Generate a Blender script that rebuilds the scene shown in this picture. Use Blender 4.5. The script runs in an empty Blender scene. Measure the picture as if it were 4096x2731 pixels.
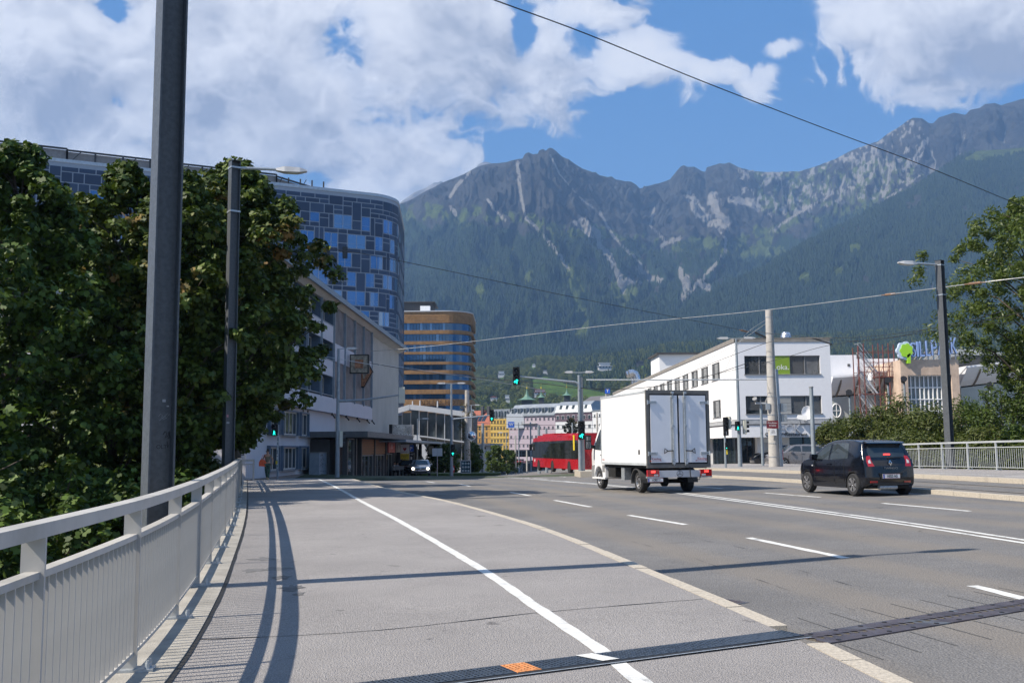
import bpy, bmesh, math, random
import numpy as np
from mathutils import Vector, Matrix
from mathutils import noise as mnoise
R = math.radians
random.seed(7); rng = np.random.default_rng(7)
sc = bpy.context.scene
COL = sc.collection

# ------------------------------------------------------------------ camera
FPX = 3982.0; CX, CY = 2048.0, 1365.5
CAM = Vector((0, 0, 1.5)); PITCH = math.atan((1797 - CY) / FPX); ROLL = 0.0077
_f = Vector((0, math.cos(PITCH), math.sin(PITCH))); _r0 = Vector((1, 0, 0)); _u0 = Vector((0, -math.sin(PITCH), math.cos(PITCH)))
_r = _r0 * math.cos(ROLL) - _u0 * math.sin(ROLL); _u = _r0 * math.sin(ROLL) + _u0 * math.cos(ROLL)
cd = bpy.data.cameras.new('camera'); cam = bpy.data.objects.new('camera', cd); COL.objects.link(cam)
cam.matrix_world = Matrix(((_r.x, _u.x, -_f.x, CAM.x), (_r.y, _u.y, -_f.y, CAM.y), (_r.z, _u.z, -_f.z, CAM.z), (0, 0, 0, 1)))
cd.sensor_width = 36; cd.lens = FPX / 4096 * 36; cd.clip_start = 0.1; cd.clip_end = 60000
sc.camera = cam

# ------------------------------------------------------------------ light
SH = Vector((0.937, 0.349, 0)); EL = R(47.5)             # direction in which shadows fall, sun elevation
sund = bpy.data.lights.new('sun', 'SUN'); sund.energy = 5.0; sund.angle = R(0.53); sund.color = (1, 0.915, 0.80)
sun = bpy.data.objects.new('sun', sund); COL.objects.link(sun)
ldir = Vector((SH.x * math.cos(EL), SH.y * math.cos(EL), -math.sin(EL)))
sun.rotation_euler = ldir.to_track_quat('-Z', 'Y').to_euler(); sun.location = (-60, -20, 90)
sc.view_settings.view_transform = 'Standard'; sc.view_settings.look = 'None'
sc.view_settings.exposure = 0.5; sc.view_settings.gamma = 1.0; sc.view_settings.use_curve_mapping = False
sc.cycles.max_bounces = 6; sc.cycles.diffuse_bounces = 3; sc.cycles.glossy_bounces = 3; sc.cycles.transmission_bounces = 5
sc.cycles.transparent_max_bounces = 12; sc.cycles.volume_bounces = 0; sc.cycles.use_denoising = True

def ray(px, py):
    return (_f * FPX + _r * (px - CX) + _u * (CY - py)).normalized()
def atY(px, py, y):                                       # the point seen at a pixel of the 4096 px photo at distance y
    d = ray(px, py); return CAM + d * (y / d.y)
def proj(P):                                              # numpy (n,3) -> px, py
    D = P - np.array(CAM)
    w = D @ np.array(_f); return CX + FPX * (D @ np.array(_r)) / w, CY - FPX * (D @ np.array(_u)) / w

# ------------------------------------------------------------------ node helpers
class NT:
    def __init__(s, tree): s.t = tree; s.n = tree.nodes; s.l = tree.links
    def new(s, typ, **kw):
        n = s.n.new(typ)
        for k, v in kw.items(): setattr(n, k, v)
        return n
    def put(s, sock, v):
        if isinstance(v, bpy.types.NodeSocket): s.l.new(v, sock)
        elif v is not None:
            try: sock.default_value = v
            except Exception:
                sock.default_value = (*v, 1) if hasattr(v, '__len__') and len(v) == 3 else v
    def math(s, op, a, b=None, c=None, clamp=False):
        n = s.new('ShaderNodeMath', operation=op, use_clamp=clamp)
        s.put(n.inputs[0], a); s.put(n.inputs[1], b)
        if c is not None: s.put(n.inputs[2], c)
        return n.outputs[0]
    def vmath(s, op, a, b=None, out=0):
        n = s.new('ShaderNodeVectorMath', operation=op); s.put(n.inputs[0], a)
        if b is not None: s.put(n.inputs[1], b)
        return n.outputs[out]
    def mix(s, fac, a, b, blend='MIX'):
        n = s.new('ShaderNodeMix', data_type='RGBA', blend_type=blend)
        s.put(n.inputs[0], fac); s.put(n.inputs[6], (*a, 1) if isinstance(a, tuple) and len(a) == 3 else a)
        s.put(n.inputs[7], (*b, 1) if isinstance(b, tuple) and len(b) == 3 else b)
        return n.outputs[2]
    def mapr(s, v, a, b, c=0.0, d=1.0, smooth=True):
        n = s.new('ShaderNodeMapRange', interpolation_type='SMOOTHSTEP' if smooth else 'LINEAR')
        s.put(n.inputs[0], v)
        for i, q in enumerate((a, b, c, d)): s.put(n.inputs[i + 1], q)
        return n.outputs[0]
    def noise(s, vec, scale, detail=4, rough=0.55, dist=0.0, out=0):
        n = s.new('ShaderNodeTexNoise'); s.put(n.inputs['Vector'], vec)
        n.inputs['Scale'].default_value = scale; n.inputs['Detail'].default_value = detail
        n.inputs['Roughness'].default_value = rough; n.inputs['Distortion'].default_value = dist
        return n.outputs[out]

def vnoise(x, y, seed, oct=5, pers=0.5, ridged=False):     # value noise in numpy
    r = np.random.default_rng(seed); out = np.zeros_like(x, dtype=float); amp = 1.0; tot = 0
    for o in range(oct):
        tab = r.random((256, 256)); xi = np.floor(x).astype(int); yi = np.floor(y).astype(int); fx = x - xi; fy = y - yi
        fx = fx * fx * (3 - 2 * fx); fy = fy * fy * (3 - 2 * fy)
        a = tab[xi % 256, yi % 256]; b = tab[(xi + 1) % 256, yi % 256]; c = tab[xi % 256, (yi + 1) % 256]; d = tab[(xi + 1) % 256, (yi + 1) % 256]
        n = (a * (1 - fx) + b * fx) * (1 - fy) + (c * (1 - fx) + d * fx) * fy
        if ridged: n = 1 - abs(2 * n - 1)
        out += n * amp; tot += amp; amp *= pers; x = x * 2.03 + 11.3; y = y * 2.03 + 5.7
    return out / tot
# ------------------------------------------------------------------ sky with clouds
w = bpy.data.worlds.new('World'); sc.world = w; w.use_nodes = True
wt = NT(w.node_tree); wt.n.clear()
WS = 0.09
sky = wt.new('ShaderNodeTexSky', sky_type='NISHITA', sun_disc=False, sun_elevation=EL, altitude=600, air_density=1.0, dust_density=0.6, ozone_density=2.5)
sky.sun_rotation = math.atan2(-SH.x, -SH.y)
tc = wt.new('ShaderNodeTexCoord'); gen = tc.outputs['Generated']
sep = wt.new('ShaderNodeSeparateXYZ'); wt.put(sep.inputs[0], gen)
ys = wt.math('MAXIMUM', sep.outputs[1], 0.12)
u = wt.math('DIVIDE', sep.outputs[0], ys); v = wt.math('DIVIDE', sep.outputs[2], ys)
cmb = wt.new('ShaderNodeCombineXYZ'); wt.put(cmb.inputs[0], u); wt.put(cmb.inputs[1], v); uv = cmb.outputs[0]
# the clouds ahead are computed here on the plane y = 1 (u = x/y, v = z/y), those elsewhere come from noise nodes
U0, U1, V0, V1, NU, NV = -1.1, 1.1, 0.0, 0.95, 2300, 1000
ug, vg = np.meshgrid(np.linspace(U0, U1, NU), np.linspace(V0, V1, NV))
_D = np.stack([ug, np.ones_like(ug), vg], -1); PXs, PYs = proj(_D.reshape(-1, 3) + np.array(CAM)); PXs = PXs.reshape(ug.shape); PYs = PYs.reshape(ug.shape)
def cloudnoise(x, y, s):
    wx = vnoise(x * 1.3 + 3, y * 1.3 + 9, s, 4) - 0.5; wy = vnoise(x * 1.3 + 31, y * 1.3 + 19, s + 1, 4) - 0.5
    x = x + wx * 0.7; y = y + wy * 0.7
    wx = vnoise(x * 6 + 3, y * 6 + 9, s + 7, 3) - 0.5; wy = vnoise(x * 6 + 31, y * 6 + 19, s + 8, 3) - 0.5
    x = x + wx * 0.06; y = y + wy * 0.06
    return (vnoise(x, y, s + 2, 9, 0.56) - 0.5) * 1.5 + (0.30 - vnoise(x * 2.1, y * 2.1, s + 3, 7, 0.58, True)) * -0.9 - 0.25
def sblob(x, y, rx, ry, amp):
    return np.maximum(amp * (1 - np.hypot((PXs - x) / rx, (PYs - y) / ry) / 1.6), -0.6)
CV = [(2230, 300, 260, 230, 1.0), (2040, 400, 240, 190, 1.05), (2440, 330, 160, 80, .8), (1650, 700, 330, 120, 1.0), (300, 620, 800, 330, 1.1), (1050, 600, 420, 260, 1.15), (2000, 120, 200, 200, 1.0), (1300, 560, 300, 180, 0.9), (2300, 330, 130, 130, 0.6), (3750, 330, 220, 90, 0.8), (250, 260, 700, 520, 1.25), (900, 300, 760, 480, 1.2), (1650, 160, 480, 400, 1.15), (1950, 330, 260, 260, 1.0), (1480, 640, 430, 190, 1.15),
      (1760, 640, 250, 110, 0.9), (2120, 400, 190, 150, 0.9), (2230, 230, 210, 120, 0.8), (2560, 230, 260, 150, 1.15), (2430, 60, 210, 130, 0.9), (2810, 275, 150, 60, 0.8),
      (3140, 185, 80, 50, 0.55), (3060, 290, 60, 40, 0.34), (2990, 345, 60, 30, 0.40), (3750, 60, 420, 230, 1.15), (3680, 240, 300, 130, 1.0), (4050, 130, 380, 260, 1.2),
      (-500, 300, 900, 700, 1.1), (4700, 60, 500, 300, 1.0), (700, -600, 1500, 500, 1.0), (2750, -550, 300, 200, 0.8), (3600, -700, 900, 400, 0.9), (-1500, 200, 900, 700, 0.9), (5600, 200, 700, 300, 0.8)]
cv = np.max([sblob(*q) for q in CV], 0)
for q in [(1330, 150, 190, 110, 0.52), (1430, 250, 150, 160, 0.5), (470, 70, 90, 100, 0.8), (2085, 90, 55, 110, 0.95), (1400, 640, 80, 60, 0.4), (460, 400, 60, 60, 0.6), (1230, 700, 260, 50, 0.5), (2090, 600, 90, 60, 0.8), (330, 10, 120, 60, .5)]:
    cv -= np.maximum(sblob(*q), 0)
kx, ky = PXs / 520.0, PYs / 430.0
nz_ = cloudnoise(kx, ky, 50)
dn = cv + nz_ * 0.85 + 0.04; wv_ = vnoise(kx * 3, ky * 3, 71, 4)
def sm(x, a, b): t_ = np.clip((x - a) / (b - a), 0, 1); return t_ * t_ * (3 - 2 * t_)
al = sm(dn, 0.30, 0.52) * (0.86 + 0.14 * sm(dn, 0.5, 0.8))
def shiftd(dx, dy): return np.roll(np.roll(dn, -dy, 0), -dx, 1)
sh_ = np.zeros_like(dn)
for k_ in range(1, 9): sh_ += (shiftd(-2 * k_, 4 * k_) - dn) / k_ ** 0.5
dk = np.max([sblob(*q) for q in [(200, 430, 420, 300, 1.0), (1050, 480, 520, 200, 0.9), (1930, 260, 330, 260, 1.15), (1500, 330, 300, 260, 0.6), (2200, 300, 160, 180, 0.9), (3850, 260, 420, 150, 1.5), (2420, 20, 180, 110, 0.8), (700, 90, 150, 220, 0.6), (-600, 300, 600, 300, .9)]], 0)
rx_ = kx * 0.9 + ky * 0.5 + wv_ * 0.5; ry_ = ky * 0.9 - kx * 0.4 + wv_ * 0.4
lt = 0.80 - sh_ * 0.24 - np.clip(dk, 0, 1) * 0.60 - sm(dn, 0.7, 1.7) * 0.30 + (vnoise(rx_ * 1.9, ry_ * 2.2, 63, 7, 0.6) - 0.5) * 1.35 + (0.45 - vnoise(rx_ * 3.2, ry_ * 4, 64, 7, 0.58, True)) * -0.65
lt = np.clip(lt, 0, 1)[..., None]
cl = np.array([0.31, 0.335, 0.40]) * (1 - lt) + np.array([0.76, 0.765, 0.79]) * lt
px_ = np.concatenate([cl, al[..., None]], -1).astype(np.float32)
cimg = bpy.data.images.new('cloud_field', NU, NV, alpha=True, float_buffer=True); cimg.colorspace_settings.name = 'Non-Color'; cimg.alpha_mode = 'CHANNEL_PACKED'; cimg.pixels.foreach_set(px_.ravel()); cimg.update(); cimg.pack()
iu = wt.mapr(u, U0, U1, smooth=False); iv = wt.mapr(v, V0, V1, smooth=False); ic = wt.new('ShaderNodeCombineXYZ'); wt.put(ic.inputs[0], iu); wt.put(ic.inputs[1], iv)
it = wt.new('ShaderNodeTexImage', image=cimg, interpolation='Linear', extension='EXTEND'); wt.put(it.inputs[0], ic.outputs[0])
edge = wt.math('MULTIPLY', wt.mapr(sep.outputs[1], 0.6, 0.72), wt.mapr(v, 0.8, 0.94, 1.0, 0.0))
n1 = wt.noise(wt.vmath('MULTIPLY', gen, (1, 1, 1.6)), 2.6, 5, 0.55, 0.3)
ga = wt.mapr(n1, 0.50, 0.62)
alpha = wt.new('ShaderNodeMix', data_type='FLOAT'); wt.put(alpha.inputs[0], edge); wt.put(alpha.inputs[2], ga); wt.put(alpha.inputs[3], it.outputs[1]); alpha = alpha.outputs[0]
gc = wt.mix(wt.mapr(n1, 0.5, 0.72), (0.70, 0.72, 0.76), (0.4, 0.43, 0.5))
ccol = wt.vmath('MULTIPLY', wt.mix(edge, gc, it.outputs[0]), (1 / WS,) * 3)
skyc = wt.mix(1.0, sky.outputs[0], (0.55, 0.74, 0.93), 'MULTIPLY')
skyc = wt.mix(0.7, skyc, wt.mix(wt.mapr(v, 0.1, 0.46), (0.13 / WS, 0.31 / WS, 0.58 / WS), (0.07 / WS, 0.225 / WS, 0.52 / WS)))
elev = wt.mapr(sep.outputs[2], -0.02, 0.06)
col = wt.mix(wt.math('MULTIPLY', alpha, elev), skyc, ccol)
bg = wt.new('ShaderNodeBackground'); wt.put(bg.inputs[0], col); bg.inputs[1].default_value = WS
wo = wt.new('ShaderNodeOutputWorld'); wt.l.new(bg.outputs[0], wo.inputs[0])

# ------------------------------------------------------------------ materials
MATS = {}
def M(name, col=(0.5, 0.5, 0.5), rough=0.6, metal=0.0, var=0.12, scale=3.0, bump=0.0, bscale=40.0, emit=None, estr=1.0, spec=0.5, coat=0.0, trans=0.0, ior=1.5, alpha=1.0, streak=0.0, dirt=None, coords='Object'):
    if name in MATS: return MATS[name]
    m = bpy.data.materials.new(name); m.use_nodes = True; t = NT(m.node_tree)
    b = t.n['Principled BSDF']
    tcn = t.new('ShaderNodeTexCoord'); oc = tcn.outputs[coords]
    b.inputs['Roughness'].default_value = rough; b.inputs['Metallic'].default_value = metal
    b.inputs['Specular IOR Level'].default_value = spec; b.inputs['Coat Weight'].default_value = coat
    b.inputs['Transmission Weight'].default_value = trans; b.inputs['IOR'].default_value = ior; b.inputs['Alpha'].default_value = alpha
    c = t.mix(t.mapr(t.noise(oc, scale, 5, 0.6), 0.3, 0.7), tuple(x * (1 - var) for x in col), tuple(min(1, x * (1 + var)) for x in col))
    if streak:
        sv = t.vmath('MULTIPLY', oc, (3.0, 3.0, 0.12))
        c = t.mix(t.math('MULTIPLY', t.mapr(t.noise(sv, 1.6, 6, 0.7), 0.48, 0.75), streak), c, tuple(x * 0.5 for x in col))
    if dirt:
        c = t.mix(t.mapr(t.noise(oc, scale * 0.35, 8, 0.7, 0.4), 0.52, 0.72), c, dirt)
    t.put(b.inputs['Base Color'], c)
    if rough > 0.05:
        t.put(b.inputs['Roughness'], t.mapr(t.noise(oc, scale * 2.2, 4), 0.3, 0.7, max(0.02, rough * 0.85), min(1, rough * 1.15)))
    if bump:
        bn = t.new('ShaderNodeBump'); bn.inputs['Strength'].default_value = 1.0; bn.inputs['Distance'].default_value = bump
        t.put(bn.inputs['Height'], t.noise(oc, bscale, 5, 0.65)); t.put(b.inputs['Normal'], bn.outputs[0])
    if emit:
        b.inputs['Emission Color'].default_value = (*emit, 1); b.inputs['Emission Strength'].default_value = estr
    MATS[name] = m; return m

# ------------------------------------------------------------------ mesh helpers
class MB:
    def __init__(s): s.v = []; s.f = []; s.m = []
    def add(s, vs, fs, mi=0):
        o = len(s.v); s.v += [tuple(p) for p in vs]; s.f += [tuple(i + o for i in f) for f in fs]; s.m += [mi] * len(fs); return s
    def box(s, x0, x1, y0, y1, z0, z1, mi=0):
        if x0 > x1: x0, x1 = x1, x0
        if y0 > y1: y0, y1 = y1, y0
        if z0 > z1: z0, z1 = z1, z0
        return s.add([(x0, y0, z0), (x1, y0, z0), (x1, y1, z0), (x0, y1, z0), (x0, y0, z1), (x1, y0, z1), (x1, y1, z1), (x0, y1, z1)],
                     [(3, 2, 1, 0), (4, 5, 6, 7), (0, 1, 5, 4), (1, 2, 6, 5), (2, 3, 7, 6), (3, 0, 4, 7)], mi)
    def bar(s, p0, p1, w, h, mi=0, up=(0, 0, 1)):
        p0 = Vector(p0); p1 = Vector(p1); d = (p1 - p0).normalized(); up = Vector(up)
        if abs(d.dot(up)) > 0.99: up = Vector((0, 1, 0))
        x = d.cross(up).normalized(); z = x.cross(d)
        vs = [p + x * a * w / 2 + z * b * h / 2 for p in (p0, p1) for a, b in ((-1, -1), (1, -1), (1, 1), (-1, 1))]
        return s.add(vs, [(0, 1, 2, 3), (7, 6, 5, 4), (0, 4, 5, 1), (1, 5, 6, 2), (2, 6, 7, 3), (3, 7, 4, 0)], mi)
    def cyl(s, p0, p1, r0, r1=None, n=10, mi=0, cap=True):
        if r1 is None: r1 = r0
        p0 = Vector(p0); p1 = Vector(p1); d = (p1 - p0).normalized(); a = d.orthogonal().normalized(); b = d.cross(a)
        vs = [p + (a * math.cos(2 * math.pi * i / n) + b * math.sin(2 * math.pi * i / n)) * r for p, r in ((p0, r0), (p1, r1)) for i in range(n)]
        fs = [(i, (i + 1) % n, n + (i + 1) % n, n + i) for i in range(n)]
        if cap: fs += [tuple(range(n - 1, -1, -1)), tuple(range(n, 2 * n))]
        return s.add(vs, fs, mi)
    def tube(s, pts, r, n=6, mi=0):
        pts = [Vector(p) for p in pts]; rs = r if hasattr(r, '__len__') else [r] * len(pts); vs = []; a = None
        for i, p in enumerate(pts):
            d = (pts[min(i + 1, len(pts) - 1)] - pts[max(i - 1, 0)]).normalized()
            a = d.orthogonal().normalized() if a is None else (a - d * a.dot(d)).normalized()
            b = d.cross(a); vs += [p + (a * math.cos(2 * math.pi * k / n) + b * math.sin(2 * math.pi * k / n)) * rs[i] for k in range(n)]
        fs = [(i * n + k, i * n + (k + 1) % n, (i + 1) * n + (k + 1) % n, (i + 1) * n + k) for i in range(len(pts) - 1) for k in range(n)]
        fs += [tuple(range(n - 1, -1, -1)), tuple(range((len(pts) - 1) * n, len(pts) * n))]
        return s.add(vs, fs, mi)
    def prism(s, poly, a0, a1, axis='y', mi=0):           # polygon in the other two axes, extruded along axis
        def p(u, v, w): return {'y': (u, w, v), 'x': (w, u, v), 'z': (u, v, w)}[axis]
        n = len(poly); vs = [p(u, v, a0) for u, v in poly] + [p(u, v, a1) for u, v in poly]
        return s.add(vs, [tuple(range(n)), tuple(range(2 * n - 1, n - 1, -1))] + [(i, n + i, n + (i + 1) % n, (i + 1) % n) for i in range(n)], mi)
    def lathe(s, prof, c=(0, 0, 0), axis='z', n=16, mi=0):
        vs = []
        for r, h in prof:
            for k in range(n):
                a = 2 * math.pi * k / n; x, y = r * math.cos(a), r * math.sin(a)
                q = {'z': (x, y, h), 'y': (x, h, y), 'x': (h, x, y)}[axis]; vs.append((q[0] + c[0], q[1] + c[1], q[2] + c[2]))
        m = len(prof); fs = [(i * n + k, i * n + (k + 1) % n, (i + 1) * n + (k + 1) % n, (i + 1) * n + k) for i in range(m - 1) for k in range(n)]
        fs += [tuple(range(n - 1, -1, -1)), tuple(range((m - 1) * n, m * n))]
        return s.add(vs, fs, mi)
    def build(s, name, mats, parent=None, smooth=False, recalc=True):
        me = bpy.data.meshes.new(name); me.from_pydata(s.v, [], s.f)
        for m in (mats if isinstance(mats, (list, tuple)) else [mats]): me.materials.append(m)
        if any(s.m): me.polygons.foreach_set('material_index', s.m)
        if recalc:
            bm = bmesh.new(); bm.from_mesh(me); bmesh.ops.recalc_face_normals(bm, faces=bm.faces); bm.to_mesh(me); bm.free()
        if smooth:
            me.polygons.foreach_set('use_smooth', [True] * len(me.polygons))
            try: me.set_sharp_from_angle(angle=R(38))
            except Exception: pass
        me.update()
        o = bpy.data.objects.new(name, me); COL.objects.link(o)
        if parent: o.parent = parent
        return o
def tag(o, label=None, cat=None, group=None, kind=None):
    if label: o['label'] = label
    if cat: o['category'] = cat
    if group: o['group'] = group
    if kind: o['kind'] = kind
    return o
def thing(name, label, cat, loc=(0, 0, 0), rz=0, group=None):
    o = bpy.data.objects.new(name, None); o.empty_display_size = 0.3; COL.objects.link(o)
    o.location = loc; o.rotation_euler = (0, 0, rz); return tag(o, label, cat, group)
CH = {}
def copy_tree(o, parent=None):
    c = o.copy(); COL.objects.link(c)
    if parent: c.parent = parent
    for ch in [x for x in COL.objects if x.parent == o]: copy_tree(ch, c)
    return c
def clone(o, loc, rz, label, group=None, scale=None):
    c = copy_tree(o); c.location = loc; c.rotation_euler = (0, 0, rz); c['label'] = label
    if group: c['group'] = group
    if scale: c.scale = (scale,) * 3
    return c
def inst(src, loc, parent, name=None, rot=None, scale=None):   # another object with the same mesh
    o = bpy.data.objects.new(name or src.name.split('.')[0], src.data); COL.objects.link(o); o.parent = parent; o.location = loc
    if rot: o.rotation_euler = rot
    if scale: o.scale = scale
    return o
def text(name, s, size, loc, rot, mat, parent=None, extrude=0.004, align='CENTER', sx=1.0, offset=0.0):
    c = bpy.data.curves.new(name, 'FONT'); c.body = s; c.size = size; c.extrude = extrude; c.align_x = align; c.align_y = 'CENTER'; c.offset = offset
    c.materials.append(mat); o = bpy.data.objects.new(name, c); COL.objects.link(o)
    bpy.context.view_layer.update()
    me = bpy.data.meshes.new_from_object(o.evaluated_get(bpy.context.evaluated_depsgraph_get())); bpy.data.objects.remove(o)
    if not me.materials: me.materials.append(mat)
    o = bpy.data.objects.new(name, me); COL.objects.link(o)
    o.location = loc; o.rotation_euler = rot; o.scale = (sx, 1, 1)
    if parent: o.parent = parent
    return o
def np_mesh(name, V, F, mats, parent=None, smooth=False):     # V (n,3), F (m,k)
    me = bpy.data.meshes.new(name); k = F.shape[1]
    me.vertices.add(len(V)); me.vertices.foreach_set('co', np.ascontiguousarray(V, dtype=np.float32).ravel())
    me.loops.add(F.size); me.loops.foreach_set('vertex_index', np.ascontiguousarray(F, dtype=np.int32).ravel())
    me.polygons.add(len(F)); me.polygons.foreach_set('loop_start', np.arange(0, F.size, k, dtype=np.int32))
    try: me.polygons.foreach_set('loop_total', np.full(len(F), k, dtype=np.int32))
    except Exception: pass
    if smooth: me.polygons.foreach_set('use_smooth', np.ones(len(F), dtype=bool))
    for m in (mats if isinstance(mats, (list, tuple)) else [mats]): me.materials.append(m)
    me.update(calc_edges=True)
    o = bpy.data.objects.new(name, me); COL.objects.link(o)
    if parent: o.parent = parent
    return o

# ------------------------------------------------------------------ ground shape
_py = [-40, 0, 10, 20, 33, 45, 60, 80, 96, 120, 160, 200, 260, 400, 700]
_pz = [0, 0, 0.03, 0.08, 0.12, 0.06, -0.15, -0.52, -0.95, -1.75, -2.8, -3.7, -4.9, -6.2, -7]
_ty = np.arange(-40, 700, 2.0); _tz = np.interp(_ty, _py, _pz)
for _ in range(6): _tz[1:-1] = (_tz[:-2] + 2 * _tz[1:-1] + _tz[2:]) / 4
def g(x, y):
    p = float(np.interp(y, _ty, _tz)); s = min(1.0, max(0.0, (x - 2) / 17.0))
    if p < 0: p *= (1 - 0.55 * min(1.0, max(0.0, (x + 6) / 20.0)))
    return p + 0.36 * s
def G(px, py, dz=0.0):                                     # the ground point under a pixel of the photo
    d = ray(px, py); lo, hi = 1.0, 400.0; t = 1.0
    while t < 400:
        P = CAM + d * t
        if P.z < g(P.x, P.y) + dz: break
        t *= 1.01
    lo = t / 1.01; hi = t
    for _ in range(24):
        m = (lo + hi) / 2; P = CAM + d * m
        if P.z < g(P.x, P.y) + dz: hi = m
        else: lo = m
    return CAM + d * hi
def resample(pts, step):
    pts = [Vector((p[0], p[1], 0)) for p in pts]; out = [pts[0]]; acc = 0
    for a, b in zip(pts, pts[1:]):
        L = (b - a).length; t = step - acc
        while t < L: out.append(a + (b - a) * (t / L)); t += step
        acc = (acc + L) % step
    out.append(pts[-1]); return out
def smooth_line(pts, n=8):                                 # Catmull-Rom
    P = [Vector((p[0], p[1], 0)) for p in pts]; P = [P[0] * 2 - P[1]] + P + [P[-1] * 2 - P[-2]]; out = []
    for i in range(1, len(P) - 2):
        for k in range(n):
            t = k / n; a, b, c, d = P[i - 1], P[i], P[i + 1], P[i + 2]
            out.append(0.5 * ((2 * b) + (c - a) * t + (2 * a - 5 * b + 4 * c - d) * t * t + (3 * b - a - 3 * c + d) * t ** 3))
    out.append(P[-2]); return out
def normals(pts):
    o = []
    for i in range(len(pts)):
        d = (pts[min(i + 1, len(pts) - 1)] - pts[max(i - 1, 0)]).normalized(); o.append(Vector((-d.y, d.x, 0)))
    return o
def ribbon(mb, pts, w0, w1, dz, mi=0, jit=0.0):            # strip lying on the ground between offsets w0, w1 (left positive)
    nn = normals(pts); vs = []
    for p, n in zip(pts, nn):
        for w_ in (w0, w1):
            q = p + n * (w_ + random.uniform(-jit, jit)); vs.append((q.x, q.y, g(q.x, q.y) + dz))
    mb.add(vs, [(2 * i, 2 * i + 1, 2 * i + 3, 2 * i + 2) for i in range(len(pts) - 1)], mi)
# ------------------------------------------------------------------ mountains
def polydist(px, py, pts):
    d = np.full(px.shape, 1e9); tt = np.zeros(px.shape)
    L = 0
    for (x0, y0), (x1, y1) in zip(pts, pts[1:]):
        vx, vy = x1 - x0, y1 - y0; t = np.clip(((px - x0) * vx + (py - y0) * vy) / (vx * vx + vy * vy), 0, 1)
        q = np.hypot(px - x0 - t * vx, py - y0 - t * vy); m = q < d; d = np.where(m, q, d); tt = np.where(m, L + t, tt); L += 1
    return d, tt / max(1, len(pts) - 1)
def inpoly(px, py, poly):
    c = np.zeros(px.shape, bool); n = len(poly)
    for i in range(n):
        x0, y0 = poly[i]; x1, y1 = poly[(i + 1) % n]
        c ^= ((y0 > py) != (y1 > py)) & (px < (x1 - x0) * (py - y0) / (y1 - y0 + 1e-9) + x0)
    return c
def mountain(name, sky_px, dist_px, D0, zfoot, na, nt, seed, prof, rough_amp, gully, back=1.25):
    # sky_px: crest as seen in the photo; dist_px: distance of the crest; the slope runs from D0 up to the crest and down behind it
    xs = np.linspace(-2600, 7200, 60); mid = np.linspace(1400, 4300, na)
    a = np.unique(np.concatenate([xs[(xs < 1400) | (xs > 4300)], mid])); na = len(a)
    sx, sy = np.array(sky_px).T; syi = np.interp(a, sx, sy)
    dx, dd = np.array(dist_px).T; Dr = np.interp(a, dx, dd)
    az = (a - CX) / FPX; hyy = 1797 - ROLL * (a - CX)
    ze = (hyy - syi) / FPX                                  # tangent of elevation per unit of y
    t = np.concatenate([np.linspace(0, 1, nt) ** 0.9, np.linspace(1.01, back, 24)])
    A, T = np.meshgrid(az, t, indexing='ij'); DR = Dr[:, None] * np.ones_like(T); ZE = ze[:, None] * np.ones_like(T)
    Y = D0 + (DR - D0) * T; zr = CAM.z + ZE * DR * 1.0
    p = np.where(T <= 1, prof(np.clip(T, 0, 1)), 1 - (T - 1) * 1.6)
    X = A * Y
    Z = zfoot + (zr - zfoot) * p
    fade = np.clip((1 - T) * 9, 0, 1) * np.clip(T * 4, 0, 1)
    gl = vnoise(A * gully + vnoise(A * 14, T * 7, seed + 5, 4) * 5.0 - 2.5 + T * 3 * np.sin(A * 19), T * 5.5 + vnoise(A * 20, T * 4, seed + 8, 3) * 2, seed, 5, 0.55, True)
    bn = vnoise(X / 900, Y / 900, seed + 1, 6, 0.55, True); fn = vnoise(X / 120, Y / 120, seed + 2, 4, 0.6, True)
    Z += ((gl - 0.55) * 1.15 + (bn - 0.55) * 0.8) * rough_amp * fade + (fn - 0.5) * rough_amp * 0.42 * np.clip((1 - T) * 30, 0.12, 1) * (T < 1.001)
    V = np.stack([X, Y, Z], -1).reshape(-1, 3); n2 = len(t)
    i, j = np.meshgrid(np.arange(na - 1), np.arange(n2 - 1), indexing='ij'); q = (i * n2 + j).ravel()
    F = np.stack([q, q + n2, q + n2 + 1, q + 1], -1)
    mountain.gl = gl.ravel(); return V, F, (na, n2)
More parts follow.
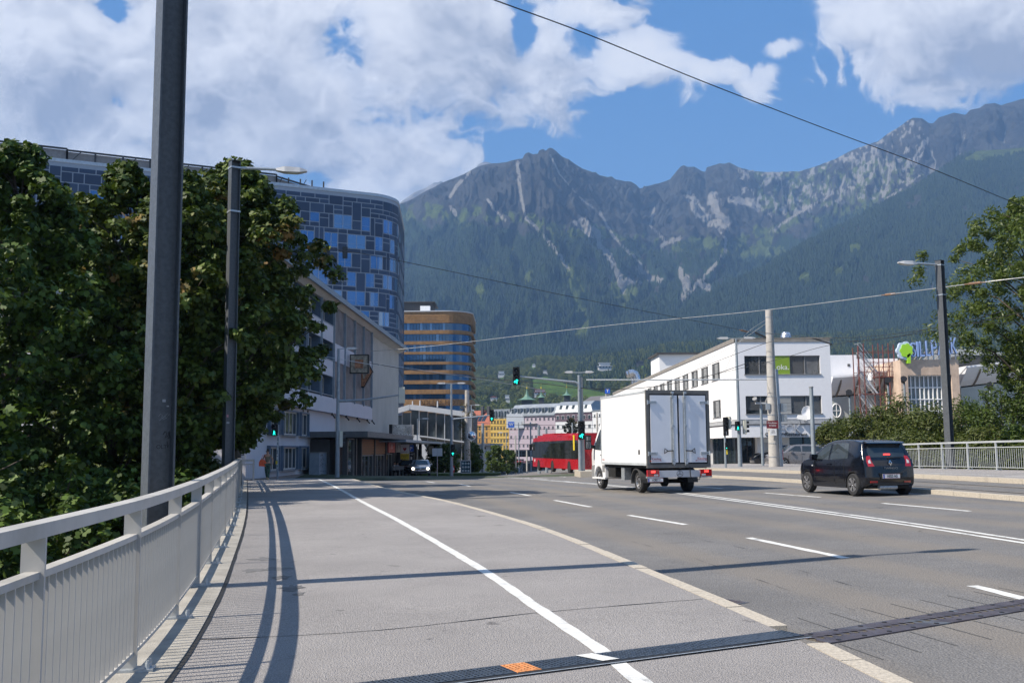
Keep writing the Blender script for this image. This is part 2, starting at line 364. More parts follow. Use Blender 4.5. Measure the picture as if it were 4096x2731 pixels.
def mmat(name, forest, rock, grass):
    m = bpy.data.materials.new(name); m.use_nodes = True; t = NT(m.node_tree); b = t.n['Principled BSDF']
    at = t.new('ShaderNodeAttribute', attribute_name='cover'); s = t.new('ShaderNodeSeparateColor'); t.put(s.inputs[0], at.outputs[0])
    oc = t.new('ShaderNodeTexCoord').outputs['Object']
    n = t.noise(oc, 0.02, 8, 0.7); nf = t.noise(oc, 0.006, 8, 0.75)
    fc = t.mix(t.mapr(n, 0.35, 0.65), forest, tuple(c * 1.5 for c in forest)); rc = t.mix(t.mapr(nf, 0.38, 0.62), tuple(c * 0.55 for c in rock), tuple(c * 1.3 for c in rock))
    gc = t.mix(t.mapr(n, 0.35, 0.65), tuple(c * 0.75 for c in grass), tuple(c * 1.2 for c in grass))
    c = t.mix(t.mapr(t.math('ADD', s.outputs[0], t.math('MULTIPLY_ADD', nf, 0.5, -0.25)), 0.4, 0.6), fc, rc)
    c = t.mix(t.mapr(t.math('ADD', s.outputs[1], t.math('MULTIPLY_ADD', nf, 0.5, -0.25)), 0.4, 0.6), c, gc)
    c = t.mix(t.mapr(t.math('ADD', s.outputs[2], t.math('MULTIPLY_ADD', nf, 0.6, -0.3)), 0.4, 0.65), c, (0.27, 0.255, 0.23))
    t.put(b.inputs['Base Color'], c); b.inputs['Roughness'].default_value = 0.95; b.inputs['Specular IOR Level'].default_value = 0.1
    bp = t.new('ShaderNodeBump'); bp.inputs['Distance'].default_value = 34; bp.inputs['Strength'].default_value = 1
    t.put(bp.inputs['Height'], t.noise(oc, 0.012, 10, 0.72)); t.put(b.inputs['Normal'], bp.outputs[0])
    return m
def setcover(o, C):
    at = o.data.color_attributes.new('cover', 'FLOAT_COLOR', 'POINT'); at.data.foreach_set('color', np.concatenate([C, np.ones((len(C), 1))], 1).astype(np.float32).ravel())

RIDGE = [(-2600, 900), (-600, 800), (0, 820), (600, 850), (1000, 880), (1300, 900), (1500, 850), (1585, 812), (1640, 784), (1700, 748), (1760, 718), (1850, 680), (1905, 650), (1935, 640), (1960, 634), (2030, 628), (2060, 618), (2098, 612), (2106, 594),
         (2122, 586), (2140, 594), (2160, 592), (2166, 577), (2182, 573), (2192, 580), (2206, 568), (2222, 570), (2244, 590), (2262, 606), (2300, 625), (2340, 652), (2400, 678), (2480, 700), (2520, 708), (2540, 708), (2562, 722), (2575, 738),
         (2610, 726), (2655, 716), (2700, 700), (2728, 664), (2745, 646), (2758, 640), (2775, 648), (2800, 646), (2830, 664), (2846, 668), (2852, 650), (2880, 640), (2905, 631), (2925, 634), (2945, 629), (2985, 650),
         (3040, 663), (3100, 668), (3150, 667), (3230, 665), (3300, 645), (3380, 615), (3450, 577), (3500, 560), (3560, 540), (3600, 508), (3650, 478), (3690, 450), (3710, 440), (3745, 442), (3772, 462), (3790, 464), (3815, 440), (3855, 426), (3880, 419), (3900, 424), (3925, 428),
         (3945, 408), (3985, 398), (4010, 380), (4050, 376), (4075, 386), (4096, 378), (4250, 340), (4500, 380), (4900, 330), (5600, 480), (7200, 700)]
M_far = mmat('alpine_slope', (0.022, 0.038, 0.016), (0.052, 0.052, 0.049), (0.085, 0.112, 0.030))
prof1 = lambda t: 0.62 * t + 0.38 * t ** 2.2
V, F, sh = mountain('mountain', RIDGE, [(-2600, 5200), (1500, 5600), (2200, 5000), (2700, 6200), (3200, 6400), (3700, 5600), (7200, 5200)], 2600, 170, 800, 270, 3, prof1, 165, 34)
PX, PY = proj(V); nz1 = vnoise(PX / 70, PY / 70, 44, 4); nz2 = vnoise(PX / 16, PY / 22, 45, 3)
tl = np.interp(PX, [1500, 1700, 2000, 2300, 2600, 2900, 3100, 3300, 3600, 4200], [860, 900, 905, 960, 1010, 1000, 960, 900, 800, 700])   # tree line
rock = np.clip((tl - PY) / 90 + (nz1 - 0.5) * 1.6 + 0.35, 0, 1)
grass = np.clip(1 - abs(PY - tl + 35 + (nz1 - 0.5) * 120) / 60, 0, 1) * (nz2 > 0.42) * 0.9
green = inpoly(PX, PY, [(2950, 1025), (3050, 950), (3095, 940), (3085, 985), (3140, 1000), (3160, 1035), (3110, 1050), (3040, 1030)]) | inpoly(PX, PY, [(2750, 955), (2870, 950), (2840, 985), (2770, 980)])
green |= inpoly(PX, PY, [(3000, 690), (3200, 680), (3420, 640), (3600, 620), (3700, 700), (3500, 790), (3380, 820), (3200, 830), (3120, 860), (3050, 850)]) & (nz2 > 0.5)
for pl, w_ in [([(2140, 905), (2190, 960), (2240, 1020), (2275, 1080), (2310, 1160), (2325, 1230), (2325, 1330)], 13), ([(2460, 1080), (2470, 1140), (2500, 1180)], 22), ([(3255, 1040), (3270, 1000)], 12)]:
    d, tt = polydist(PX, PY, pl); green |= (d < w_ * (0.5 + tt * 1.4) * (0.6 + nz2)) & (tt > 0.35)
for c in [(1925, 1165, 22), (2120, 1110, 22), (3370, 1080, 30), (1960, 1080, 14), (2050, 1000, 10)]:
    green |= np.hypot(PX - c[0], (PY - c[1]) * 0.8) < c[2] * (0.4 + nz2)
scree = np.zeros(len(V))
for pl, w_ in [([(2100, 870), (2140, 905), (2190, 960), (2240, 1020), (2275, 1080)], 9), ([(2330, 880), (2395, 940), (2400, 985), (2440, 1030), (2470, 1090), (2500, 1160)], 17), ([(2400, 850), (2450, 940), (2490, 985), (2540, 1030), (2590, 1090)], 8),
               ([(2300, 890), (2350, 930), (2390, 960)], 12), ([(2720, 1080), (2745, 1120), (2750, 1160), (2735, 1200)], 20), ([(2860, 900), (2905, 960), (2900, 1010), (2860, 1060), (2800, 1120), (2745, 1190)], 8), ([(2760, 780), (2800, 850), (2840, 890)], 26),
               ([(2850, 790), (2870, 850), (2900, 900)], 30), ([(2930, 800), (3000, 810), (3030, 830)], 22), ([(3350, 760), (3290, 800), (3200, 845), (3130, 895), (3080, 930)], 9), ([(3380, 700), (3370, 740), (3350, 770)], 6), ([(3560, 670), (3555, 730), (3530, 790)], 9),
               ([(3680, 700), (3600, 760), (3540, 800)], 7), ([(3700, 560), (3650, 640), (3600, 700)], 8), ([(2070, 650), (2080, 760), (2100, 860)], 8), ([(1880, 690), (1830, 740), (1800, 790)], 8), ([(1950, 800), (1990, 850), (2030, 890)], 8), ([(1800, 830), (1825, 860)], 12), ([(3320, 950), (3330, 980)], 26),
               ([(2200, 620), (2240, 700), (2330, 800), (2400, 850)], 5), ([(2620, 820), (2600, 900), (2660, 960)], 6), ([(2650, 980), (2720, 950)], 14), ([(2555, 1075), (2600, 1110), (2640, 1120)], 16), ([(2500, 1120), (2560, 1130)], 14), ([(2790, 1130), (2830, 1150)], 20)]:
    d, tt = polydist(PX, PY, pl); scree = np.maximum(scree, np.clip(1.3 - d / (w_ * (0.35 + 1.3 * nz2)), 0, 1))
GL = mountain.gl; hi = np.clip((tl - PY) / 60 + .3, 0, 1); nz3 = vnoise(PX / 8, PY / 11, 47, 3); scree *= np.clip(.5 + (nz3 - .3) * 2.8, 0, 1); scree = np.maximum(scree, hi * np.clip((0.40 - GL) * 4 + (nz2 - .5) * 1.2, 0, .75))
pale = inpoly(PX, PY, [(2940, 630), (3240, 640), (3500, 540), (3650, 460), (3720, 560), (3640, 720), (3500, 800), (3300, 830), (3100, 880), (2960, 790)]); scree = np.maximum(scree, pale * np.clip(.34 + (nz2 - .5) * 1.0 + (nz1 - .5) * .8 + (nz3 - .5) * 1.6, 0, .9))  # right ridge: sunlight painted into the colour, patchy, over partly pale limestone
cliff = (vnoise(PX / 26, PY / 14, 77, 3) > 0.66) & (PY > tl) & (PX > 2350) & (PX < 2900) & (PY < 1180)
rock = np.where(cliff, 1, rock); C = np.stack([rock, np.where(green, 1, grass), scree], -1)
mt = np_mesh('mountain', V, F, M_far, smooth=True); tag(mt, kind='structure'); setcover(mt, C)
forest_pts = []
def scatter(V, F, ok, n, dens=None):                       # random points on the quads whose first corner is ok
    q = F[ok[F[:, 0]] & ok[F[:, 2]]]; A = V[q[:, 1]] - V[q[:, 0]]; B = V[q[:, 3]] - V[q[:, 0]]
    ar = np.linalg.norm(np.cross(A, B), axis=1); dist = V[q[:, 0], 1]; wgt = ar / dist ** 1.6
    k = rng.choice(len(q), n, p=wgt / wgt.sum()); r1, r2 = rng.random((2, n))
    return V[q[k, 0]] + A[k] * r1[:, None] + B[k] * r2[:, None]
vis = (PX > 1480) & (PX < 4300) & (PY < 1500) & (PY > 560)
okf = vis & (rock < 0.42) & ~green & (scree < 0.3) & (V[:, 1] > 2600)
forest_pts.append(scatter(V, F, okf, 62000))
# far peaks behind
V, F, sh = mountain('mountain', [(-2600, 1100), (1300, 1000), (1500, 880), (1590, 800), (1650, 755), (1700, 735), (1735, 712), (1752, 712), (1765, 701), (1780, 730), (1850, 760), (1880, 700), (1915, 636), (1940, 625), (1965, 628), (1985, 645), (2020, 660), (2040, 632), (2075, 614), (2100, 618), (2160, 700), (2400, 900), (7200, 1200)], [(-2600, 8200), (7200, 8200)], 6500, 900, 300, 60, 9, lambda t: t, 120, 30)
m_ = mmat('bare_rock', (0.10, 0.10, 0.09), (0.24, 0.225, 0.21), (0.12, 0.13, 0.07)); o = np_mesh('mountain_peak', V, F, m_, smooth=True); tag(o, kind='structure'); setcover(o, np.tile([1.0, 0, 0.3], (len(V), 1)))
# wooded spur on the right
V, F, sh = mountain('spur', [(-2600, 1700), (1500, 1640), (2000, 1560), (2400, 1450), (2600, 1350), (2750, 1250), (2900, 1160), (3050, 1085), (3150, 1022), (3250, 965), (3400, 892), (3550, 810), (3700, 735), (3800, 668), (3880, 612), (3930, 586), (3990, 578), (4096, 572), (4400, 540), (5000, 600), (7200, 800)],
                    [(-2600, 3000), (2400, 3100), (3000, 3600), (4100, 4500), (7200, 4500)], 2350, 185, 420, 170, 21, lambda t: 0.75 * t + 0.25 * t * t, 60, 22)
PX, PY = proj(V); nz2 = vnoise(PX / 18, PY / 18, 46, 3)
grass = inpoly(PX, PY, [(3850, 640), (3930, 590), (4110, 578), (4110, 610), (4000, 625), (3950, 640), (3900, 650)])
for c in [(3400, 870, 14), (3420, 990, 20), (3220, 1110, 26), (3350, 1085, 22)]: grass |= np.hypot(PX - c[0], (PY - c[1])) < c[2] * (0.4 + nz2)
rk = (vnoise(PX / 34, PY / 16, 91, 3) > 0.74) & (PY < 1250)
C = np.stack([rk * 1.0, grass * 1.0, rk * 0.4], -1); sp = np_mesh('wooded_hill', V, F, M_far, smooth=True); tag(sp, kind='structure'); setcover(sp, C)
okf = (PX > 1700) & (PX < 4300) & (PY < 1560) & ~grass & ~rk; okf &= (np.tile(np.arange(sh[1]), sh[0]) < 172)
forest_pts.append(scatter(V, F, okf, 62000))
# foothill with mixed trees, meadow and houses
MEADOW = [(2125, 1520), (2180, 1505), (2260, 1535), (2330, 1552), (2430, 1575), (2480, 1590), (2460, 1612), (2380, 1600), (2250, 1585), (2160, 1580), (2140, 1560)]
V, F, sh = mountain('foothill', [(-2600, 1560), (1500, 1540), (1700, 1530), (1890, 1490), (2000, 1480), (2150, 1440), (2300, 1445), (2450, 1430), (2700, 1390), (3000, 1370), (3300, 1350), (3600, 1330), (4000, 1320), (7200, 1300)],
                    [(-2600, 2300), (2400, 2300), (7200, 2300)], 760, -6, 380, 110, 33, lambda t: 0.9 * t + 0.1 * t * t, 9, 14, 1.3)
FV, FSH = V, sh
PX, PY = proj(V); nz2 = vnoise(PX / 30, PY / 24, 48, 3)
mead = inpoly(PX, PY, MEADOW); grs = mead | (nz2 > 0.72)
M_foot = mmat('foothill_ground', (0.03, 0.045, 0.015), (0.2, 0.19, 0.16), (0.10, 0.17, 0.03)); fh = np_mesh('foothill', V, F, M_foot, smooth=True); tag(fh, kind='structure'); setcover(fh, np.stack([grs * 0.0, grs * 1.0, grs * 0.0], -1))
okd = (PX > 1700) & (PX < 4300) & (PY < 1790) & ~mead & (np.tile(np.arange(sh[1]), sh[0]) < 112)
HS = [(2418, 1480, 34), (2003, 1508, 18), (2565, 1462, 20), (2616, 1459, 18), (2158, 1582, 28), (1972, 1606, 24), (2032, 1612, 14), (2180, 1492, 12), (2135, 1467, 10)]
for dy in (10, 20, 30): okd &= ~inpoly(PX, PY - dy, MEADOW)
for a_, b_, r_ in HS: okd &= ~((abs(PX - a_) < r_) & (PY > b_ - 8) & (PY < b_ + 34))
okd &= ~((abs(PX - 1965) < 38) & (abs(PY - 1605) < 14)); dec = scatter(V, F, okd, 15000)
forest_pts.append(scatter(V, F, okd & (PX > 2300) & (PY < 1560), 5000))
def fz(px, py):                                            # point of the foothill under a pixel
    i = np.argmin(np.where(np.tile(np.arange(FSH[1]), FSH[0]) < 110, np.hypot(PX - px, PY - py), 1e9)); return Vector(FV[i])

def points_obj(name, P, S, H):
    me = bpy.data.meshes.new(name); me.vertices.add(len(P)); me.vertices.foreach_set('co', P.astype(np.float32).ravel())
    a = me.attributes.new('sz', 'FLOAT', 'POINT'); a.data.foreach_set('value', S.astype(np.float32))
    a = me.attributes.new('hue', 'FLOAT', 'POINT'); a.data.foreach_set('value', H.astype(np.float32))
    o = bpy.data.objects.new(name, me); COL.objects.link(o); return o
def gn_instance(o, source, mat):
    ng = bpy.data.node_groups.new('scatter', 'GeometryNodeTree'); ng.interface.new_socket('Geometry', in_out='INPUT', socket_type='NodeSocketGeometry'); ng.interface.new_socket('Geometry', in_out='OUTPUT', socket_type='NodeSocketGeometry')
    n = ng.nodes; l = ng.links; gi = n.new('NodeGroupInput'); go = n.new('NodeGroupOutput'); ip = n.new('GeometryNodeInstanceOnPoints')
    at = n.new('GeometryNodeInputNamedAttribute'); at.data_type = 'FLOAT'; at.inputs[0].default_value = 'sz'
    l.new(gi.outputs[0], ip.inputs['Points']); l.new(at.outputs[0], ip.inputs['Scale'])
    rv = n.new('FunctionNodeRandomValue'); rv.data_type = 'FLOAT'; rv.inputs[2].default_value = 0; rv.inputs[3].default_value = 6.28
    cx = n.new('ShaderNodeCombineXYZ'); l.new(rv.outputs[1], cx.inputs[2]); l.new(cx.outputs[0], ip.inputs['Rotation'])
    if source is None:
        jg = n.new('GeometryNodeJoinGeometry')
        for r, h, z in ((0.19, 0.6, 0.02), (0.135, 0.55, 0.38)):
            c = n.new('GeometryNodeMeshCone'); c.inputs['Vertices'].default_value = 6; c.inputs['Radius Bottom'].default_value = r; c.inputs['Depth'].default_value = h; c.fill_type = 'NONE'
            tr = n.new('GeometryNodeTransform'); tr.inputs['Translation'].default_value = (0, 0, z); l.new(c.outputs[0], tr.inputs[0]); l.new(tr.outputs[0], jg.inputs[0])
        sm = n.new('GeometryNodeSetMaterial'); sm.inputs['Material'].default_value = mat; l.new(jg.outputs[0], sm.inputs[0]); l.new(sm.outputs[0], ip.inputs['Instance'])
    else:
        oi = n.new('GeometryNodeObjectInfo'); oi.inputs[0].default_value = source; oi.transform_space = 'ORIGINAL'; l.new(oi.outputs['Geometry'], ip.inputs['Instance'])
    l.new(ip.outputs[0], go.inputs[0]); md = o.modifiers.new('scatter', 'NODES'); md.node_group = ng
def foliage_mat(name, c1, c2, c3=None, transl=0.25, inst_attr=None, rough=0.55):
    m = bpy.data.materials.new(name); m.use_nodes = True; t = NT(m.node_tree); b = t.n['Principled BSDF']
    gm = t.new('ShaderNodeNewGeometry'); rv = gm.outputs['Random Per Island']
    oc = t.new('ShaderNodeTexCoord').outputs['Object']
    if inst_attr:
        at = t.new('ShaderNodeAttribute', attribute_name='hue', attribute_type='INSTANCER'); rv = at.outputs['Fac']
    c = t.mix(rv, c1, c2)
    if c3: c = t.mix(t.mapr(t.math('ADD', t.noise(oc, 0.45, 3), t.math('MULTIPLY', rv, 0.12)), 0.64, 0.80), c, c3)
    t.put(b.inputs['Base Color'], c); b.inputs['Roughness'].default_value = rough; b.inputs['Specular IOR Level'].default_value = 0.35
    if transl:
        tr = t.new('ShaderNodeBsdfTranslucent'); t.put(tr.inputs[0], t.mix(0.5, c, (0.12, 0.19, 0.02))); ms = t.new('ShaderNodeMixShader'); ms.inputs[0].default_value = transl
        t.l.new(b.outputs[0], ms.inputs[1]); t.l.new(tr.outputs[0], ms.inputs[2]); t.l.new(ms.outputs[0], t.n['Material Output'].inputs[0])
    return m
M_con = foliage_mat('conifer', (0.012, 0.026, 0.012), (0.034, 0.056, 0.022), transl=0, inst_attr=True, rough=0.9)
P = np.concatenate(forest_pts); szs = rng.uniform(13, 25, len(P)); o = points_obj('forest', P, szs, rng.random(len(P))); gn_instance(o, None, M_con); tag(o, kind='stuff'); o.data.materials.append(M_con)

def leafcloud(centers, radii, per, leaf, flat=0.45, seed=0, shape='maple', up=0.55):
    r = np.random.default_rng(seed); n = len(centers) * per
    c = np.repeat(centers, per, 0); rr = np.repeat(radii, per)
    d = r.normal(size=(n, 3)); d /= np.linalg.norm(d, axis=1)[:, None]; rad = r.random(n) ** 0.45
    p = c + d * (rr * rad)[:, None] * np.array([1, 1, flat * 1.6])
    nrm = d * 0.7 + r.normal(size=(n, 3)) * 0.5 + np.array([0, 0, up]); nrm /= np.linalg.norm(nrm, axis=1)[:, None]
    a = np.cross(nrm, r.normal(size=(n, 3))); a /= np.linalg.norm(a, axis=1)[:, None]; b = np.cross(nrm, a)
    if shape == 'maple': q = np.array([(0, -0.5), (0.5, -0.3), (0.26, 0.0), (0.5, 0.36), (0, 0.62), (-0.5, 0.36), (-0.26, 0.0), (-0.5, -0.3)])
    elif shape == 'rhomb': q = np.array([(0, -0.6), (0.34, 0.0), (0, 0.6), (-0.34, 0.0)])
    else: q = np.array([(0, -0.7), (0.22, -0.1), (0, 0.7), (-0.22, -0.1)])
    s = leaf * r.uniform(0.65, 1.25, n); k = len(q)
    droop = -0.18 * (np.abs(q[:, 0]) + np.maximum(q[:, 1], 0) * 0.8)
    V = p[:, None] + (a[:, None] * q[None, :, :1] + b[:, None] * q[None, :, 1:] + nrm[:, None] * droop[None, :, None]) * s[:, None, None]
    return V.reshape(-1, 3), np.arange(n * k).reshape(n, k)
M_dec = foliage_mat('broadleaf_far', (0.055, 0.085, 0.02), (0.17, 0.19, 0.045), transl=0.1, inst_attr=True, rough=0.8)
# one real tree of the hillside, whose shape the rest of the wood repeats
cc = []
for k in range(26):
    th = k * 2.4; h = 0.28 + 0.68 * (k + 0.5) / 26; rad = 0.34 * math.sin(min(1, (1.02 - h) / 0.55) * math.pi / 2) * (0.55 + 0.45 * random.random()); cc.append((math.cos(th) * rad, math.sin(th) * rad, h))
Vt, Ft = leafcloud(np.array(cc), np.full(26, 0.15), 34, 0.085, 0.62, 5, 'rhomb')
s0 = fz(2310, 1640); src = np_mesh('broadleaf_tree', Vt, Ft, M_dec); src.location = s0; src.scale = (1, 1, 1); tag(src, 'small round young tree standing on the lower edge of the hillside wood', 'tree')
szs = rng.uniform(8, 16, len(dec)); o = points_obj('hillside_wood', dec - np.array([0, 0, 1.5]), szs, rng.random(len(dec))); gn_instance(o, src, M_dec); tag(o, kind='stuff'); o.data.materials.append(M_dec)
# ------------------------------------------------------------------ haze
hz = MB().box(-13500, 13500, -60, 10900, -14, 2520)
hm = bpy.data.materials.new('haze'); hm.use_nodes = True; t = NT(hm.node_tree); t.n.clear(); pv = t.new('ShaderNodeVolumePrincipled'); mo = t.new('ShaderNodeOutputMaterial'); t.l.new(pv.outputs[0], mo.inputs[1])
pv.inputs['Color'].default_value = (0.33, 0.58, 1.0, 1); pv.inputs['Density'].default_value = 0.000097; pv.inputs['Anisotropy'].default_value = 0.0
o = hz.build('haze', hm); tag(o, kind='stuff')
# ------------------------------------------------------------------ road, pavements, bridge
_rz = [-8, 0, 3, 6.7, 10, 14, 18.8, 23.8, 30, 40, 55]; _rx = [-1.25, -1.75, -2.05, -2.57, -3.24, -4.18, -5.35, -6.62, -8.25, -10.9, -14.9]
RAILL = smooth_line(list(zip(_rx, _rz)), 8)
def railx(y): return float(np.interp(y, [p.y for p in RAILL], [p.x for p in RAILL]))
def Gp(lst, dz=0.0): return [G(a, b, dz) for a, b in lst]
kerbL = Gp([(3650, 2731), (3150, 2500), (2600, 2275), (2150, 2100), (1800, 2003), (1623, 1969), (1493, 1937), (1416, 1915)])
kerbL = [(kerbL[0].x + (kerbL[0].x - kerbL[1].x) * 5, kerbL[0].y + (kerbL[0].y - kerbL[1].y) * 5)] + [(p.x, p.y) for p in kerbL]
KL = smooth_line(kerbL, 8)
kR1 = Gp([(2784, 1897), (3017, 1912), (3201, 1919), (3728, 1950), (3800, 1956), (4096, 1985)]); kR1 = [(p.x, p.y) for p in kR1]
e = (kR1[-1][0] - kR1[0][0], kR1[-1][1] - kR1[0][1]); L_ = math.hypot(*e); kR1 = [(kR1[0][0] - e[0] / L_ * 30, kR1[0][1] - e[1] / L_ * 30 )] + [kR1[0], kR1[2], kR1[-1]] + [(kR1[-1][0] + e[0] / L_ * 40 + 2, kR1[-1][1] + e[1] / L_ * 40)]
KR1 = smooth_line(kR1, 8)
nn = normals(KR1); KR2 = [p + n * -0.0 for p, n in zip(KR1, nn)]
def offset(pts, d): return [p + n * d for p, n in zip(pts, normals(pts))]
KR1 = KR1[::-1] if KR1[0].y > KR1[-1].y else KR1        # from near to far
KR2 = offset(KR1, -3.6)
rr = Gp([(3460, 1870), (3615, 1874), (4043, 1881)], 0.14); e = (rr[2] - rr[0]); e.z = 0; e.normalize()
RAILR = resample([(rr[2].x + e.x * 36, rr[2].y + e.y * 36), (rr[0].x - e.x * 2, rr[0].y - e.y * 2)], 1.0)
PAVR = offset(RAILR, -0.6)
def grid_between(A, B, dz, name, mat, nx=6, kind='structure'):   # sheet between two polylines, following the ground
    n = 90; A_ = [A[min(len(A) - 1, round(i * (len(A) - 1) / n))] for i in range(n + 1)]; B_ = [B[min(len(B) - 1, round(i * (len(B) - 1) / n))] for i in range(n + 1)]
    vs = []
    for a, b in zip(A_, B_):
        for k in range(nx + 1):
            p = a.lerp(b, k / nx); vs.append((p.x, p.y, g(p.x, p.y) + dz))
    mb = MB(); mb.add(vs, [(i * (nx + 1) + k, i * (nx + 1) + k + 1, (i + 1) * (nx + 1) + k + 1, (i + 1) * (nx + 1) + k) for i in range(n) for k in range(nx)])
    o = mb.build(name, mat); return tag(o, kind=kind)
def asphalt(name, c1, c2, fine, stain, patch=0.0, track=False):
    m = bpy.data.materials.new(name); m.use_nodes = True; t = NT(m.node_tree); b = t.n['Principled BSDF']; oc = t.new('ShaderNodeTexCoord').outputs['Object']
    n0 = t.noise(oc, 0.35, 6, 0.65); n1 = t.noise(oc, 2.2, 5, 0.6); nf = t.noise(oc, fine, 3, 0.8); vo = t.new('ShaderNodeTexVoronoi'); t.put(vo.inputs['Vector'], oc); vo.inputs['Scale'].default_value = fine * 0.9
    c = t.mix(t.mapr(n0, 0.3, 0.7), c1, c2); c = t.mix(t.math('MULTIPLY', t.mapr(n1, 0.5, 0.8), 0.25), c, tuple(x * 0.75 for x in c1))
    c = t.mix(t.mapr(nf, 0.33, 0.67, 0, 1), t.mix(0.55, c, (0.02, 0.02, 0.022)), c); c = t.mix(t.mapr(vo.outputs[0], 0.0, 0.28, 0.55, 0.0), c, tuple(min(1, x * 2.0) for x in c2))
    if stain:
        st = t.noise(t.vmath('MULTIPLY', oc, (1, 1, 1)), 3.6, 2, 0.4, 0.6); c = t.mix(t.mapr(st, 0.735, 0.76, 0, 0.45), c, (0.03, 0.03, 0.032))
        ns = t.noise(oc, 0.8, 5, 0.7, 1.0); c = t.mix(t.mapr(ns, 0.64, 0.72, 0, 0.3), c, (0.07, 0.068, 0.065))
    if track:
        sx = t.new('ShaderNodeSeparateXYZ'); t.put(sx.inputs[0], oc)
        q = t.math('ADD', sx.outputs[0], t.math('MULTIPLY', sx.outputs[1], 0.21)); wv = t.math('SINE', t.math('MULTIPLY', q, 2 * math.pi / 1.75))
        c = t.mix(t.mapr(t.math('ADD', wv, t.math('MULTIPLY_ADD', n0, 2, -1)), -0.6, 1.2, 0.0, 0.55), c, (0.205, 0.18, 0.15))
        cr = t.new('ShaderNodeTexVoronoi', feature='DISTANCE_TO_EDGE'); t.put(cr.inputs['Vector'], t.vmath('ADD', oc, t.vmath('MULTIPLY', t.noise(oc, 1.4, 6, 0.7, 0, out=1), (1.2, 1.2, 0)))); cr.inputs['Scale'].default_value = 0.10
        c = t.mix(t.math('MULTIPLY', t.mapr(cr.outputs[0], 0.0, 0.0022, 0.75, 0), t.mapr(t.noise(oc, 0.9, 4), 0.45, 0.6)), c, (0.02, 0.02, 0.02))
    t.put(b.inputs['Base Color'], c); b.inputs['Roughness'].default_value = 0.88; b.inputs['Specular IOR Level'].default_value = 0.3
    bp = t.new('ShaderNodeBump'); bp.inputs['Distance'].default_value = 0.012; bp.inputs['Strength'].default_value = 0.9; t.put(bp.inputs['Height'], t.math('ADD', nf, t.math('MULTIPLY', vo.outputs[0], 0.8))); t.put(b.inputs['Normal'], bp.outputs[0])
    return m
M_road = asphalt('road_asphalt', (0.175, 0.170, 0.165), (0.235, 0.228, 0.22), 55, False, track=True); M_walk = asphalt('walk_asphalt', (0.34, 0.32, 0.305), (0.42, 0.395, 0.375), 85, True)
M_conc = M('concrete', (0.34, 0.32, 0.28), 0.9, var=0.18, scale=2.5, bump=0.01, bscale=60, dirt=(0.2, 0.19, 0.17)); M_kerb = M('kerb_granite', (0.42, 0.375, 0.305), 0.85, var=0.2, scale=30, bump=0.006, bscale=90)
M_paint = M('road_paint', (0.60, 0.60, 0.57), 0.7, var=0.12, scale=9, bump=0.004, bscale=70, dirt=(0.24, 0.24, 0.235)); M_steel = M('painted_steel', (0.46, 0.445, 0.415), 0.42, var=0.08, scale=1.5, streak=0.14, dirt=(0.33, 0.32, 0.29))
M_galv = M('galvanised', (0.42, 0.45, 0.47), 0.42, 0.55, var=0.22, scale=22); M_dark = M('dark_metal', (0.03, 0.03, 0.033), 0.5); M_black = M('black_plastic', (0.012, 0.012, 0.013), 0.45)
M_white = M('white_render', (0.84, 0.84, 0.83), 0.85, var=0.02, scale=0.6, bump=0.006, bscale=14); M_glass = M('dark_glass', (0.02, 0.028, 0.035), 0.04, spec=0.9, var=0.3, scale=0.7); M_rubber = M('rubber', (0.02, 0.02, 0.021), 0.8)
# road sheet
rows = list(np.concatenate([np.arange(-10, 62, 1.0), np.arange(62, 130, 2.0), np.arange(130, 420, 10)])); vs = []; NXR = 48
for y in rows:
    xl = railx(y) + 0.2 if y < 54 else -14 - (y - 54) * 3 if y < 80 else -92
    xr_ = float(np.interp(y, [p.y for p in RAILR], [p.x for p in RAILR])) if y < 62 else 92 if y > 84 else 20 + (y - 62) * 3.3
    for k in range(NXR + 1):
        x = xl + (xr_ - xl) * k / NXR; vs.append((x, y, g(x, y) - 0.12))
mb = MB(); mb.add(vs, [(i * (NXR + 1) + k, i * (NXR + 1) + k + 1, (i + 1) * (NXR + 1) + k + 1, (i + 1) * (NXR + 1) + k) for i in range(len(rows) - 1) for k in range(NXR)]); tag(mb.build('road', M_road), kind='structure')
# left pavement
vs = []; rows = np.arange(-9, 66, 0.5); ky_ = [p.y for p in KL]; kx_ = [p.x for p in KL]
for y in rows:
    xl = railx(min(y, 54)) + 0.32 if y < 54 else -16.5; xk = float(np.interp(y, ky_, kx_))
    if y > ky_[-1]: xk = kx_[-1]
    for k in range(13): x = xl + (xk - 0.16 - xl) * k / 12; vs.append((x, y, g(x, y)))
mb = MB(); mb.add(vs, [(i * 13 + k, i * 13 + k + 1, (i + 1) * 13 + k + 1, (i + 1) * 13 + k) for i in range(len(rows) - 1) for k in range(12)]); pave = tag(mb.build('pavement', M_walk), kind='structure')
# concrete edge beam of the bridge, dark joint beside it
mb = MB(); RL2 = resample(RAILL, 0.5)
for a, b in zip(RL2, RL2[1:]):
    n = Vector((-(b - a).y, (b - a).x, 0)).normalized()
    A = [a + n * 0.35, a - n * 0.30, b - n * 0.30, b + n * 0.35]
    mb.add([(q.x, q.y, g(q.x, q.y) + 0.015) for q in A] + [(q.x, q.y, g(q.x, q.y) - 0.9) for q in A], [(0, 1, 2, 3), (0, 3, 7, 4), (1, 5, 6, 2)])
tag(mb.build('bridge_edge', M_conc, recalc=False), kind='structure')
mb = MB(); ribbon(mb, RL2, -0.30, -0.34, 0.006, jit=0.006); tag(mb.build('joint_filler', M('bitumen', (0.015, 0.015, 0.015), 0.6)), kind='structure')
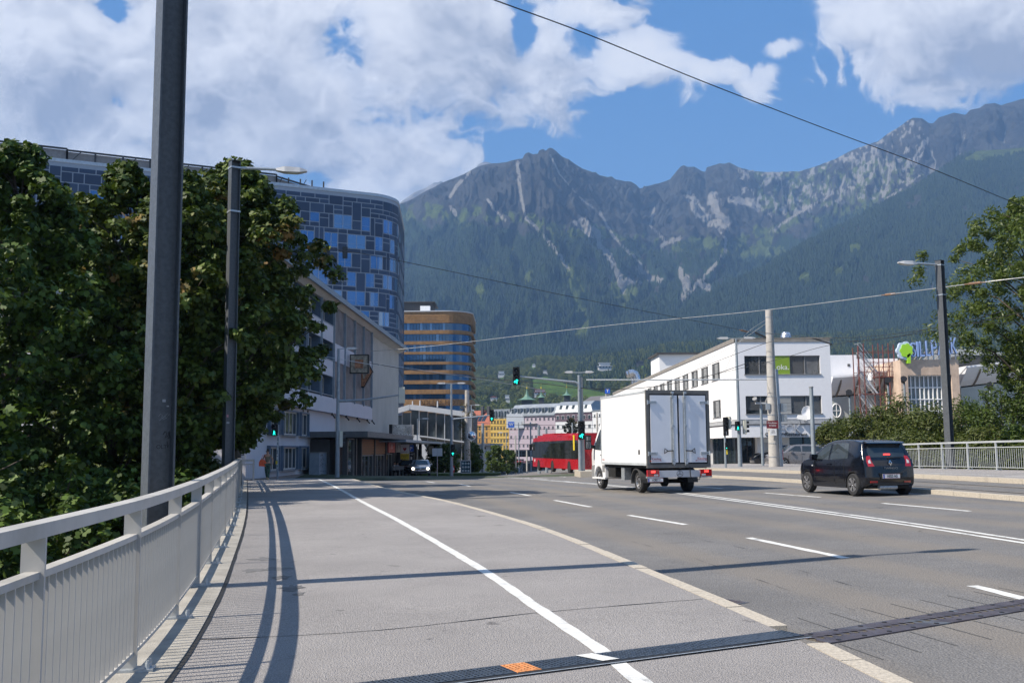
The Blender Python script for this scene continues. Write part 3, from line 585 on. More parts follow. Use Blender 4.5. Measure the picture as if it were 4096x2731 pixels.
# kerbs: single stones
def kerb(name, line, h0, h1, wd, near, step=1.0, side=1):
    root = thing(name, None, None); del_ = []
    root['kind'] = 'structure'; pts = resample(line, step); k = 0; rest = MB()
    for a, b in zip(pts, pts[1:]):
        d = (b - a).normalized(); n = Vector((-d.y, d.x, 0)) * side; a2 = a + d * 0.006; b2 = b - d * 0.006; j = random.uniform(-0.004, 0.004)
        q = [a2, a2 + n * wd, b2 + n * wd, b2]; top = [(p.x + n.x * 0.0, p.y, g(p.x, p.y) + h1 + j) for p in q]; bot = [(p.x - n.x * 0.012, p.y, g(p.x, p.y) + h0) for p in q]
        vs = top + bot; fs = [(0, 1, 2, 3), (0, 3, 7, 4), (1, 5, 6, 2), (0, 4, 5, 1), (3, 2, 6, 7)]
        if a.y < near and k < 120: m2 = MB(); m2.add(vs, fs); m2.build('kerb_stone', M_kerb, root); k += 1
        else: rest.add(vs, fs)
    if rest.v: tag(rest.build('kerb_stones', M_kerb, root), kind='stuff')
    return root
jy = G(3185, 2545).y
KLn = [p for p in KL if p.y < jy - 0.25]; KLf = [p for p in KL if p.y > jy + 0.25]
kerb('kerb', KLn, -0.3, 0.004, 0.16, 99, 1.0); kerb('kerb', KLf, -0.3, 0.004, 0.16, 60, 1.0)
kerb('kerb', KR1, -0.3, 0.0, 0.20, 75, 1.2, -1); 
grid_between(KR1, KR2, -0.004, 'track_bed', M_road, 4)
kerb('kerb', KR2, -0.2, 0.14, 0.18, 70, 1.2, -1)
grid_between(offset(KR2, -0.17), [Vector((float(np.interp(p.y, [q.y for q in RAILR], [q.x for q in RAILR])) + 0.5 if p.y < rr[0].y + 3 else 19.6 + 0, p.y, 0)) for p in KR2], 0.136, 'pavement', M_walk, 8)
mb = MB()
for d in (-0.75, -2.2): ribbon(mb, offset(KR1, d), 0.035, -0.035, 0.004)
tag(mb.build('tram_rail', M('worn_rail', (0.05, 0.045, 0.04), 0.4, 0.6)), kind='structure')
mb = MB(); ribbon(mb, offset(KR2, -1.0), 0.05, -0.05, 0.141); tag(mb.build('pavement_line', M_paint), kind='structure')
# markings
LN = -0.116
def mark(pts, w_, dz=LN, name='lane_marking', jit=0.004, step=0.25):
    if max(p[1] for p in pts) > 95: return
    P = resample(pts, step); mb = MB(); ribbon(mb, P, w_ / 2, -w_ / 2, dz, jit=jit); return tag(mb.build(name, M_paint, recalc=False), kind='structure')
bl = Gp([(2640, 2785), (2400, 2600), (2150, 2430), (1900, 2260), (1600, 2085), (1420, 1990), (1300, 1927), (1272, 1914)]); e = (bl[0] - bl[1]).normalized()
BL = smooth_line([(bl[0].x + e.x * 5, bl[0].y + e.y * 5)] + [(p.x, p.y) for p in bl], 8); mark([p for p in BL], 0.13, 0.004, 'cycle_lane_line', 0.007)
for a, b in [((2040, 1968), (2120, 1982)), ((2218, 2000), (2362, 2027)), ((2515, 2060), (2745, 2098)), ((2995, 2150), (3385, 2232)), ((3890, 2342), (4220, 2425)), ((1840, 1936), (1880, 1944)), ((1705, 1925), (1738, 1930)), ((1660, 1912), (1690, 1915)),
             ((3530, 2012), (3880, 2044)), ((3060, 1971), (3280, 1988)), ((2780, 1945), (2890, 1953)), ((2260, 1925), (2340, 1933)), ((2200, 1902), (2265, 1907))]:
    p, q = Gp([a, b], -0.12); mark([(p.x, p.y), (q.x, q.y)], 0.14, jit=0.009)
dl = smooth_line([(8.4, 8), (7.72, 15.3), (7.04, 21.1), (5.05, 34.6), (2.5, 51), (-0.9, 70), (-4, 84)], 8)
mark(offset(dl, 0.13), 0.11, jit=0.006); mark(offset(dl, -0.13), 0.11, jit=0.006)
ar = Gp([(2100, 1910), (2190, 1915)], -0.12); mark([(ar[0].x, ar[0].y), (ar[1].x, ar[1].y)], 0.18); ar = Gp([(2085, 1907), (2120, 1906)], -0.12); mark([(ar[0].x, ar[0].y), (ar[1].x, ar[1].y)], 0.3)
ar = Gp([(2320, 1903), (2440, 1905)], -0.12); mark([(ar[0].x, ar[0].y), (ar[1].x, ar[1].y)], 0.2)
# stop line and arrow far on the left
for a, b, w_ in [((1380, 1908), (1450, 1912), 0.12), ((1340, 1912), (1372, 1911), 0.3)]:
    p, q = Gp([a, b], 0); mark([(p.x, p.y), (q.x, q.y)], w_, 0.005)
# saw cut across the pavement
mb = MB(); P = [(p.x, p.y) for p in Gp([(700, 2560), (1200, 2540), (1600, 2512), (2100, 2455), (2400, 2428), (2810, 2395)])]
P = resample(smooth_line(P), 0.1)
for p, n in zip(P, normals(P)): p.x += 0; p.y += random.uniform(-0.006, 0.006)
nn = normals(P); vs = []
for i, (p, n) in enumerate(zip(P, nn)):
    w_ = 0.006 + 0.012 * max(0, mnoise.noise(Vector((i * 0.13, 0, 0)))) * 2
    for s_ in (w_, -w_): q = p + n * s_; vs.append((q.x, q.y, g(q.x, q.y) + 0.003))
mb.add(vs, [(2 * i, 2 * i + 1, 2 * i + 3, 2 * i + 2) for i in range(len(P) - 1)]); tag(mb.build('crack_seal', MATS['bitumen'], recalc=False), kind='structure')
for pl, sd in (([(2400, 2130), (2620, 2190), (2870, 2263), (3130, 2350), (3420, 2440)], 3), ([(3050, 2235), (3500, 2370), (4096, 2560)], 8), ([(2100, 2040), (2500, 2105), (3000, 2195)], 5)):
    P = resample(smooth_line([(p.x, p.y) for p in Gp(pl, -0.12)]), 0.05); mb = MB(); nn = normals(P); vs = []
    for i, (p, n) in enumerate(zip(P, nn)):
        w_ = max(0.0, mnoise.noise(Vector((i * 0.09, sd, 0))) + 0.02) * 0.016; o_ = mnoise.noise(Vector((i * 0.05, sd + 5, 0))) * 0.05
        for s_ in (w_, -w_): q_ = p + n * (s_ + o_); vs.append((q_.x, q_.y, g(q_.x, q_.y) - 0.1175))
    mb.add(vs, [(2 * i, 2 * i + 1, 2 * i + 3, 2 * i + 2) for i in range(len(P) - 1)]); tag(mb.build('crack_seal', MATS['bitumen'], recalc=False), kind='structure')
# stains
def stain(name, cs, mat, dz):
    mb = MB()
    for (px, py, r_, sx_) in cs:
        c = G(px, py); n = 26; vs = [(c.x, c.y, g(c.x, c.y) + dz)]
        for k in range(n):
            a = 2 * math.pi * k / n; q = r_ * (0.65 + 0.7 * mnoise.noise(Vector((math.cos(a) * 1.6 + px, math.sin(a) * 1.6, 3))) + 0.15 * random.random()); x = c.x + math.cos(a) * q * sx_; y = c.y + math.sin(a) * q; vs.append((x, y, g(x, y) + dz))
        mb.add(vs, [(0, 1 + k, 1 + (k + 1) % n) for k in range(n)])
    return tag(mb.build(name, mat, recalc=False), kind='structure')
stain('damp_patch', [(1055, 2235, 0.30, 0.8), (1010, 2280, 0.25, 0.7), (1110, 2275, 0.3, 0.7)], M('stain_light', (0.15, 0.145, 0.14), 0.8, var=0.3, scale=6), 0.002)
stain('damp_patch', [(1130, 2310, 0.30, 0.45), (1170, 2350, 0.28, 0.5), (1195, 2375, 0.15, 0.6)], M('stain_dark', (0.11, 0.105, 0.10), 0.7, var=0.3, scale=6), 0.0032)
# expansion joint in the pavement: ribbed cover plates, one orange, beside an open gap
ja = G(1350, 2790); jb = G(3225, 2545); jd = (jb - ja); jd.z = 0; JL = jd.length; jd.normalize(); jn = Vector((-jd.y, jd.x, 0))
root = thing('expansion_joint', 'dark ribbed steel cover plates with one orange square crossing the pavement', 'expansion joint', (0, 0, 0))
M_plate = M('chequer_plate', (0.055, 0.07, 0.09), 0.4, 0.5, var=0.25, scale=14); M_orange = M('orange_paint', (0.55, 0.22, 0.07), 0.6, var=0.35, scale=40)
def onj(s, o, dz, base=None):
    p = ja + jd * s + jn * o; return (p.x, p.y, g(p.x, p.y) + dz)
def tread(mb, s0, s1, mi):
    mb.add([onj(s0, 0.02, .012), onj(s1, 0.02, .012), onj(s1, 0.27, .012), onj(s0, 0.27, .012)] + [onj(s0, 0.02, -.02), onj(s1, 0.02, -.02), onj(s1, 0.27, -.02), onj(s0, 0.27, -.02)], [(0, 1, 2, 3), (0, 4, 5, 1), (2, 6, 7, 3), (1, 5, 6, 2), (3, 7, 4, 0)], mi)
def studs(mb, s0, s1):
    n = int((s1 - s0) / 0.035)
    for i in range(n):
        for k in range(6):
            s = s0 + 0.02 + i * 0.035; o = 0.045 + k * 0.04 + (0.02 if i % 2 else 0); a = 0.5 if (i + k) % 2 else -0.5
            if o > 0.26: continue
            c, d = math.cos(a) * 0.013, math.sin(a) * 0.013
            mb.add([onj(s - c, o - d, .0125), onj(s + d * .3, o - c * .3, .016), onj(s + c, o + d, .0125), onj(s - d * .3, o + c * .3, .016)], [(0, 1, 2, 3)])
s_or = (G(2060, 2665) - ja).dot(jd); bl_s = (G(2370, 2625) - ja).dot(jd); cuts = [-2.0, s_or - 1.25, s_or - 0.09, s_or + 0.10, s_or + 1.3, JL]
for i, (a, b) in enumerate(zip(cuts, cuts[1:])):
    mb = MB(); tread(mb, a + 0.003, b - 0.003, 0); studs(mb, a, b); o = mb.build('cover_plate', M_orange if i == 2 else M_plate, root, recalc=False)
    if i == 2: tag(o, 'orange cover plate')
mb = MB(); mb.add([onj(-2, -0.045, 0.0045), onj(JL + 0.05, -0.045, 0.0045), onj(JL + 0.05, 0.018, 0.0045), onj(-2, 0.018, 0.0045)], [(0, 1, 2, 3)]); mb.build('gap', MATS['bitumen'], root, recalc=False)
mb = MB(); mb.add([onj(-2, -0.065, 0.008), onj(JL, -0.065, 0.008), onj(JL, -0.045, 0.008), onj(-2, -0.045, 0.008)], [(0, 1, 2, 3)]); mb.build('edge_strip', M_galv, root, recalc=False)
mb = MB(); mb.add([onj(bl_s - 0.05, 0.02, 0.0165), onj(bl_s + 0.09, 0.02, 0.0165), onj(bl_s + 0.02, 0.27, 0.0165), onj(bl_s - 0.12, 0.27, 0.0165)], [(0, 1, 2, 3)]); mb.build('painted_band', M_paint, root, recalc=False)
# road expansion joint: bolted plates with toothed gap and radiating saw cuts
ra = G(3245, 2560, -0.12); rb = G(4096, 2420, -0.12); rd = (rb - ra); rd.z = 0; rd.normalize(); rn = Vector((-rd.y, rd.x, 0)); RLn = 16.0
root = thing('road_joint', 'rusty brown bolted steel expansion joint with toothed gap across the carriageway', 'expansion joint')
M_rust = M('joint_steel', (0.085, 0.072, 0.08), 0.5, 0.4, var=0.25, scale=4, dirt=(0.16, 0.19, 0.21))
def onr(s, o, dz): p = ra + rd * s + rn * o; return (p.x, p.y, g(p.x, p.y) - 0.12 + dz)
def slab(mb, s0, s1, o0, o1, dz, th=0.02, mi=0):
    q = [(s0, o0), (s1, o0), (s1, o1), (s0, o1)]; mb.add([onr(a, b, dz) for a, b in q] + [onr(a, b, dz - th) for a, b in q], [(0, 1, 2, 3), (0, 4, 5, 1), (1, 5, 6, 2), (2, 6, 7, 3), (3, 7, 4, 0)], mi)
bolts = MB()
for i in range(11):
    s = i * 1.5
    for o0, o1, ob in ((-0.20, -0.045, -0.155), (0.045, 0.20, 0.155)):
        mb = MB(); slab(mb, s + 0.004, s + 1.496, o0, o1, 0.012)
        for k in range(15):
            a = s + 0.05 + k * 0.1; tip = 0.03 if o0 < 0 else -0.03; b0 = o1 if o0 < 0 else o0
            mb.add([onr(a - 0.03, b0, 0.012), onr(a + 0.03, b0, 0.012), onr(a + 0.008 + (0.05 if o0 > 0 else 0), b0 + tip * 1.8, 0.012), onr(a - 0.008 + (0.05 if o0 > 0 else 0), b0 + tip * 1.8, 0.012)], [(0, 1, 2, 3)])
        mb.build('joint_plate', M_rust, root, recalc=False)
        for k in range(5):
            c = Vector(onr(s + 0.15 + k * 0.3, ob, 0.0125)); bolts.cyl(c, c + Vector((0, 0, 0.004)), 0.022, n=8)
tag(bolts.build('bolts', M_black, root), kind='stuff')
mb = MB(); slab(mb, 0, RLn, -0.05, 0.05, 0.004); mb.build('gap', M('grit', (0.10, 0.085, 0.06), 0.95, var=0.4, scale=30), root, recalc=False)
mb = MB()
for i in range(34):
    s = -0.35 + i * 0.42
    for sg in (-1, 1):
        a = Vector(onr(s, 0.23 * sg, 0.002)); b = a + Vector((-0.13, 0.62, 0)) * sg; n = (b - a).cross(Vector((0, 0, 1))).normalized() * 0.009
        b.z = g(b.x, b.y) - 0.118; mb.add([a - n, b - n, b + n, a + n], [(0, 1, 2, 3)])
tag(mb.build('saw_cuts', M('cut_fill', (0.06, 0.06, 0.058), 0.8), recalc=False), kind='structure')
# drain
dp = G(2885, 2410, -0.12); root = thing('drain_grate', 'rusty rectangular drain grate set in the gutter beside the kerb', 'drain', (dp.x, dp.y, g(dp.x, dp.y) - 0.116), math.atan2(rd.y, rd.x) + R(8))
mb = MB(); mb.box(-.2, .2, -.2, .2, -.02, -.002); mb.build('pit', M_black, root); mb = MB()
for a in (-.2, .17): mb.box(a, a + .03, -.2, .2, 0, .006); mb.box(-.17, .17, a, a + .03, 0, .006)
mb.build('frame', M_rust, root)
for k in range(8): mb = MB(); mb.box(-.16 + k * .043, -.14 + k * .043, -.165, .165, -.001, .005); mb.build('bar', M_rust, root)

# ------------------------------------------------------------------ railings
def railing(root, line, H, posts_step, bal_step, base, flat, mats, nlimit=290, wide=0.105, endk=None):
    pts = resample(line, 0.5); zz = lambda p: g(p.x, p.y) + base
    def sweep(name, o0, o1, h0, h1, mat, step=2.2, hatch=True):
        # rail pieces of one post spacing each
        P = resample(line, 4 * posts_step); fin = resample(line, 0.55)
        per = max(1, int(round(posts_step * 3 / 0.55)))
        for i in range(0, len(fin) - 1, per):
            seg = fin[i:i + per + 1]
            if len(seg) < 2: continue
            nn = normals(fin)[i:i + per + 1]; vs = []; m = MB(); e0 = 0.004 if i else 0
            for j, (p, n) in enumerate(zip(seg, nn)):
                sh = Vector((0, 0, 0))
                if j == 0: sh = (seg[1] - p).normalized() * 0.002
                for (o, h) in ((o0, h0), (o1, h0), (o1, h1), (o0, h1)): q = p + n * o + sh; vs.append((q.x, q.y, zz(p) + h))
            k = len(seg); fs = [(4 * j + a, 4 * j + (a + 1) % 4, 4 * j + 4 + (a + 1) % 4, 4 * j + 4 + a) for j in range(k - 1) for a in range(4)] + [(3, 2, 1, 0), (4 * k - 4, 4 * k - 3, 4 * k - 2, 4 * k - 1)]
            m.add(vs, fs); o = m.build(name, mat, root)
    sweep('top_rail', -wide / 2, wide / 2, H - 0.07, H, mats[0]); sweep('middle_rail', -0.035, 0.035, H - 0.265, H - 0.23, mats[0]); sweep('bottom_rail', -0.035, 0.035, 0.10, 0.125, mats[0])
    # posts
    m = MB(); m.box(-0.055, 0.055, -0.011, 0.011, 0.0, H - 0.07) if flat else m.box(-0.03, 0.03, -0.03, 0.03, 0, H - 0.07)
    pm = None; bp = None
    for i, p in enumerate(resample(line, posts_step)):
        if i == 0: continue
        d = (resample(line, posts_step)[min(i + 1, 999) if False else i] - p)
        n0 = normals(line)[int(np.argmin([(q - p).length for q in line]))]; rz = math.atan2(n0.y, n0.x)
        if pm is None:
            pm = m.build('post', mats[0], root); pm.location = (p.x, p.y, zz(p)); pm.rotation_euler = (0, 0, rz)
            b = MB(); b.box(-0.17, 0.08, -0.07, 0.07, 0.0, 0.018)
            for yy in (-0.04, 0.04): b.cyl((-0.13, yy, 0.018), (-0.13, yy, 0.055), 0.016, n=8); b.cyl((-0.13, yy, 0.055), (-0.13, yy, 0.07), 0.012, n=8)
            bp = b.build('base_plate', M_galv, root); bp.location = pm.location; bp.rotation_euler = (0, 0, rz)
        else:
            inst(pm, (p.x, p.y, zz(p)), root, 'post', (0, 0, rz)); inst(bp, (p.x, p.y, zz(p)), root, 'base_plate', (0, 0, rz))
    # balusters
    m = MB(); m.box(-0.035, 0.035, -0.005, 0.005, 0.125, H - 0.265) if flat else m.cyl((0, 0, 0.125), (0, 0, H - 0.30), 0.009, n=6)
    P = resample(line, bal_step); P = sorted(P, key=lambda p: (p - Vector((0, 3, 0))).length); bm_ = m.build('baluster', mats[0], root); first = True; rest = MB(); mv = m.v; mf = m.f
    na_ = normals(line)
    arr = np.array([(q.x, q.y) for q in line])
    for i, p in enumerate(P):
        n0 = na_[int(np.argmin(np.hypot(arr[:, 0] - p.x, arr[:, 1] - p.y)))]; rz = math.atan2(n0.y, n0.x)
        if p.y < 0.8: continue
        if first: bm_.location = (p.x, p.y, zz(p)); bm_.rotation_euler = (0, 0, rz); first = False
        elif i < nlimit: inst(bm_, (p.x, p.y, zz(p)), root, 'baluster', (0, 0, rz))
        else:
            c, s = math.cos(rz), math.sin(rz); rest.add([(p.x + x * c - y * s, p.y + x * s + y * c, zz(p) + z) for x, y, z in mv], mf)
    if rest.v: tag(rest.build('balusters', mats[0], root, recalc=False), kind='stuff')
root = thing('bridge_railing', 'pale grey painted railing with flat slats along the left edge of the bridge', 'railing')
railing(root, [p for p in RAILL if p.y > 0.3], 1.14, 2.12, 0.115, 0.015, True, (M_steel,))
e2 = RAILL[-1]; m = MB()
for k in range(6): m.box(0.05 + k * 0.11, 0.06 + k * 0.11, -.035, .035, .12, .84)
m.box(0, .7, -.08, .08, 1.03, 1.14); m.box(0, .7, -.05, .05, .84, .90); m.box(0, .7, -.03, .03, .09, .12); m.box(.62, .7, -.05, .05, 0, 1.03)
q = thing('railing_end', 'short pale grey end panel closing the left railing near the pedestrian', 'railing', (e2.x, e2.y, g(e2.x, e2.y) + .015), R(12)); m.build('panel', M_steel, q)
root = thing('bridge_railing', 'grey tubular railing in front of the bushes on the right pavement', 'railing')
railing(root, RAILR, 1.12, 2.05, 0.14, 0.13, False, (M('grey_rail', (0.40, 0.42, 0.43), 0.45, var=0.08, scale=2),), wide=0.07)

# ------------------------------------------------------------------ street light masts
def mast(x, y, base, H, label, adir, group='square steel masts with street lights along the bridge'):
    root = thing('street_lamp', label, 'street light', (x, y, base), 0, group)
    rz = R(-55) + R(90)                                   # dark face looks towards -55 degrees
    m = MB(); b = 0.14; m.box(-b, -b + .02, -b, b, -3.0, H); m.box(b - .02, b, -b, b, -3.0, H); m.box(-b + .02, b - .02, -.01, .01, -3.0, H)
    o = m.build('pole', M('mast_steel', (0.085, 0.092, 0.10), 0.42, 0.0, var=0.16, scale=18, streak=0.25, spec=0.4), root); o.rotation_euler = (0, 0, rz)
    for zz in (H - 0.22, H - 1.55):
        m = MB(); c = b + 0.012
        for x0, x1, y0, y1 in ((-c, c, -c - .004, -c + .006), (-c, c, c - .006, c + .004), (-c - .004, -c + .006, -c, c), (c - .006, c + .004, -c, c)): m.box(x0, x1, y0, y1, zz, zz + .05)
        o2 = m.build('clamp_band', M_galv, root); o2.rotation_euler = (0, 0, rz)
    m = MB(); m.box(-b - .01, b + .01, -b - .01, b + .01, H, H + .02); m.build('cap', M_dark, root).rotation_euler = (0, 0, rz)
    a = thing('lamp_arm', None, None); a.parent = root; a.location = (0, 0, H - 0.18); a.rotation_euler = (0, 0, adir)
    m = MB(); m.tube([(0.1, 0, 0), (0.9, 0, 0.02), (1.25, 0, 0.02)], 0.045, 10); m.build('arm_tube', M_galv, a, smooth=True)
    m = MB()
    pr = [(1.2, -.05, .02), (1.45, -.09, .08), (1.9, -.08, .07), (2.12, -.03, .02)]
    vs = []
    for x_, zl, zt in pr:
        w_ = 0.15 if 1.3 < x_ < 2 else 0.08
        vs += [(x_, -w_, zl + .03), (x_, w_, zl + .03), (x_, w_ * .7, zt + .03), (x_, -w_ * .7, zt + .03)]
    m.add(vs, [(4 * i + k, 4 * i + (k + 1) % 4, 4 * i + 4 + (k + 1) % 4, 4 * i + 4 + k) for i in range(3) for k in range(4)] + [(0, 1, 2, 3), (12, 13, 14, 15)]); m.build('lamp_head', M('lamp_grey', (0.5, 0.5, 0.5), 0.4), a)
    m = MB(); m.box(1.5, 1.85, -.1, .1, -.075, -.052); m.build('lens', M('lens', (0.55, 0.55, 0.52), 0.15), a)
    return root
P1 = atY(619, 2300, 10.9); mast(P1.x, P1.y, -0.1, 10.1, 'nearest tall square steel mast, graffiti at its foot, cut off by the frame', R(14))
P2 = atY(913, 1800, 29.0); mast(P2.x, P2.y, 0.0, 10.1, 'second square steel mast rising in front of the maples with its lamp arm', R(14))
P3 = atY(3803, 1870, 43.5); mast(P3.x, P3.y, 0.3, 9.35, 'square steel mast behind the right railing with lamp pointing left', R(195))
# graffiti and stickers on the first two masts
def onmast(P, base, px, py):
    n = Vector((math.cos(R(-55)), math.sin(R(-55)), 0)); c = Vector((P.x, P.y, 0)) + n * 0.0105; d = ray(px, py); t_ = (c - CAM).dot(n) / d.dot(n); return CAM + d * t_
M_ink = M('marker_ink', (0.008, 0.008, 0.01), 0.5); M_chalk = M('pale_marker', (0.35, 0.36, 0.38), 0.6)
def scrib(name, P, pts, r_, mat, label):
    n = Vector((math.cos(R(-55)), math.sin(R(-55)), 0)); m = MB()
    for st in pts: m.tube([onmast(P, 0, *q) + n * 0.001 for q in st], r_, 4)
    return tag(m.build(name, mat), label, 'graffiti')
scrib('graffiti', P1, [[(634, 1665), (642, 1655), (650, 1662), (643, 1672), (655, 1668), (662, 1655), (658, 1670), (670, 1652), (668, 1668), (678, 1655)], [(636, 1682), (655, 1668), (650, 1678), (668, 1670)]], 0.002, M_chalk, 'pale scribbled tag high on the foot of the nearest mast')
scrib('graffiti', P1, [[(652, 1738), (660, 1725), (668, 1732), (660, 1750), (672, 1742), (676, 1725), (680, 1748), (672, 1752)], [(668, 1765), (670, 1790), (684, 1755), (684, 1800)]], 0.005, M_ink, 'thick black scrawl in the middle of the nearest mast')
f_ = onmast(P1, 0, 646, 1787); nrm = Vector((math.cos(R(-55)), math.sin(R(-55)), 0))
tag(text('graffiti', 'OLT', 0.06, f_ + nrm * 0.0015, (R(90), 0, R(35)), M_ink, extrude=0.0005), 'small black letters OLT written on the nearest mast', 'graffiti')
def sticker(P, px, py, w_, h_, mat, label):
    c = onmast(P, 0, px, py) + nrm * 0.002; m = MB(); m.box(-w_ / 2, w_ / 2, -0.001, 0.001, -h_ / 2, h_ / 2); o = m.build('sticker', mat); o.location = c; o.rotation_euler = (0, 0, R(35)); return tag(o, label, 'sticker')
sticker(P1, 656, 1602, .035, .03, M_chalk, 'upper torn pale sticker on the nearest mast'); sticker(P1, 671, 1624, .025, .015, M_chalk, 'lower torn pale scrap of sticker on the nearest mast')
sticker(P2, 908, 1663, .09, .07, M('pink', (0.5, 0.2, 0.25), 0.6), 'faded pink sticker on the second mast'); sticker(P2, 908, 1690, .14, .05, M_chalk, 'grey lettered sticker below the pink one on the second mast')

# ------------------------------------------------------------------ land below the bridge
M_bank = M('river_bank', (0.05, 0.06, 0.03), 0.95, var=0.4, scale=0.6, bump=0.1, bscale=3)
mb = MB(); xs = np.linspace(-400, 400, 81); ys = np.linspace(-80, 70, 16); vs = []
for y in ys:
    for x in xs: vs.append((x, y, -6.5 + (1.8 if y > 48 else 0) + 2.5 * abs(mnoise.noise(Vector((x * .05, y * .05, 0)))) + (4.2 if y > 58 else 0)))
mb.add(vs, [(i * 81 + k, i * 81 + k + 1, (i + 1) * 81 + k + 1, (i + 1) * 81 + k) for i in range(15) for k in range(80)]); tag(mb.build('river_bank', M_bank), kind='structure')
mb = MB(); mb.add([(-3000, -60, -8.5), (3000, -60, -8.5), (3000, 1500, -8.5), (-3000, 1500, -8.5)], [(0, 1, 2, 3)]); tag(mb.build('valley_floor', M('valley', (0.08, 0.09, 0.05), 0.95, var=0.4, scale=0.01)), kind='structure')
mb = MB(); xs = np.concatenate([np.linspace(-400, -95, 20), np.linspace(95, 400, 20)]); 
for x0, x1 in ((-400, -12), (18, 400)): mb.add([(x0, 54 if x0 < 0 else 70, -0.55), (x1, 54 if x0 < 0 else 70, -0.55), (x1, 95, -1.25), (x0, 95, -1.25)], [(0, 1, 2, 3)])
for x0, x1 in ((-400, -90), (90, 400)): mb.add([(x0, 94, -1.4), (x1, 94, -1.4), (x1, 420, -6.6), (x0, 420, -6.6)], [(0, 1, 2, 3)])
tag(mb.build('street', M_walk), kind='structure')
# ------------------------------------------------------------------ buildings
def part(mb, name, mat, root, label=None, **k):
    o = mb.build(name, mat, root, **k)
    if label: o['label'] = label
    return o
M_plaster = M('plaster_lilac', (0.52, 0.51, 0.54), 0.9, var=0.03, scale=0.5, bump=0.008, bscale=10, streak=0.10); M_plasterg = M('plaster_buff', (0.40, 0.385, 0.35), 0.9, var=0.07, scale=0.35, bump=0.008, bscale=12, streak=0.22)
M_blue = M('blue_reveal', (0.085, 0.13, 0.19), 0.6, var=0.1); M_bluelt = M('grey_blue_metal', (0.24, 0.29, 0.34), 0.45, var=0.1); M_corr = M('corrugated', (0.20, 0.18, 0.18), 0.6, var=0.2, scale=0.7, streak=0.4)
M_winfr = M('window_frame', (0.5, 0.5, 0.48), 0.5, var=0.05); M_curt = M('pane', (0.03, 0.04, 0.045), 0.12, spec=0.4, var=0.5, scale=0.5)
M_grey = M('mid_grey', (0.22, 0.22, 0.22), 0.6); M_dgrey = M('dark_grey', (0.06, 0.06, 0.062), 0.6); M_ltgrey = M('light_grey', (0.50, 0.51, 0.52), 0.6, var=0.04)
# left building: facade runs away from us along (0.027, 1), facing right. local x = distance along it, -y = towards the street
FX, FY = -14.92, 56.0
rz = math.atan2(1, 0.027)
b1 = thing('long_building', 'long white and grey office building with blue window reveals beside the maples', 'building', (FX, FY, 0), rz)
m = MB(); m.box(0, 60, 0.01, 16, -2.5, 4.4); part(m, 'ground_storey', M_plaster, b1); 
m = MB(); m.box(24.2, 60.02, -0.02, 0.0, -2.4, 4.4); part(m, 'buff_wall', M_plasterg, b1)
m = MB(); m.box(39.35, 60, -0.02, 16, 4.4, 12.9); part(m, 'blank_wall', M_plasterg, b1)
m = MB(); m.box(0, 39.3, -0.45, 0.5, 4.4, 5.56); m.box(0, 39.3, 0.6, 16, 4.4, 13.3); part(m, 'upper_storeys', M_plaster, b1)
m = MB(); m.box(-1.0, 60.8, -1.05, 17, 13.3, 13.42); m.prism([(-1.08, 13.05), (-0.98, 13.05), (-0.98, 13.45), (-1.08, 13.45)], -1, 60.8, 'x'); part(m, 'roof', M_bluelt, b1)
m = MB(); m.prism([(-0.95, 13.28), (-0.45, 12.75), (0.6, 12.75), (0.6, 13.28)], -0.5, 39.3, 'x'); m.prism([(-0.95, 13.28), (-0.03, 12.75), (0.0, 12.75), (0.0, 13.28)], 39.32, 60.5, 'x'); part(m, 'soffit', M_plasterg, b1)
bays = [38.9 - 4.42 * k for k in range(9)]
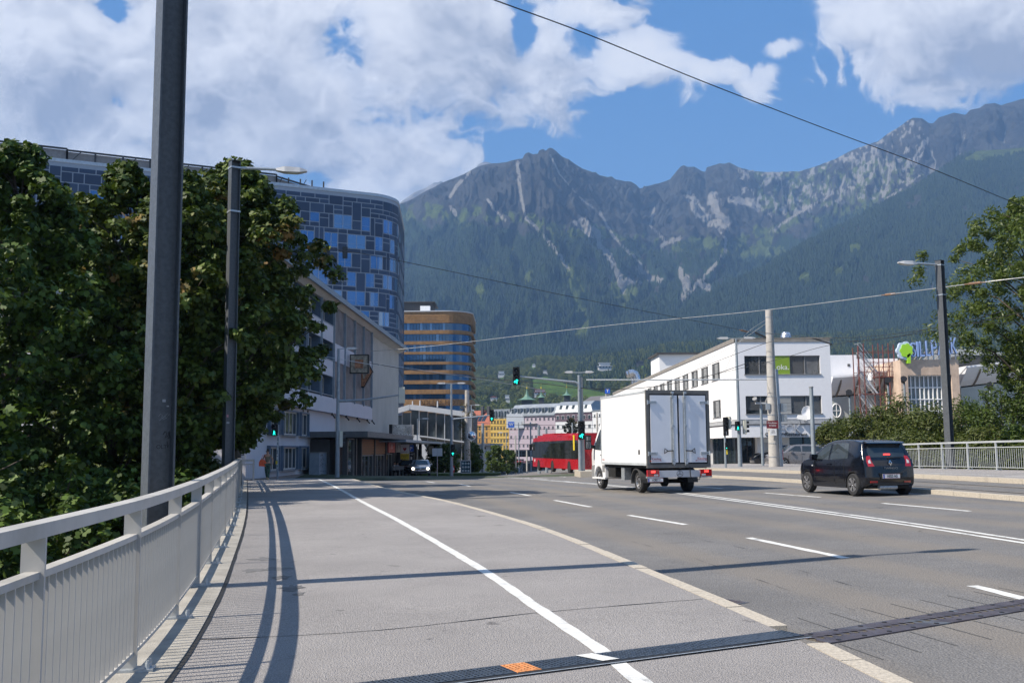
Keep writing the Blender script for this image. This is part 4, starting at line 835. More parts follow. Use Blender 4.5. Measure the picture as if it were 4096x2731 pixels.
for k, x1 in enumerate(bays):
    x0 = x1 - 4.42
    m = MB(); m.box(x1 - 0.12, x1 - 0.02, -0.56, -0.2, 5.5, 12.75); m.box(x1 - 0.12, x1 - 0.02, -0.2, 0.55, 5.57, 12.75); m.box(x1 + .02, x1 + .10, -0.5, -0.2, 5.5, 12.75); part(m, 'fin', M_bluelt, b1)
    if k < 4:
        for z0, z1 in ((5.62, 8.5), (9.9, 12.7)):
            m = MB(); n = 30
            for i in range(n):
                a = x0 + 0.12 + (4.15) * i / n; m.box(a, a + 0.10, -0.37, -0.32, z0, z1); m.box(a + 0.10, a + 0.139, -0.34, -0.30, z0, z1)
            part(m, 'corrugated_panel', M_corr, b1); m = MB(); m.box(x0 + .1, x1 - .13, -0.42, -0.2, z0 - .06, z0 - .005); part(m, 'sill', M_bluelt, b1)
        m = MB(); m.box(x0 + 0.1, x1 - 0.125, -0.44, 0.5, 8.5, 9.9); part(m, 'white_panel', M_plaster, b1)
        m = MB(); m.box(x0 + 0.1, x1 - 0.125, -0.3, 0.5, 5.57, 8.49); m.box(x0 + 0.1, x1 - 0.125, -0.3, 0.5, 9.91, 12.74); part(m, 'backing', M_blue, b1)
    else:
        for z0, z1 in ((5.73, 7.14), (8.45, 9.78), (11.17, 12.6)):
            w = thing('window', None, None); w.parent = b1
            m = MB(); m.box(x0 + .15, x1 - .15, 0.32, 0.36, z0, z1); o = part(m, 'pane', M_curt, w)
            m = MB()
            for i in range(5): a = x0 + .15 + (4.12 - .05) * i / 4; m.box(a, a + 0.06, 0.26, 0.32, z0, z1)
            m.box(x0 + .15, x1 - .15, .26, .32, z1 - .06, z1 + .02); m.box(x0 + .15, x1 - .15, .25, .32, z0, z0 + .05); part(m, 'frame', M_winfr, w)
            m = MB(); m.box(x1 - 0.16, x1 - 0.13, -0.4, 0.5, z0, z1); m.box(x0 + .11, x0 + .14, -.4, .5, z0, z1); m.box(x0 + .14, x1 - .16, -.4, .5, z1 + .021, z1 + .04); part(m, 'reveal', M_blue, w); m = MB(); m.box(x0 + .1, x1 - .13, -.47, .3, z0 - .05, z0 - .002); part(m, 'sill', M_bluelt, w)
        for z0, z1 in ((7.19, 8.39), (9.83, 11.11)):
            m = MB(); m.box(x0 + 0.1, x1 - 0.125, -0.43, 0.58, z0, z1); part(m, 'spandrel', M_plaster, b1)
for x0, x1 in ((4.4, 6.5), (7.4, 11.3), (12.2, 14.3)):
    for z0, z1 in ((2.58, 4.06), (0.35, 1.75)):
        w = thing('window', None, None); w.parent = b1; m = MB(); m.box(x0, x1, -.015, .005, z0, z1); part(m, 'pane', M('reflecting_pane', (0.10, 0.11, 0.11), 0.03, 0.6, spec=1, var=0.6, scale=0.8), w)
        m = MB(); n = max(2, int((x1 - x0) / 0.9))
        for i in range(n + 1): a = x0 + (x1 - x0 - .07) * i / n; m.box(a, a + .07, -.05, -.016, z0, z1)
        m.box(x0, x1, -.05, -.016, z1 - .08, z1 + 0.002); m.box(x0, x1, -.05, -.016, z0, z0 + .06); part(m, 'frame', M_winfr, w)
        m = MB(); m.box(x0 - .12, x0, -.22, 0.005, z0 - .05, z1 + .1); m.box(x1, x1 + .12, -.22, .005, z0 - .05, z1 + .1); m.box(x0, x1, -.22, .005, z1 + .003, z1 + .1); part(m, 'surround', M_blue, w)
        m = MB(); m.box(x0 - .15, x1 + .15, -.26, .006, z0 - .12, z0 - .052); part(m, 'sill', M_grey, w)
m = MB(); m.box(0, 16.9, -.16, 0.008, -2.5, -0.05); part(m, 'plinth', M('plinth', (0.20, 0.17, 0.15), 0.9, streak=.3), b1)
for x in (20.4, 26, 31, 36, 38.7):
    m = MB(); m.box(x, x + .12, -.62, -.47, 4.2, 4.38); m.cyl((x + .06, -.6, 4.2), (x + .2, -.75, 4.0), .05, .07, 8); part(m, 'spotlight', M_black, b1)
for x in (13.2, 14.6): m = MB(); m.box(x, x + .3, -.03, .005, 4.2, 4.36) ; part(m, 'vent', M_black, b1)
def wall_sign(name, label, x, z, w_, h_, d_, poly=None, txt=None):
    s = thing(name, label, 'sign', b1.matrix_basis @ Vector((x, 0, z)) if False else (FX + (x * math.cos(rz)) + 0.45 * math.sin(rz), FY + x * math.sin(rz) - .45 * math.cos(rz), z), rz)
    return s
# square sign box and lozenge sign standing out from the facade
def outsign(name, label, x, z, poly, faceparts):
    s = thing(name, label, 'sign', (FX + x * math.cos(rz) + 0.5 * math.sin(rz), FY + x * math.sin(rz) - 0.5 * math.cos(rz), z), rz)
    m = MB(); m.prism(poly, -0.22, 0.22, 'x'); part(m, 'case', M_black, s)
    m = MB(); q = [(a * .88 + .0, b * .9) for a, b in [(u - sum(p[0] for p in poly) / len(poly), v - sum(p[1] for p in poly) / len(poly)) for u, v in poly]]; cx_ = sum(p[0] for p in poly) / len(poly); cz_ = sum(p[1] for p in poly) / len(poly)
    m.prism([(a + cx_, b + cz_) for a, b in q], -0.235, -0.221, 'x'); part(m, 'face', faceparts[0], s)
    if len(faceparts) > 1:
        m = MB(); m.prism([(a * .5 + cx_, b * .5 + cz_) for a, b in q], -0.242, -0.236, 'x'); part(m, 'emblem', faceparts[1], s)
    return s
M_signp = M('aged_sign', (0.30, 0.27, 0.21), 0.5, var=0.5, scale=3, dirt=(0.15, 0.09, 0.05)); M_signo = M('aged_orange', (0.35, 0.16, 0.08), 0.5, var=0.4, scale=4)
outsign('square_sign', 'square dark boxed sign with faded face on the long building', 27.2, 8.7, [(-1.7, -.8), (-.1, -.8), (-.1, .8), (-1.7, .8)], [M_signp, M_signo])
outsign('lozenge_sign', 'black lozenge shaped sign standing out from the long building', 32.6, 8.5, [(-.1, -1.45), (-.35, -1.45), (-1.15, 0), (-.35, 1.45), (-.1, 1.45)], [M_signo, M_signp])
# shop front pavilion
shp = thing('shop_pavilion', 'glazed cafe and shop front with flat canopies under the long building', 'shop', (FX, FY, 0), rz)
SY = -2.6
m = MB(); m.box(15.6, 39, SY + 1.2, 0, -2, 2.3); part(m, 'back_wall', M_dgrey, shp); m = MB(); m.box(14.6, 40, SY - 1.7, 0, 2.45, 2.86); part(m, 'canopy', M('canopy_grey', (0.10, 0.105, 0.11), 0.6), shp)
m = MB(); m.box(30, 66, SY - 2.3, 0, 2.22, 2.36); m.box(30, 66, SY - 2.36, SY - 2.3, 2.2, 2.42); part(m, 'long_canopy', M_bluelt, shp)
m = MB(); m.box(40.5, 66, SY + 1.5, 0, -2.5, 2.2); part(m, 'rear_wall', M_dgrey, shp)
for x in (15.5, 19, 21.2, 27.5, 33.5, 38.2, 42.5, 46.5, 50.5, 55, 60.3): m = MB(); m.box(x, x + .35, SY - .1, SY + .25, -2.2, 2.4 if x < 39 else 2.2); part(m, 'pillar', M_dgrey, shp)
M_sglass = M('shop_glass', (0.10, 0.105, 0.10), 0.03, 0.45, spec=1.0, var=0.8, scale=1.1)
for x0, x1, zt in ((15.9, 18.9, 2.4), (21.6, 27.4, 1.15), (27.9, 33.4, 1.15), (33.9, 38.1, 1.2), (42.9, 46.4, 1.2), (46.9, 50.4, 1.1), (50.9, 54.9, 1.2), (55.4, 60.2, 1.6)):
    g0 = g(-12.3, FY + x0); m = MB(); m.box(x0, x1, SY + .1, SY + .13, g0 - .1, zt); o = part(m, 'shop_window', M_sglass, shp)
    m = MB(); n = max(1, int((x1 - x0) / 1.5))
    for i in range(n + 1): a = x0 + (x1 - x0 - .08) * i / n; m.box(a, a + .08, SY + .03, SY + .099, g0 - .1, zt)
    m.box(x0, x1, SY + .03, SY + .099, zt - .08, zt); part(m, 'mullion', M_grey, o)
M_brickw = M('timber_slats', (0.30, 0.14, 0.06), 0.7, var=0.25, scale=5)
for x0, x1 in ((21.6, 27.4), (27.9, 33.4)):
    for i in range(9): m = MB(); m.box(x0, x1, SY - .02, SY + .05, 1.2 + i * .135, 1.2 + i * .135 + .105); part(m, 'slat', M_brickw, shp)
    m = MB(); m.box(x0, x1, SY + .055, SY + .08, 1.18, 2.42); part(m, 'slat_backing', M_black, shp)
def panel_sign(x0, x1, z0, z1, mat, label, txt=None, tm=None, size=.3, y=None):
    y = SY - .2 if y is None else y
    s = thing('shop_sign', label, 'sign', (FX + x0 * math.cos(rz) - y * -math.sin(rz) * -1 * -1, FY, 0), rz) if False else thing('shop_sign', label, 'sign', tuple(Matrix.Translation((FX, FY, 0)) @ Matrix.Rotation(rz, 4, 'Z') @ Vector((x0, y, 0))), rz)
    m = MB(); m.box(0, x1 - x0, -.05, .05, z0, z1); part(m, 'board', mat, s)
    if txt: text('lettering', txt, size, ((x1 - x0) / 2, -.056, (z0 + z1) / 2), (R(90), 0, 0), tm, s)
    return s
M_txtw = M('white_lettering', (0.75, 0.75, 0.75), 0.5, var=0.02); M_txtb = M('black_lettering', (0.015, 0.015, 0.015), 0.5); M_red = M('red_sign', (0.45, 0.06, 0.05), 0.5, var=0.3); M_yel = M('yellow_panel', (0.65, 0.50, 0.03), 0.5, var=0.05); M_cream = M('cream_panel', (0.5, 0.4, 0.2), 0.5, var=0.3, scale=3)
panel_sign(34.0, 38.0, 1.3, 2.35, M_red, 'reddish poster panel above the cafe window', 'LVO', M_txtw, .6)
panel_sign(38.6, 42.0, 1.3, 2.35, M_grey, 'grey panel beside the reddish poster above the cafe', 'BAR', M_txtw, .4)
panel_sign(42.9, 50.2, 1.75, 2.18, M_black, 'long black fascia sign under the canopy', 'ischia', M_txtw, .42)
panel_sign(43.2, 49.0, 0.9, 1.7, M_cream, 'cream sign panel with dark square over the cafe door', 'CAFE', M_txtb, .5)
panel_sign(55.5, 61.0, 1.05, 1.95, M_black, 'black sign with pale winged emblem at the end of the canopy', 'V', M_grey, .7, y=SY - 1.4)
s = thing('club_sign', 'glossy curved silver box sign standing above the canopy', 'sign', tuple(Matrix.Translation((FX, FY, 0)) @ Matrix.Rotation(rz, 4, 'Z') @ Vector((50.0, -1.8, 0))), R(8))
m = MB(); pr = [(math.cos(a) * .55 + (1.5 if k < 9 else -1.5) * 1, math.sin(a) * .25) for k, a in enumerate([R(-90) + R(180) * i / 8 for i in range(9)] + [R(90) + R(180) * i / 8 for i in range(9)])]
m.prism([(x * .62, y) for x, y in pr], 2.75, 4.2, 'z'); part(m, 'case', M('brushed', (0.35, 0.34, 0.32), 0.3, .6, var=.4, scale=1.2), s, smooth=True); m = MB(); m.box(-.1, .1, -.05, .05, 2.3, 2.75); part(m, 'stand', M_dark, s)
m = MB(); m.prism([(x * .63 - .04, y * 1.02) for x, y in pr if x < -1.2], 2.72, 4.23, 'z'); part(m, 'end_cap', M_black, s); text('lettering', 'Queens-Club', .36, (0, -.27, 3.1), (R(90), 0, 0), M_txtw, s)
# grey cabinet beside the shop
s = thing('service_cabinet', 'tall grey cabinet covered in stickers against the long building wall', 'cabinet', tuple(Matrix.Translation((FX, FY, 0)) @ Matrix.Rotation(rz, 4, 'Z') @ Vector((13.2, -.9, 0))), rz)
m = MB(); m.box(0, 2.4, -.3, .4, -.5, 1.35); part(m, 'body', M_bluelt, s); m = MB(); m.box(-.05, 2.45, -.33, .43, 1.352, 1.42); part(m, 'lid', M_grey, s)
m = MB()
for k in range(26): a, b = random.uniform(.1, 2.1), random.uniform(-.1, 1.2); m.box(a, a + random.uniform(.05, .25), -.308, -.302, b, b + random.uniform(.03, .12))
tag(part(m, 'stickers', M_black, s), kind='stuff')
# advertising poster at the near end of the building
s = thing('poster_case', 'upright pale advertising poster at the near corner of the long building', 'poster', (-14.6, 53.2, 0), R(10))
m = MB(); m.box(-.32, .32, -.06, .06, 1.3, 2.55); part(m, 'case', M_dark, s); m = MB(); m.box(-.29, .29, -.068, -.062, 1.35, 2.5); part(m, 'poster', M('poster', (0.55, 0.50, 0.48), 0.4, var=0.3, scale=5), s); m = MB(); m.box(-.05, .05, -.05, .05, -.3, 1.3); part(m, 'post', M_dark, s)

# ---- blue panelled tower block behind
K = Vector((-19.6, 168.0)); dl_ = Vector((-0.898, -0.44)); db = Vector((-0.062, 1.0)).normalized(); Rr = 7.0
ang = math.acos(dl_.dot(db)); tl_ = Rr / math.tan(ang / 2); LF = 96.0
arcpts = []; A0 = K + dl_ * tl_; B0 = K + db * tl_; bis = (dl_ + db).normalized(); Cc = K + bis * (Rr / math.sin(ang / 2))
a0 = math.atan2((A0 - Cc).y, (A0 - Cc).x); a1 = math.atan2((B0 - Cc).y, (B0 - Cc).x)
while a1 < a0: a1 += 2 * math.pi
if a1 - a0 > math.pi: a1 -= 2 * math.pi
AL = abs(a1 - a0) * Rr
def fpt(u_):                                              # point and outward normal along the facade, u_=0 at the far left
    S0 = LF - tl_
    if u_ <= S0: p = K + dl_ * (LF - u_); n = Vector((-dl_.y, dl_.x)); n = n if n.y < 0 else -n
    elif u_ <= S0 + AL: a = a0 + (a1 - a0) * (u_ - S0) / AL; n = Vector((math.cos(a), math.sin(a))); p = Cc + n * Rr
    else: p = B0 + db * (u_ - S0 - AL); n = Vector((db.y, -db.x))
    return p, n
UT = LF - tl_ + AL + 22; ZB, ZT = 4.0, 44.6
tower = thing('panelled_tower', 'tall curved block clad in irregular dark blue panels behind the maples', 'building', (0, 0, 0))
M_pbl = [M('blue_panel_%d' % i, c, 0.45, 0.0, var=0.08, scale=0.3, spec=0.4) for i, c in enumerate([(0.030, 0.055, 0.105), (0.040, 0.068, 0.125), (0.026, 0.046, 0.09)])]
M_joint = M('panel_joint', (0.30, 0.34, 0.40), 0.6, var=0.04); M_bwin = M('blue_window', (0.13, 0.235, 0.40), 0.06, 0.7, spec=1, var=0.12, scale=0.2); M_bwin2 = M('blue_window_pale', (0.20, 0.30, 0.43), 0.08, 0.65, spec=1, var=0.12, scale=0.2)
def onf(u_, z, off): p, n = fpt(u_); return (p.x + n.x * off, p.y + n.y * off, z)
cur_us = list(np.concatenate([[0, LF - tl_], LF - tl_ + np.linspace(0, AL, 14)[1:], [UT]]))
m = MB(); vs = []
for u_ in cur_us: vs += [onf(u_, ZB - 12, 0), onf(u_, ZT, 0)]
n_ = len(cur_us); m.add(vs, [(2 * i, 2 * i + 2, 2 * i + 3, 2 * i + 1) for i in range(n_ - 1)])
part(m, 'wall', M_joint, tower, recalc=False)
m = MB(); top = [onf(u_, ZT, 0.12) for u_ in cur_us]; bk = Vector((-0.062, 1)) ; back = [(top[-1][0] - 20, top[-1][1] + 3, ZT), (top[0][0], top[0][1] + 30, ZT)]
lip = [(a, b, ZT + 0.5) for a, b, c in top]; m.add(top + lip, [(i, i + 1, len(top) + i + 1, len(top) + i) for i in range(len(top) - 1)]); tp = lip + [(a, b, ZT + .5) for a, b, c in back]; m.add(tp, [tuple(range(len(tp)))]); part(m, 'roof_edge', M('parapet', (0.42, 0.47, 0.52), 0.4, .3), tower)
cs = 0.80; NU_ = int(UT / cs); NZ_ = int((ZT - ZB) / cs); occ = np.zeros((NU_, NZ_), int); rects = []
rr_ = random.Random(3); st = 3.9
for fl in range(11):
    zc = NZ_ - 3 - int(fl * 4); u_ = rr_.randint(0, 4)
    while u_ < NU_ - 4:
        w_ = rr_.choice([2, 3, 3, 4, 2]); h_ = 2 if (fl == 0 and rr_.random() < .5) else 3
        if zc - h_ > 0 and not occ[u_:u_ + w_, zc - h_ - 1:zc - 1].any(): occ[u_:u_ + w_, zc - h_ - 1:zc - 1] = 1; rects.append((u_, zc - h_ - 1, w_, h_, 1))
        u_ += w_ + rr_.choice([1, 1, 2, 2, 3, 4])
for i in range(NU_):
    for j in range(NZ_):
        if occ[i, j]: continue
        opts = [(1, 4), (2, 3), (2, 2), (2, 1), (2, 3), (3, 1), (2, 4), (2, 4), (1, 3), (2, 2), (3, 2), (1, 5)]; rr_.shuffle(opts)
        for w_, h_ in opts + [(1, 1)]:
            if i + w_ <= NU_ and j + h_ <= NZ_ and not occ[i:i + w_, j:j + h_].any(): occ[i:i + w_, j:j + h_] = 1; rects.append((i, j, w_, h_, 0)); break
pan = [q for q in rects if q[4] == 0]; wins = [q for q in rects if q[4]]
def fsz(q): p, n = fpt((q[0] + q[2] / 2) * cs); x_ = CX + p.x / p.y * FPX; return (-q[2] * q[3] / p.y ** 2) if (150 < x_ < 1620 and not (q[1] * cs + ZB < 16 and x_ < 1200)) else 1
pan.sort(key=fsz); wins.sort(key=fsz); restp = [MB(), MB(), MB()]; restw = MB()
def fbox(m, q, off0, off1, gap):
    u0, u1, z0, z1 = q[0] * cs + gap, (q[0] + q[2]) * cs - gap, ZB + q[1] * cs + gap, ZB + (q[1] + q[3]) * cs - gap
    us = [u0, u1] if u1 < LF - tl_ or u0 > LF - tl_ + AL else list(np.linspace(u0, u1, 1 + max(1, int((u1 - u0) / .7))))
    vs = []
    for uu in us: vs += [onf(uu, z0, off0), onf(uu, z0, off1), onf(uu, z1, off1), onf(uu, z1, off0)]
    k = len(us); m.add(vs, [(4 * i + 1, 4 * i + 5, 4 * i + 6, 4 * i + 2) for i in range(k - 1)] + [(4 * i + 2, 4 * i + 6, 4 * i + 7, 4 * i + 3) for i in range(k - 1)] + [(4 * i, 4 * i + 4, 4 * i + 5, 4 * i + 1) for i in range(k - 1)] + [(0, 1, 2, 3), (4 * k - 1, 4 * k - 2, 4 * k - 3, 4 * k - 4)])
    return u0, u1, z0, z1
for i, q in enumerate(pan):
    mi = rr_.randrange(3)
    if i < 298 and fsz(q) < 0: m = MB(); fbox(m, q, 0.0, 0.06, 0.08); m.build('panel', M_pbl[mi], tower, recalc=False)
    else: fbox(restp[mi], q, 0.0, 0.06, 0.08)
for k in range(3): tag(restp[k].build('panels', M_pbl[k], tower, recalc=False), kind='stuff')
for i, q in enumerate(wins):
    m = MB() if i < 160 and fsz(q) < 0 else restw
    fbox(m, q, 0.0, 0.05, 0.06)
    if m is not restw:
        o = m.build('window', M_bwin if rr_.random() < .7 else M_bwin2, tower, recalc=False); f = MB(); u0, u1, z0, z1 = q[0] * cs + .06, (q[0] + q[2]) * cs - .06, ZB + q[1] * cs + .06, ZB + (q[1] + q[3]) * cs - .06
        def vb(ua, ub, za, zb):
            vs = [onf(ua, za, .05), onf(ub, za, .05), onf(ub, zb, .05), onf(ua, zb, .05), onf(ua, za, .08), onf(ub, za, .08), onf(ub, zb, .08), onf(ua, zb, .08)]
            f.add(vs, [(4, 5, 6, 7), (0, 1, 5, 4), (2, 3, 7, 6), (1, 2, 6, 5), (3, 0, 4, 7)])
        if q[2] > 2: vb((u0 + u1) / 2 - .05, (u0 + u1) / 2 + .05, z0, z1)
        if q[3] > 2: vb(u0, u1, z0 + .75, z0 + .78)
        vb(u0, u0 + .05, z0, z1); vb(u1 - .05, u1, z0, z1); f.build('frame', M_joint, o, recalc=False)
tag(restw.build('windows', M_bwin, tower, recalc=False), kind='stuff')
# two opened windows (dark inside)
for (px, py) in ((1290, 1010), (1362, 1010)):
    d_ = Vector((px, py)); m = MB(); uu = min(np.arange(40, LF - tl_, .1), key=lambda t_: abs((lambda p: CX + p.x / p.y * FPX)(fpt(t_)[0]) - px)); p_, n_ = fpt(uu); z = atY(px, py, p_.y).z
    vs = [onf(uu, z - 1, .09), onf(uu + .85, z - 1, .09), onf(uu + .85, z + 1, .09), onf(uu, z + 1, .09), onf(uu, z - 1, 0), onf(uu + .85, z - 1, 0), onf(uu + .85, z + 1, 0), onf(uu, z + 1, 0)]
    m.add(vs, [(0, 1, 2, 3), (0, 4, 5, 1), (2, 6, 7, 3), (1, 5, 6, 2), (3, 7, 4, 0)]); part(m, 'open_window', M_black, tower, 'opened dark window', recalc=False)
# rooftop plant screen with steel frame
m = MB(); fr = MB(); S = LF - tl_
for a, b, h_ in ((30, 44, 2.6), (44, 60, 2.4), (60, 76, 2.3), (76, 84, 2.0)):
    for j, uu in enumerate(np.linspace(a, b, 5)):
        p = onf(uu, ZT + .5, -3.5); fr.bar(p, (p[0], p[1], ZT + .5 + h_), .22, .22)
        if j % 2 == 0 and uu < b - .1: q = onf(uu + (b - a) / 8, ZT + .5 + h_, -3.5); fr.bar(p, q, .12, .12)
    p, q = onf(a, ZT + .5 + h_, -3.5), onf(b, ZT + .5 + h_ * (1 if b < 80 else .2), -3.5); fr.bar(p, q, .25, .25)
    p0, p1 = onf(a, ZT + .5, -4.0), onf(b, ZT + .5, -4.0); m.add([p0, p1, (p1[0], p1[1], ZT + .4 + h_ * (1 if b < 80 else .2)), (p0[0], p0[1], ZT + .4 + h_)], [(0, 1, 2, 3)])
part(m, 'plant_screen', M('screen', (0.20, 0.19, 0.19), 0.6), tower); part(fr, 'steel_frame', M_dark, tower)
p = onf(71, ZT + .5, -1.5); m = MB(); m.box(p[0] - 1.3, p[0] + 1.3, p[1] - .8, p[1] + .8, ZT + .5, ZT + 2.2); m.box(p[0] - 1.0, p[0] + 1.4, p[1] - .95, p[1] - .81, ZT + .8, ZT + 2.0, 1); part(m, 'vent_box', [M_ltgrey, M_black], tower)
# antenna mast
ap = onf(29, ZT - 3, 1.0); an = thing('antenna_mast', 'slender phone antenna mast with pale box rising at the blue tower roof', 'antenna', (ap[0], ap[1], ZT - 5))
m = MB(); m.cyl((0, 0, 0), (0, 0, 9.5), .16, .12, 8); part(m, 'mast', M_dark, an); m = MB(); m.box(-.1, .7, -.25, .25, 6.5, 12.2); part(m, 'antenna_box', M('beige_box', (0.5, 0.48, 0.4), 0.5), an); m = MB(); m.cyl((.4, 0, 12.2), (.4, 0, 14.5), .03, .02, 5); m.cyl((-.9, 0, 2), (-.9, 0, 9.8), .05, .05, 5); m.cyl((-.5, 0, 2), (-.5, 0, 9.8), .05, .05, 5)
for k in range(12): m.bar((-.9, 0, 2.5 + k * .6), (-.5, 0, 2.5 + k * .6), .05, .05)
part(m, 'ladder', M_dark, an)

# ---- hotel with timber bands
hb = thing('banded_hotel', 'round cornered hotel tower with golden brown bands and blue glass', 'building', (0, 0, 0))
HY = 337.0; X0, X1 = atY(1560, 1500, HY).x, atY(1888, 1500, HY).x
def hot_out(rad, ins=0.0):
    pts = [(X0, HY + ins), (X1 - rad, HY + ins)]; 
    for k in range(1, 12): a = R(-90 + 90 * k / 11); pts.append((X1 - rad + (rad - ins) * math.cos(a), HY + rad + (rad - ins) * math.sin(a)))
    pts.append((X1 - ins, HY + 34)); pts.append((X0, HY + 34)); return pts
M_wood = M('timber_cladding', (0.27, 0.15, 0.06), 0.7, var=0.18, scale=0.8); M_hgl = M('hotel_glass', (0.035, 0.10, 0.19), 0.03, 0.6, spec=1, var=0.2, scale=0.1); M_hgl2 = M('hotel_glass_pale', (0.10, 0.20, 0.33), 0.03, 0.65, spec=1, var=0.15, scale=0.1)
def zat(px, py, y): return atY(px, py, y).z
rowsz = [(1291, 1320), (1335, 1364), (1377, 1406), (1416, 1446), (1457, 1480), (1495, 1520), (1535, 1557), (1575, 1596), (1622, 1642)]
ztop = zat(1800, 1246, HY); zprev = ztop
for i, (ya, yb) in enumerate(rowsz):
    za, zb_ = zat(1750, ya, HY), zat(1750, yb, HY)
    m = MB(); pts = hot_out(9); m.prism(pts, za, zprev, 'z'); o = part(m, 'timber_band', M_wood, hb)
    for k in range(4 if i == 0 else 1):                    # proud battens on the band
        m = MB(); q = hot_out(9, -0.18); h_ = za + .25 + k * .7; ring = q[:-1]; vs = [(a, b, h_) for a, b in ring] + [(a, b, h_ + .28) for a, b in ring]; L2 = len(ring)
        m.add(vs, [(t_, t_ + 1, L2 + t_ + 1, L2 + t_) for t_ in range(L2 - 1)]); part(m, 'batten', M_wood, o, recalc=False)
    n = 17
    for k in range(n):
        a, b = X0 + (X1 - 9 - X0) * k / n, X0 + (X1 - 9 - X0) * (k + 1) / n
        if CX + b / HY * FPX < 1600: continue
        m = MB(); m.box(a + .07, b - .07, HY + .55, HY + .7, zb_, za); part(m, 'window_pane', M_hgl2 if random.random() < .3 else M_hgl, hb)
    q = hot_out(9, .6)[1:14]
    for t_ in range(0, 11, 2): m = MB(); a, b, c = q[t_], q[t_ + 1], q[t_ + 2]; m.add([(a[0], a[1], zb_), (b[0], b[1], zb_), (c[0], c[1], zb_), (c[0], c[1], za), (b[0], b[1], za), (a[0], a[1], za)], [(0, 1, 4, 5), (1, 2, 3, 4)]); part(m, 'curved_pane', M_hgl, hb, recalc=False)
    m = MB(); m.prism(hot_out(9, .9), zb_ - .02, za + .02, 'z'); part(m, 'core', M_black, hb)
    zprev = zb_
m = MB(); m.prism(hot_out(9), -8, zprev, 'z'); part(m, 'base', M_wood, hb)
m = MB(); m.box(X0 + 2, X1 - 14, HY + 6, HY + 20, ztop, ztop + 4.0); m.box(X0 + 1.2, X1 - 13, HY + 5, HY + 21, ztop + 4, ztop + 4.3); part(m, 'roof_plant', M_dgrey, hb); m = MB(); m.box(X1 - 18, X1 - 14.6, HY + 4, HY + 6, ztop, ztop + 2.6); part(m, 'vent_box', M_white, hb)
m = MB(); m.prism(hot_out(9, -0.3), ztop, ztop + .35, 'z'); part(m, 'roof_edge', M_ltgrey, hb)
text('lettering', 'ADLERS HOTEL', 2.3, ((X0 + X1) / 2 + 4, HY - .4, zat(1780, 1610, HY)), (R(90), 0, 0), M('bronze', (0.08, 0.045, 0.02), 0.5), hb, extrude=.08)

# ---- glazed hall below the hotel
gh = thing('glass_hall', 'glazed station hall with pale sweeping roof beam and outside stair', 'building', (0, 0, 0)); GY = 158.0
def gp(px, py, y=GY): return atY(px, py, y)
P_ = [gp(1540, 1660), gp(1600, 1640), gp(1640, 1628), (gp(1700, 1634)), gp(1800, 1648), gp(1890, 1660)]
for dz, w_, nm in ((0, .8, 'roof_beam'), (-4.4, .2, 'middle_beam'), (-8.8, .8, 'floor_beam')):
    m = MB()
    for a, b in zip(P_, P_[1:]): m.bar(a + Vector((0, 0, dz if dz == 0 else dz)), b + Vector((0, 0, dz)), .9, w_)
    part(m, nm, M_ltgrey, gh)
M_hall = M('hall_glass', (0.09, 0.105, 0.11), 0.03, 0.4, spec=1, var=0.7, scale=0.25)
for i, px in enumerate(range(1540, 1880, 34)):
    a, b = gp(px, 1660), gp(px + 34, 1660); zt = np.interp(px, [1540, 1600, 1640, 1890], [P_[0].z, P_[1].z, P_[2].z, P_[5].z]) - .5
    for z0, z1 in ((zt - 3.9, zt), (zt - 8.2, zt - 4.4), (-4, zt - 9.2)): m = MB(); m.box(a.x + .1, b.x - .1, GY + .4, GY + .5, z0, z1); part(m, 'glass_pane', M_hall, gh)
    m = MB(); m.box(b.x - .06, b.x + .06, GY + .1, GY + .6, -4, zt); part(m, 'post', M_ltgrey if i % 3 == 0 else M_grey, gh)
m = MB(); m.box(gp(1500, 1600).x, gp(1890, 1600).x, GY + 2.5, GY + 22, -5, gp(1700, 1650).z - .5); part(m, 'rear', M_dgrey, gh)
for d_ in (0, 2.2):
    m = MB(); a, b = gp(1660, 1745, GY - 2 - d_), gp(1725, 1855, GY - 2 - d_); m.bar(a, b, .25, 1.1); part(m, 'stair_side', M_ltgrey, gh)
m = MB(); a, b = gp(1660, 1745, GY - 3), gp(1725, 1855, GY - 3)
for k in range(22): p = a.lerp(b, k / 21); m.box(p.x - .3, p.x + .3, GY - 4.2, GY - 2.2, p.z - .1, p.z)
tag(part(m, 'steps', M_grey, gh), kind='stuff')
m = MB(); a, b = gp(1765, 1840, GY - 8), gp(1830, 1905, GY - 8); m.bar(a, b, .3, 1.4); part(m, 'ramp_side', M_ltgrey, gh)
m = MB(); m.box(gp(1590, 1710, 140).x, gp(1632, 1710, 140).x, 140, 143, gp(1600, 1725, 140).z, gp(1600, 1700, 140).z); part(m, 'balcony', M_dgrey, gh)
for px, py, s_ in ((1680, 1665, .8), (1750, 1668, .8), (1650, 1662, .6)): p = gp(px, py - 40); m = MB(); m.cyl(p, p + Vector((0, 0, 1.2 * s_)), .12, .1, 6); part(m, 'roof_vent', M_ltgrey, gh)

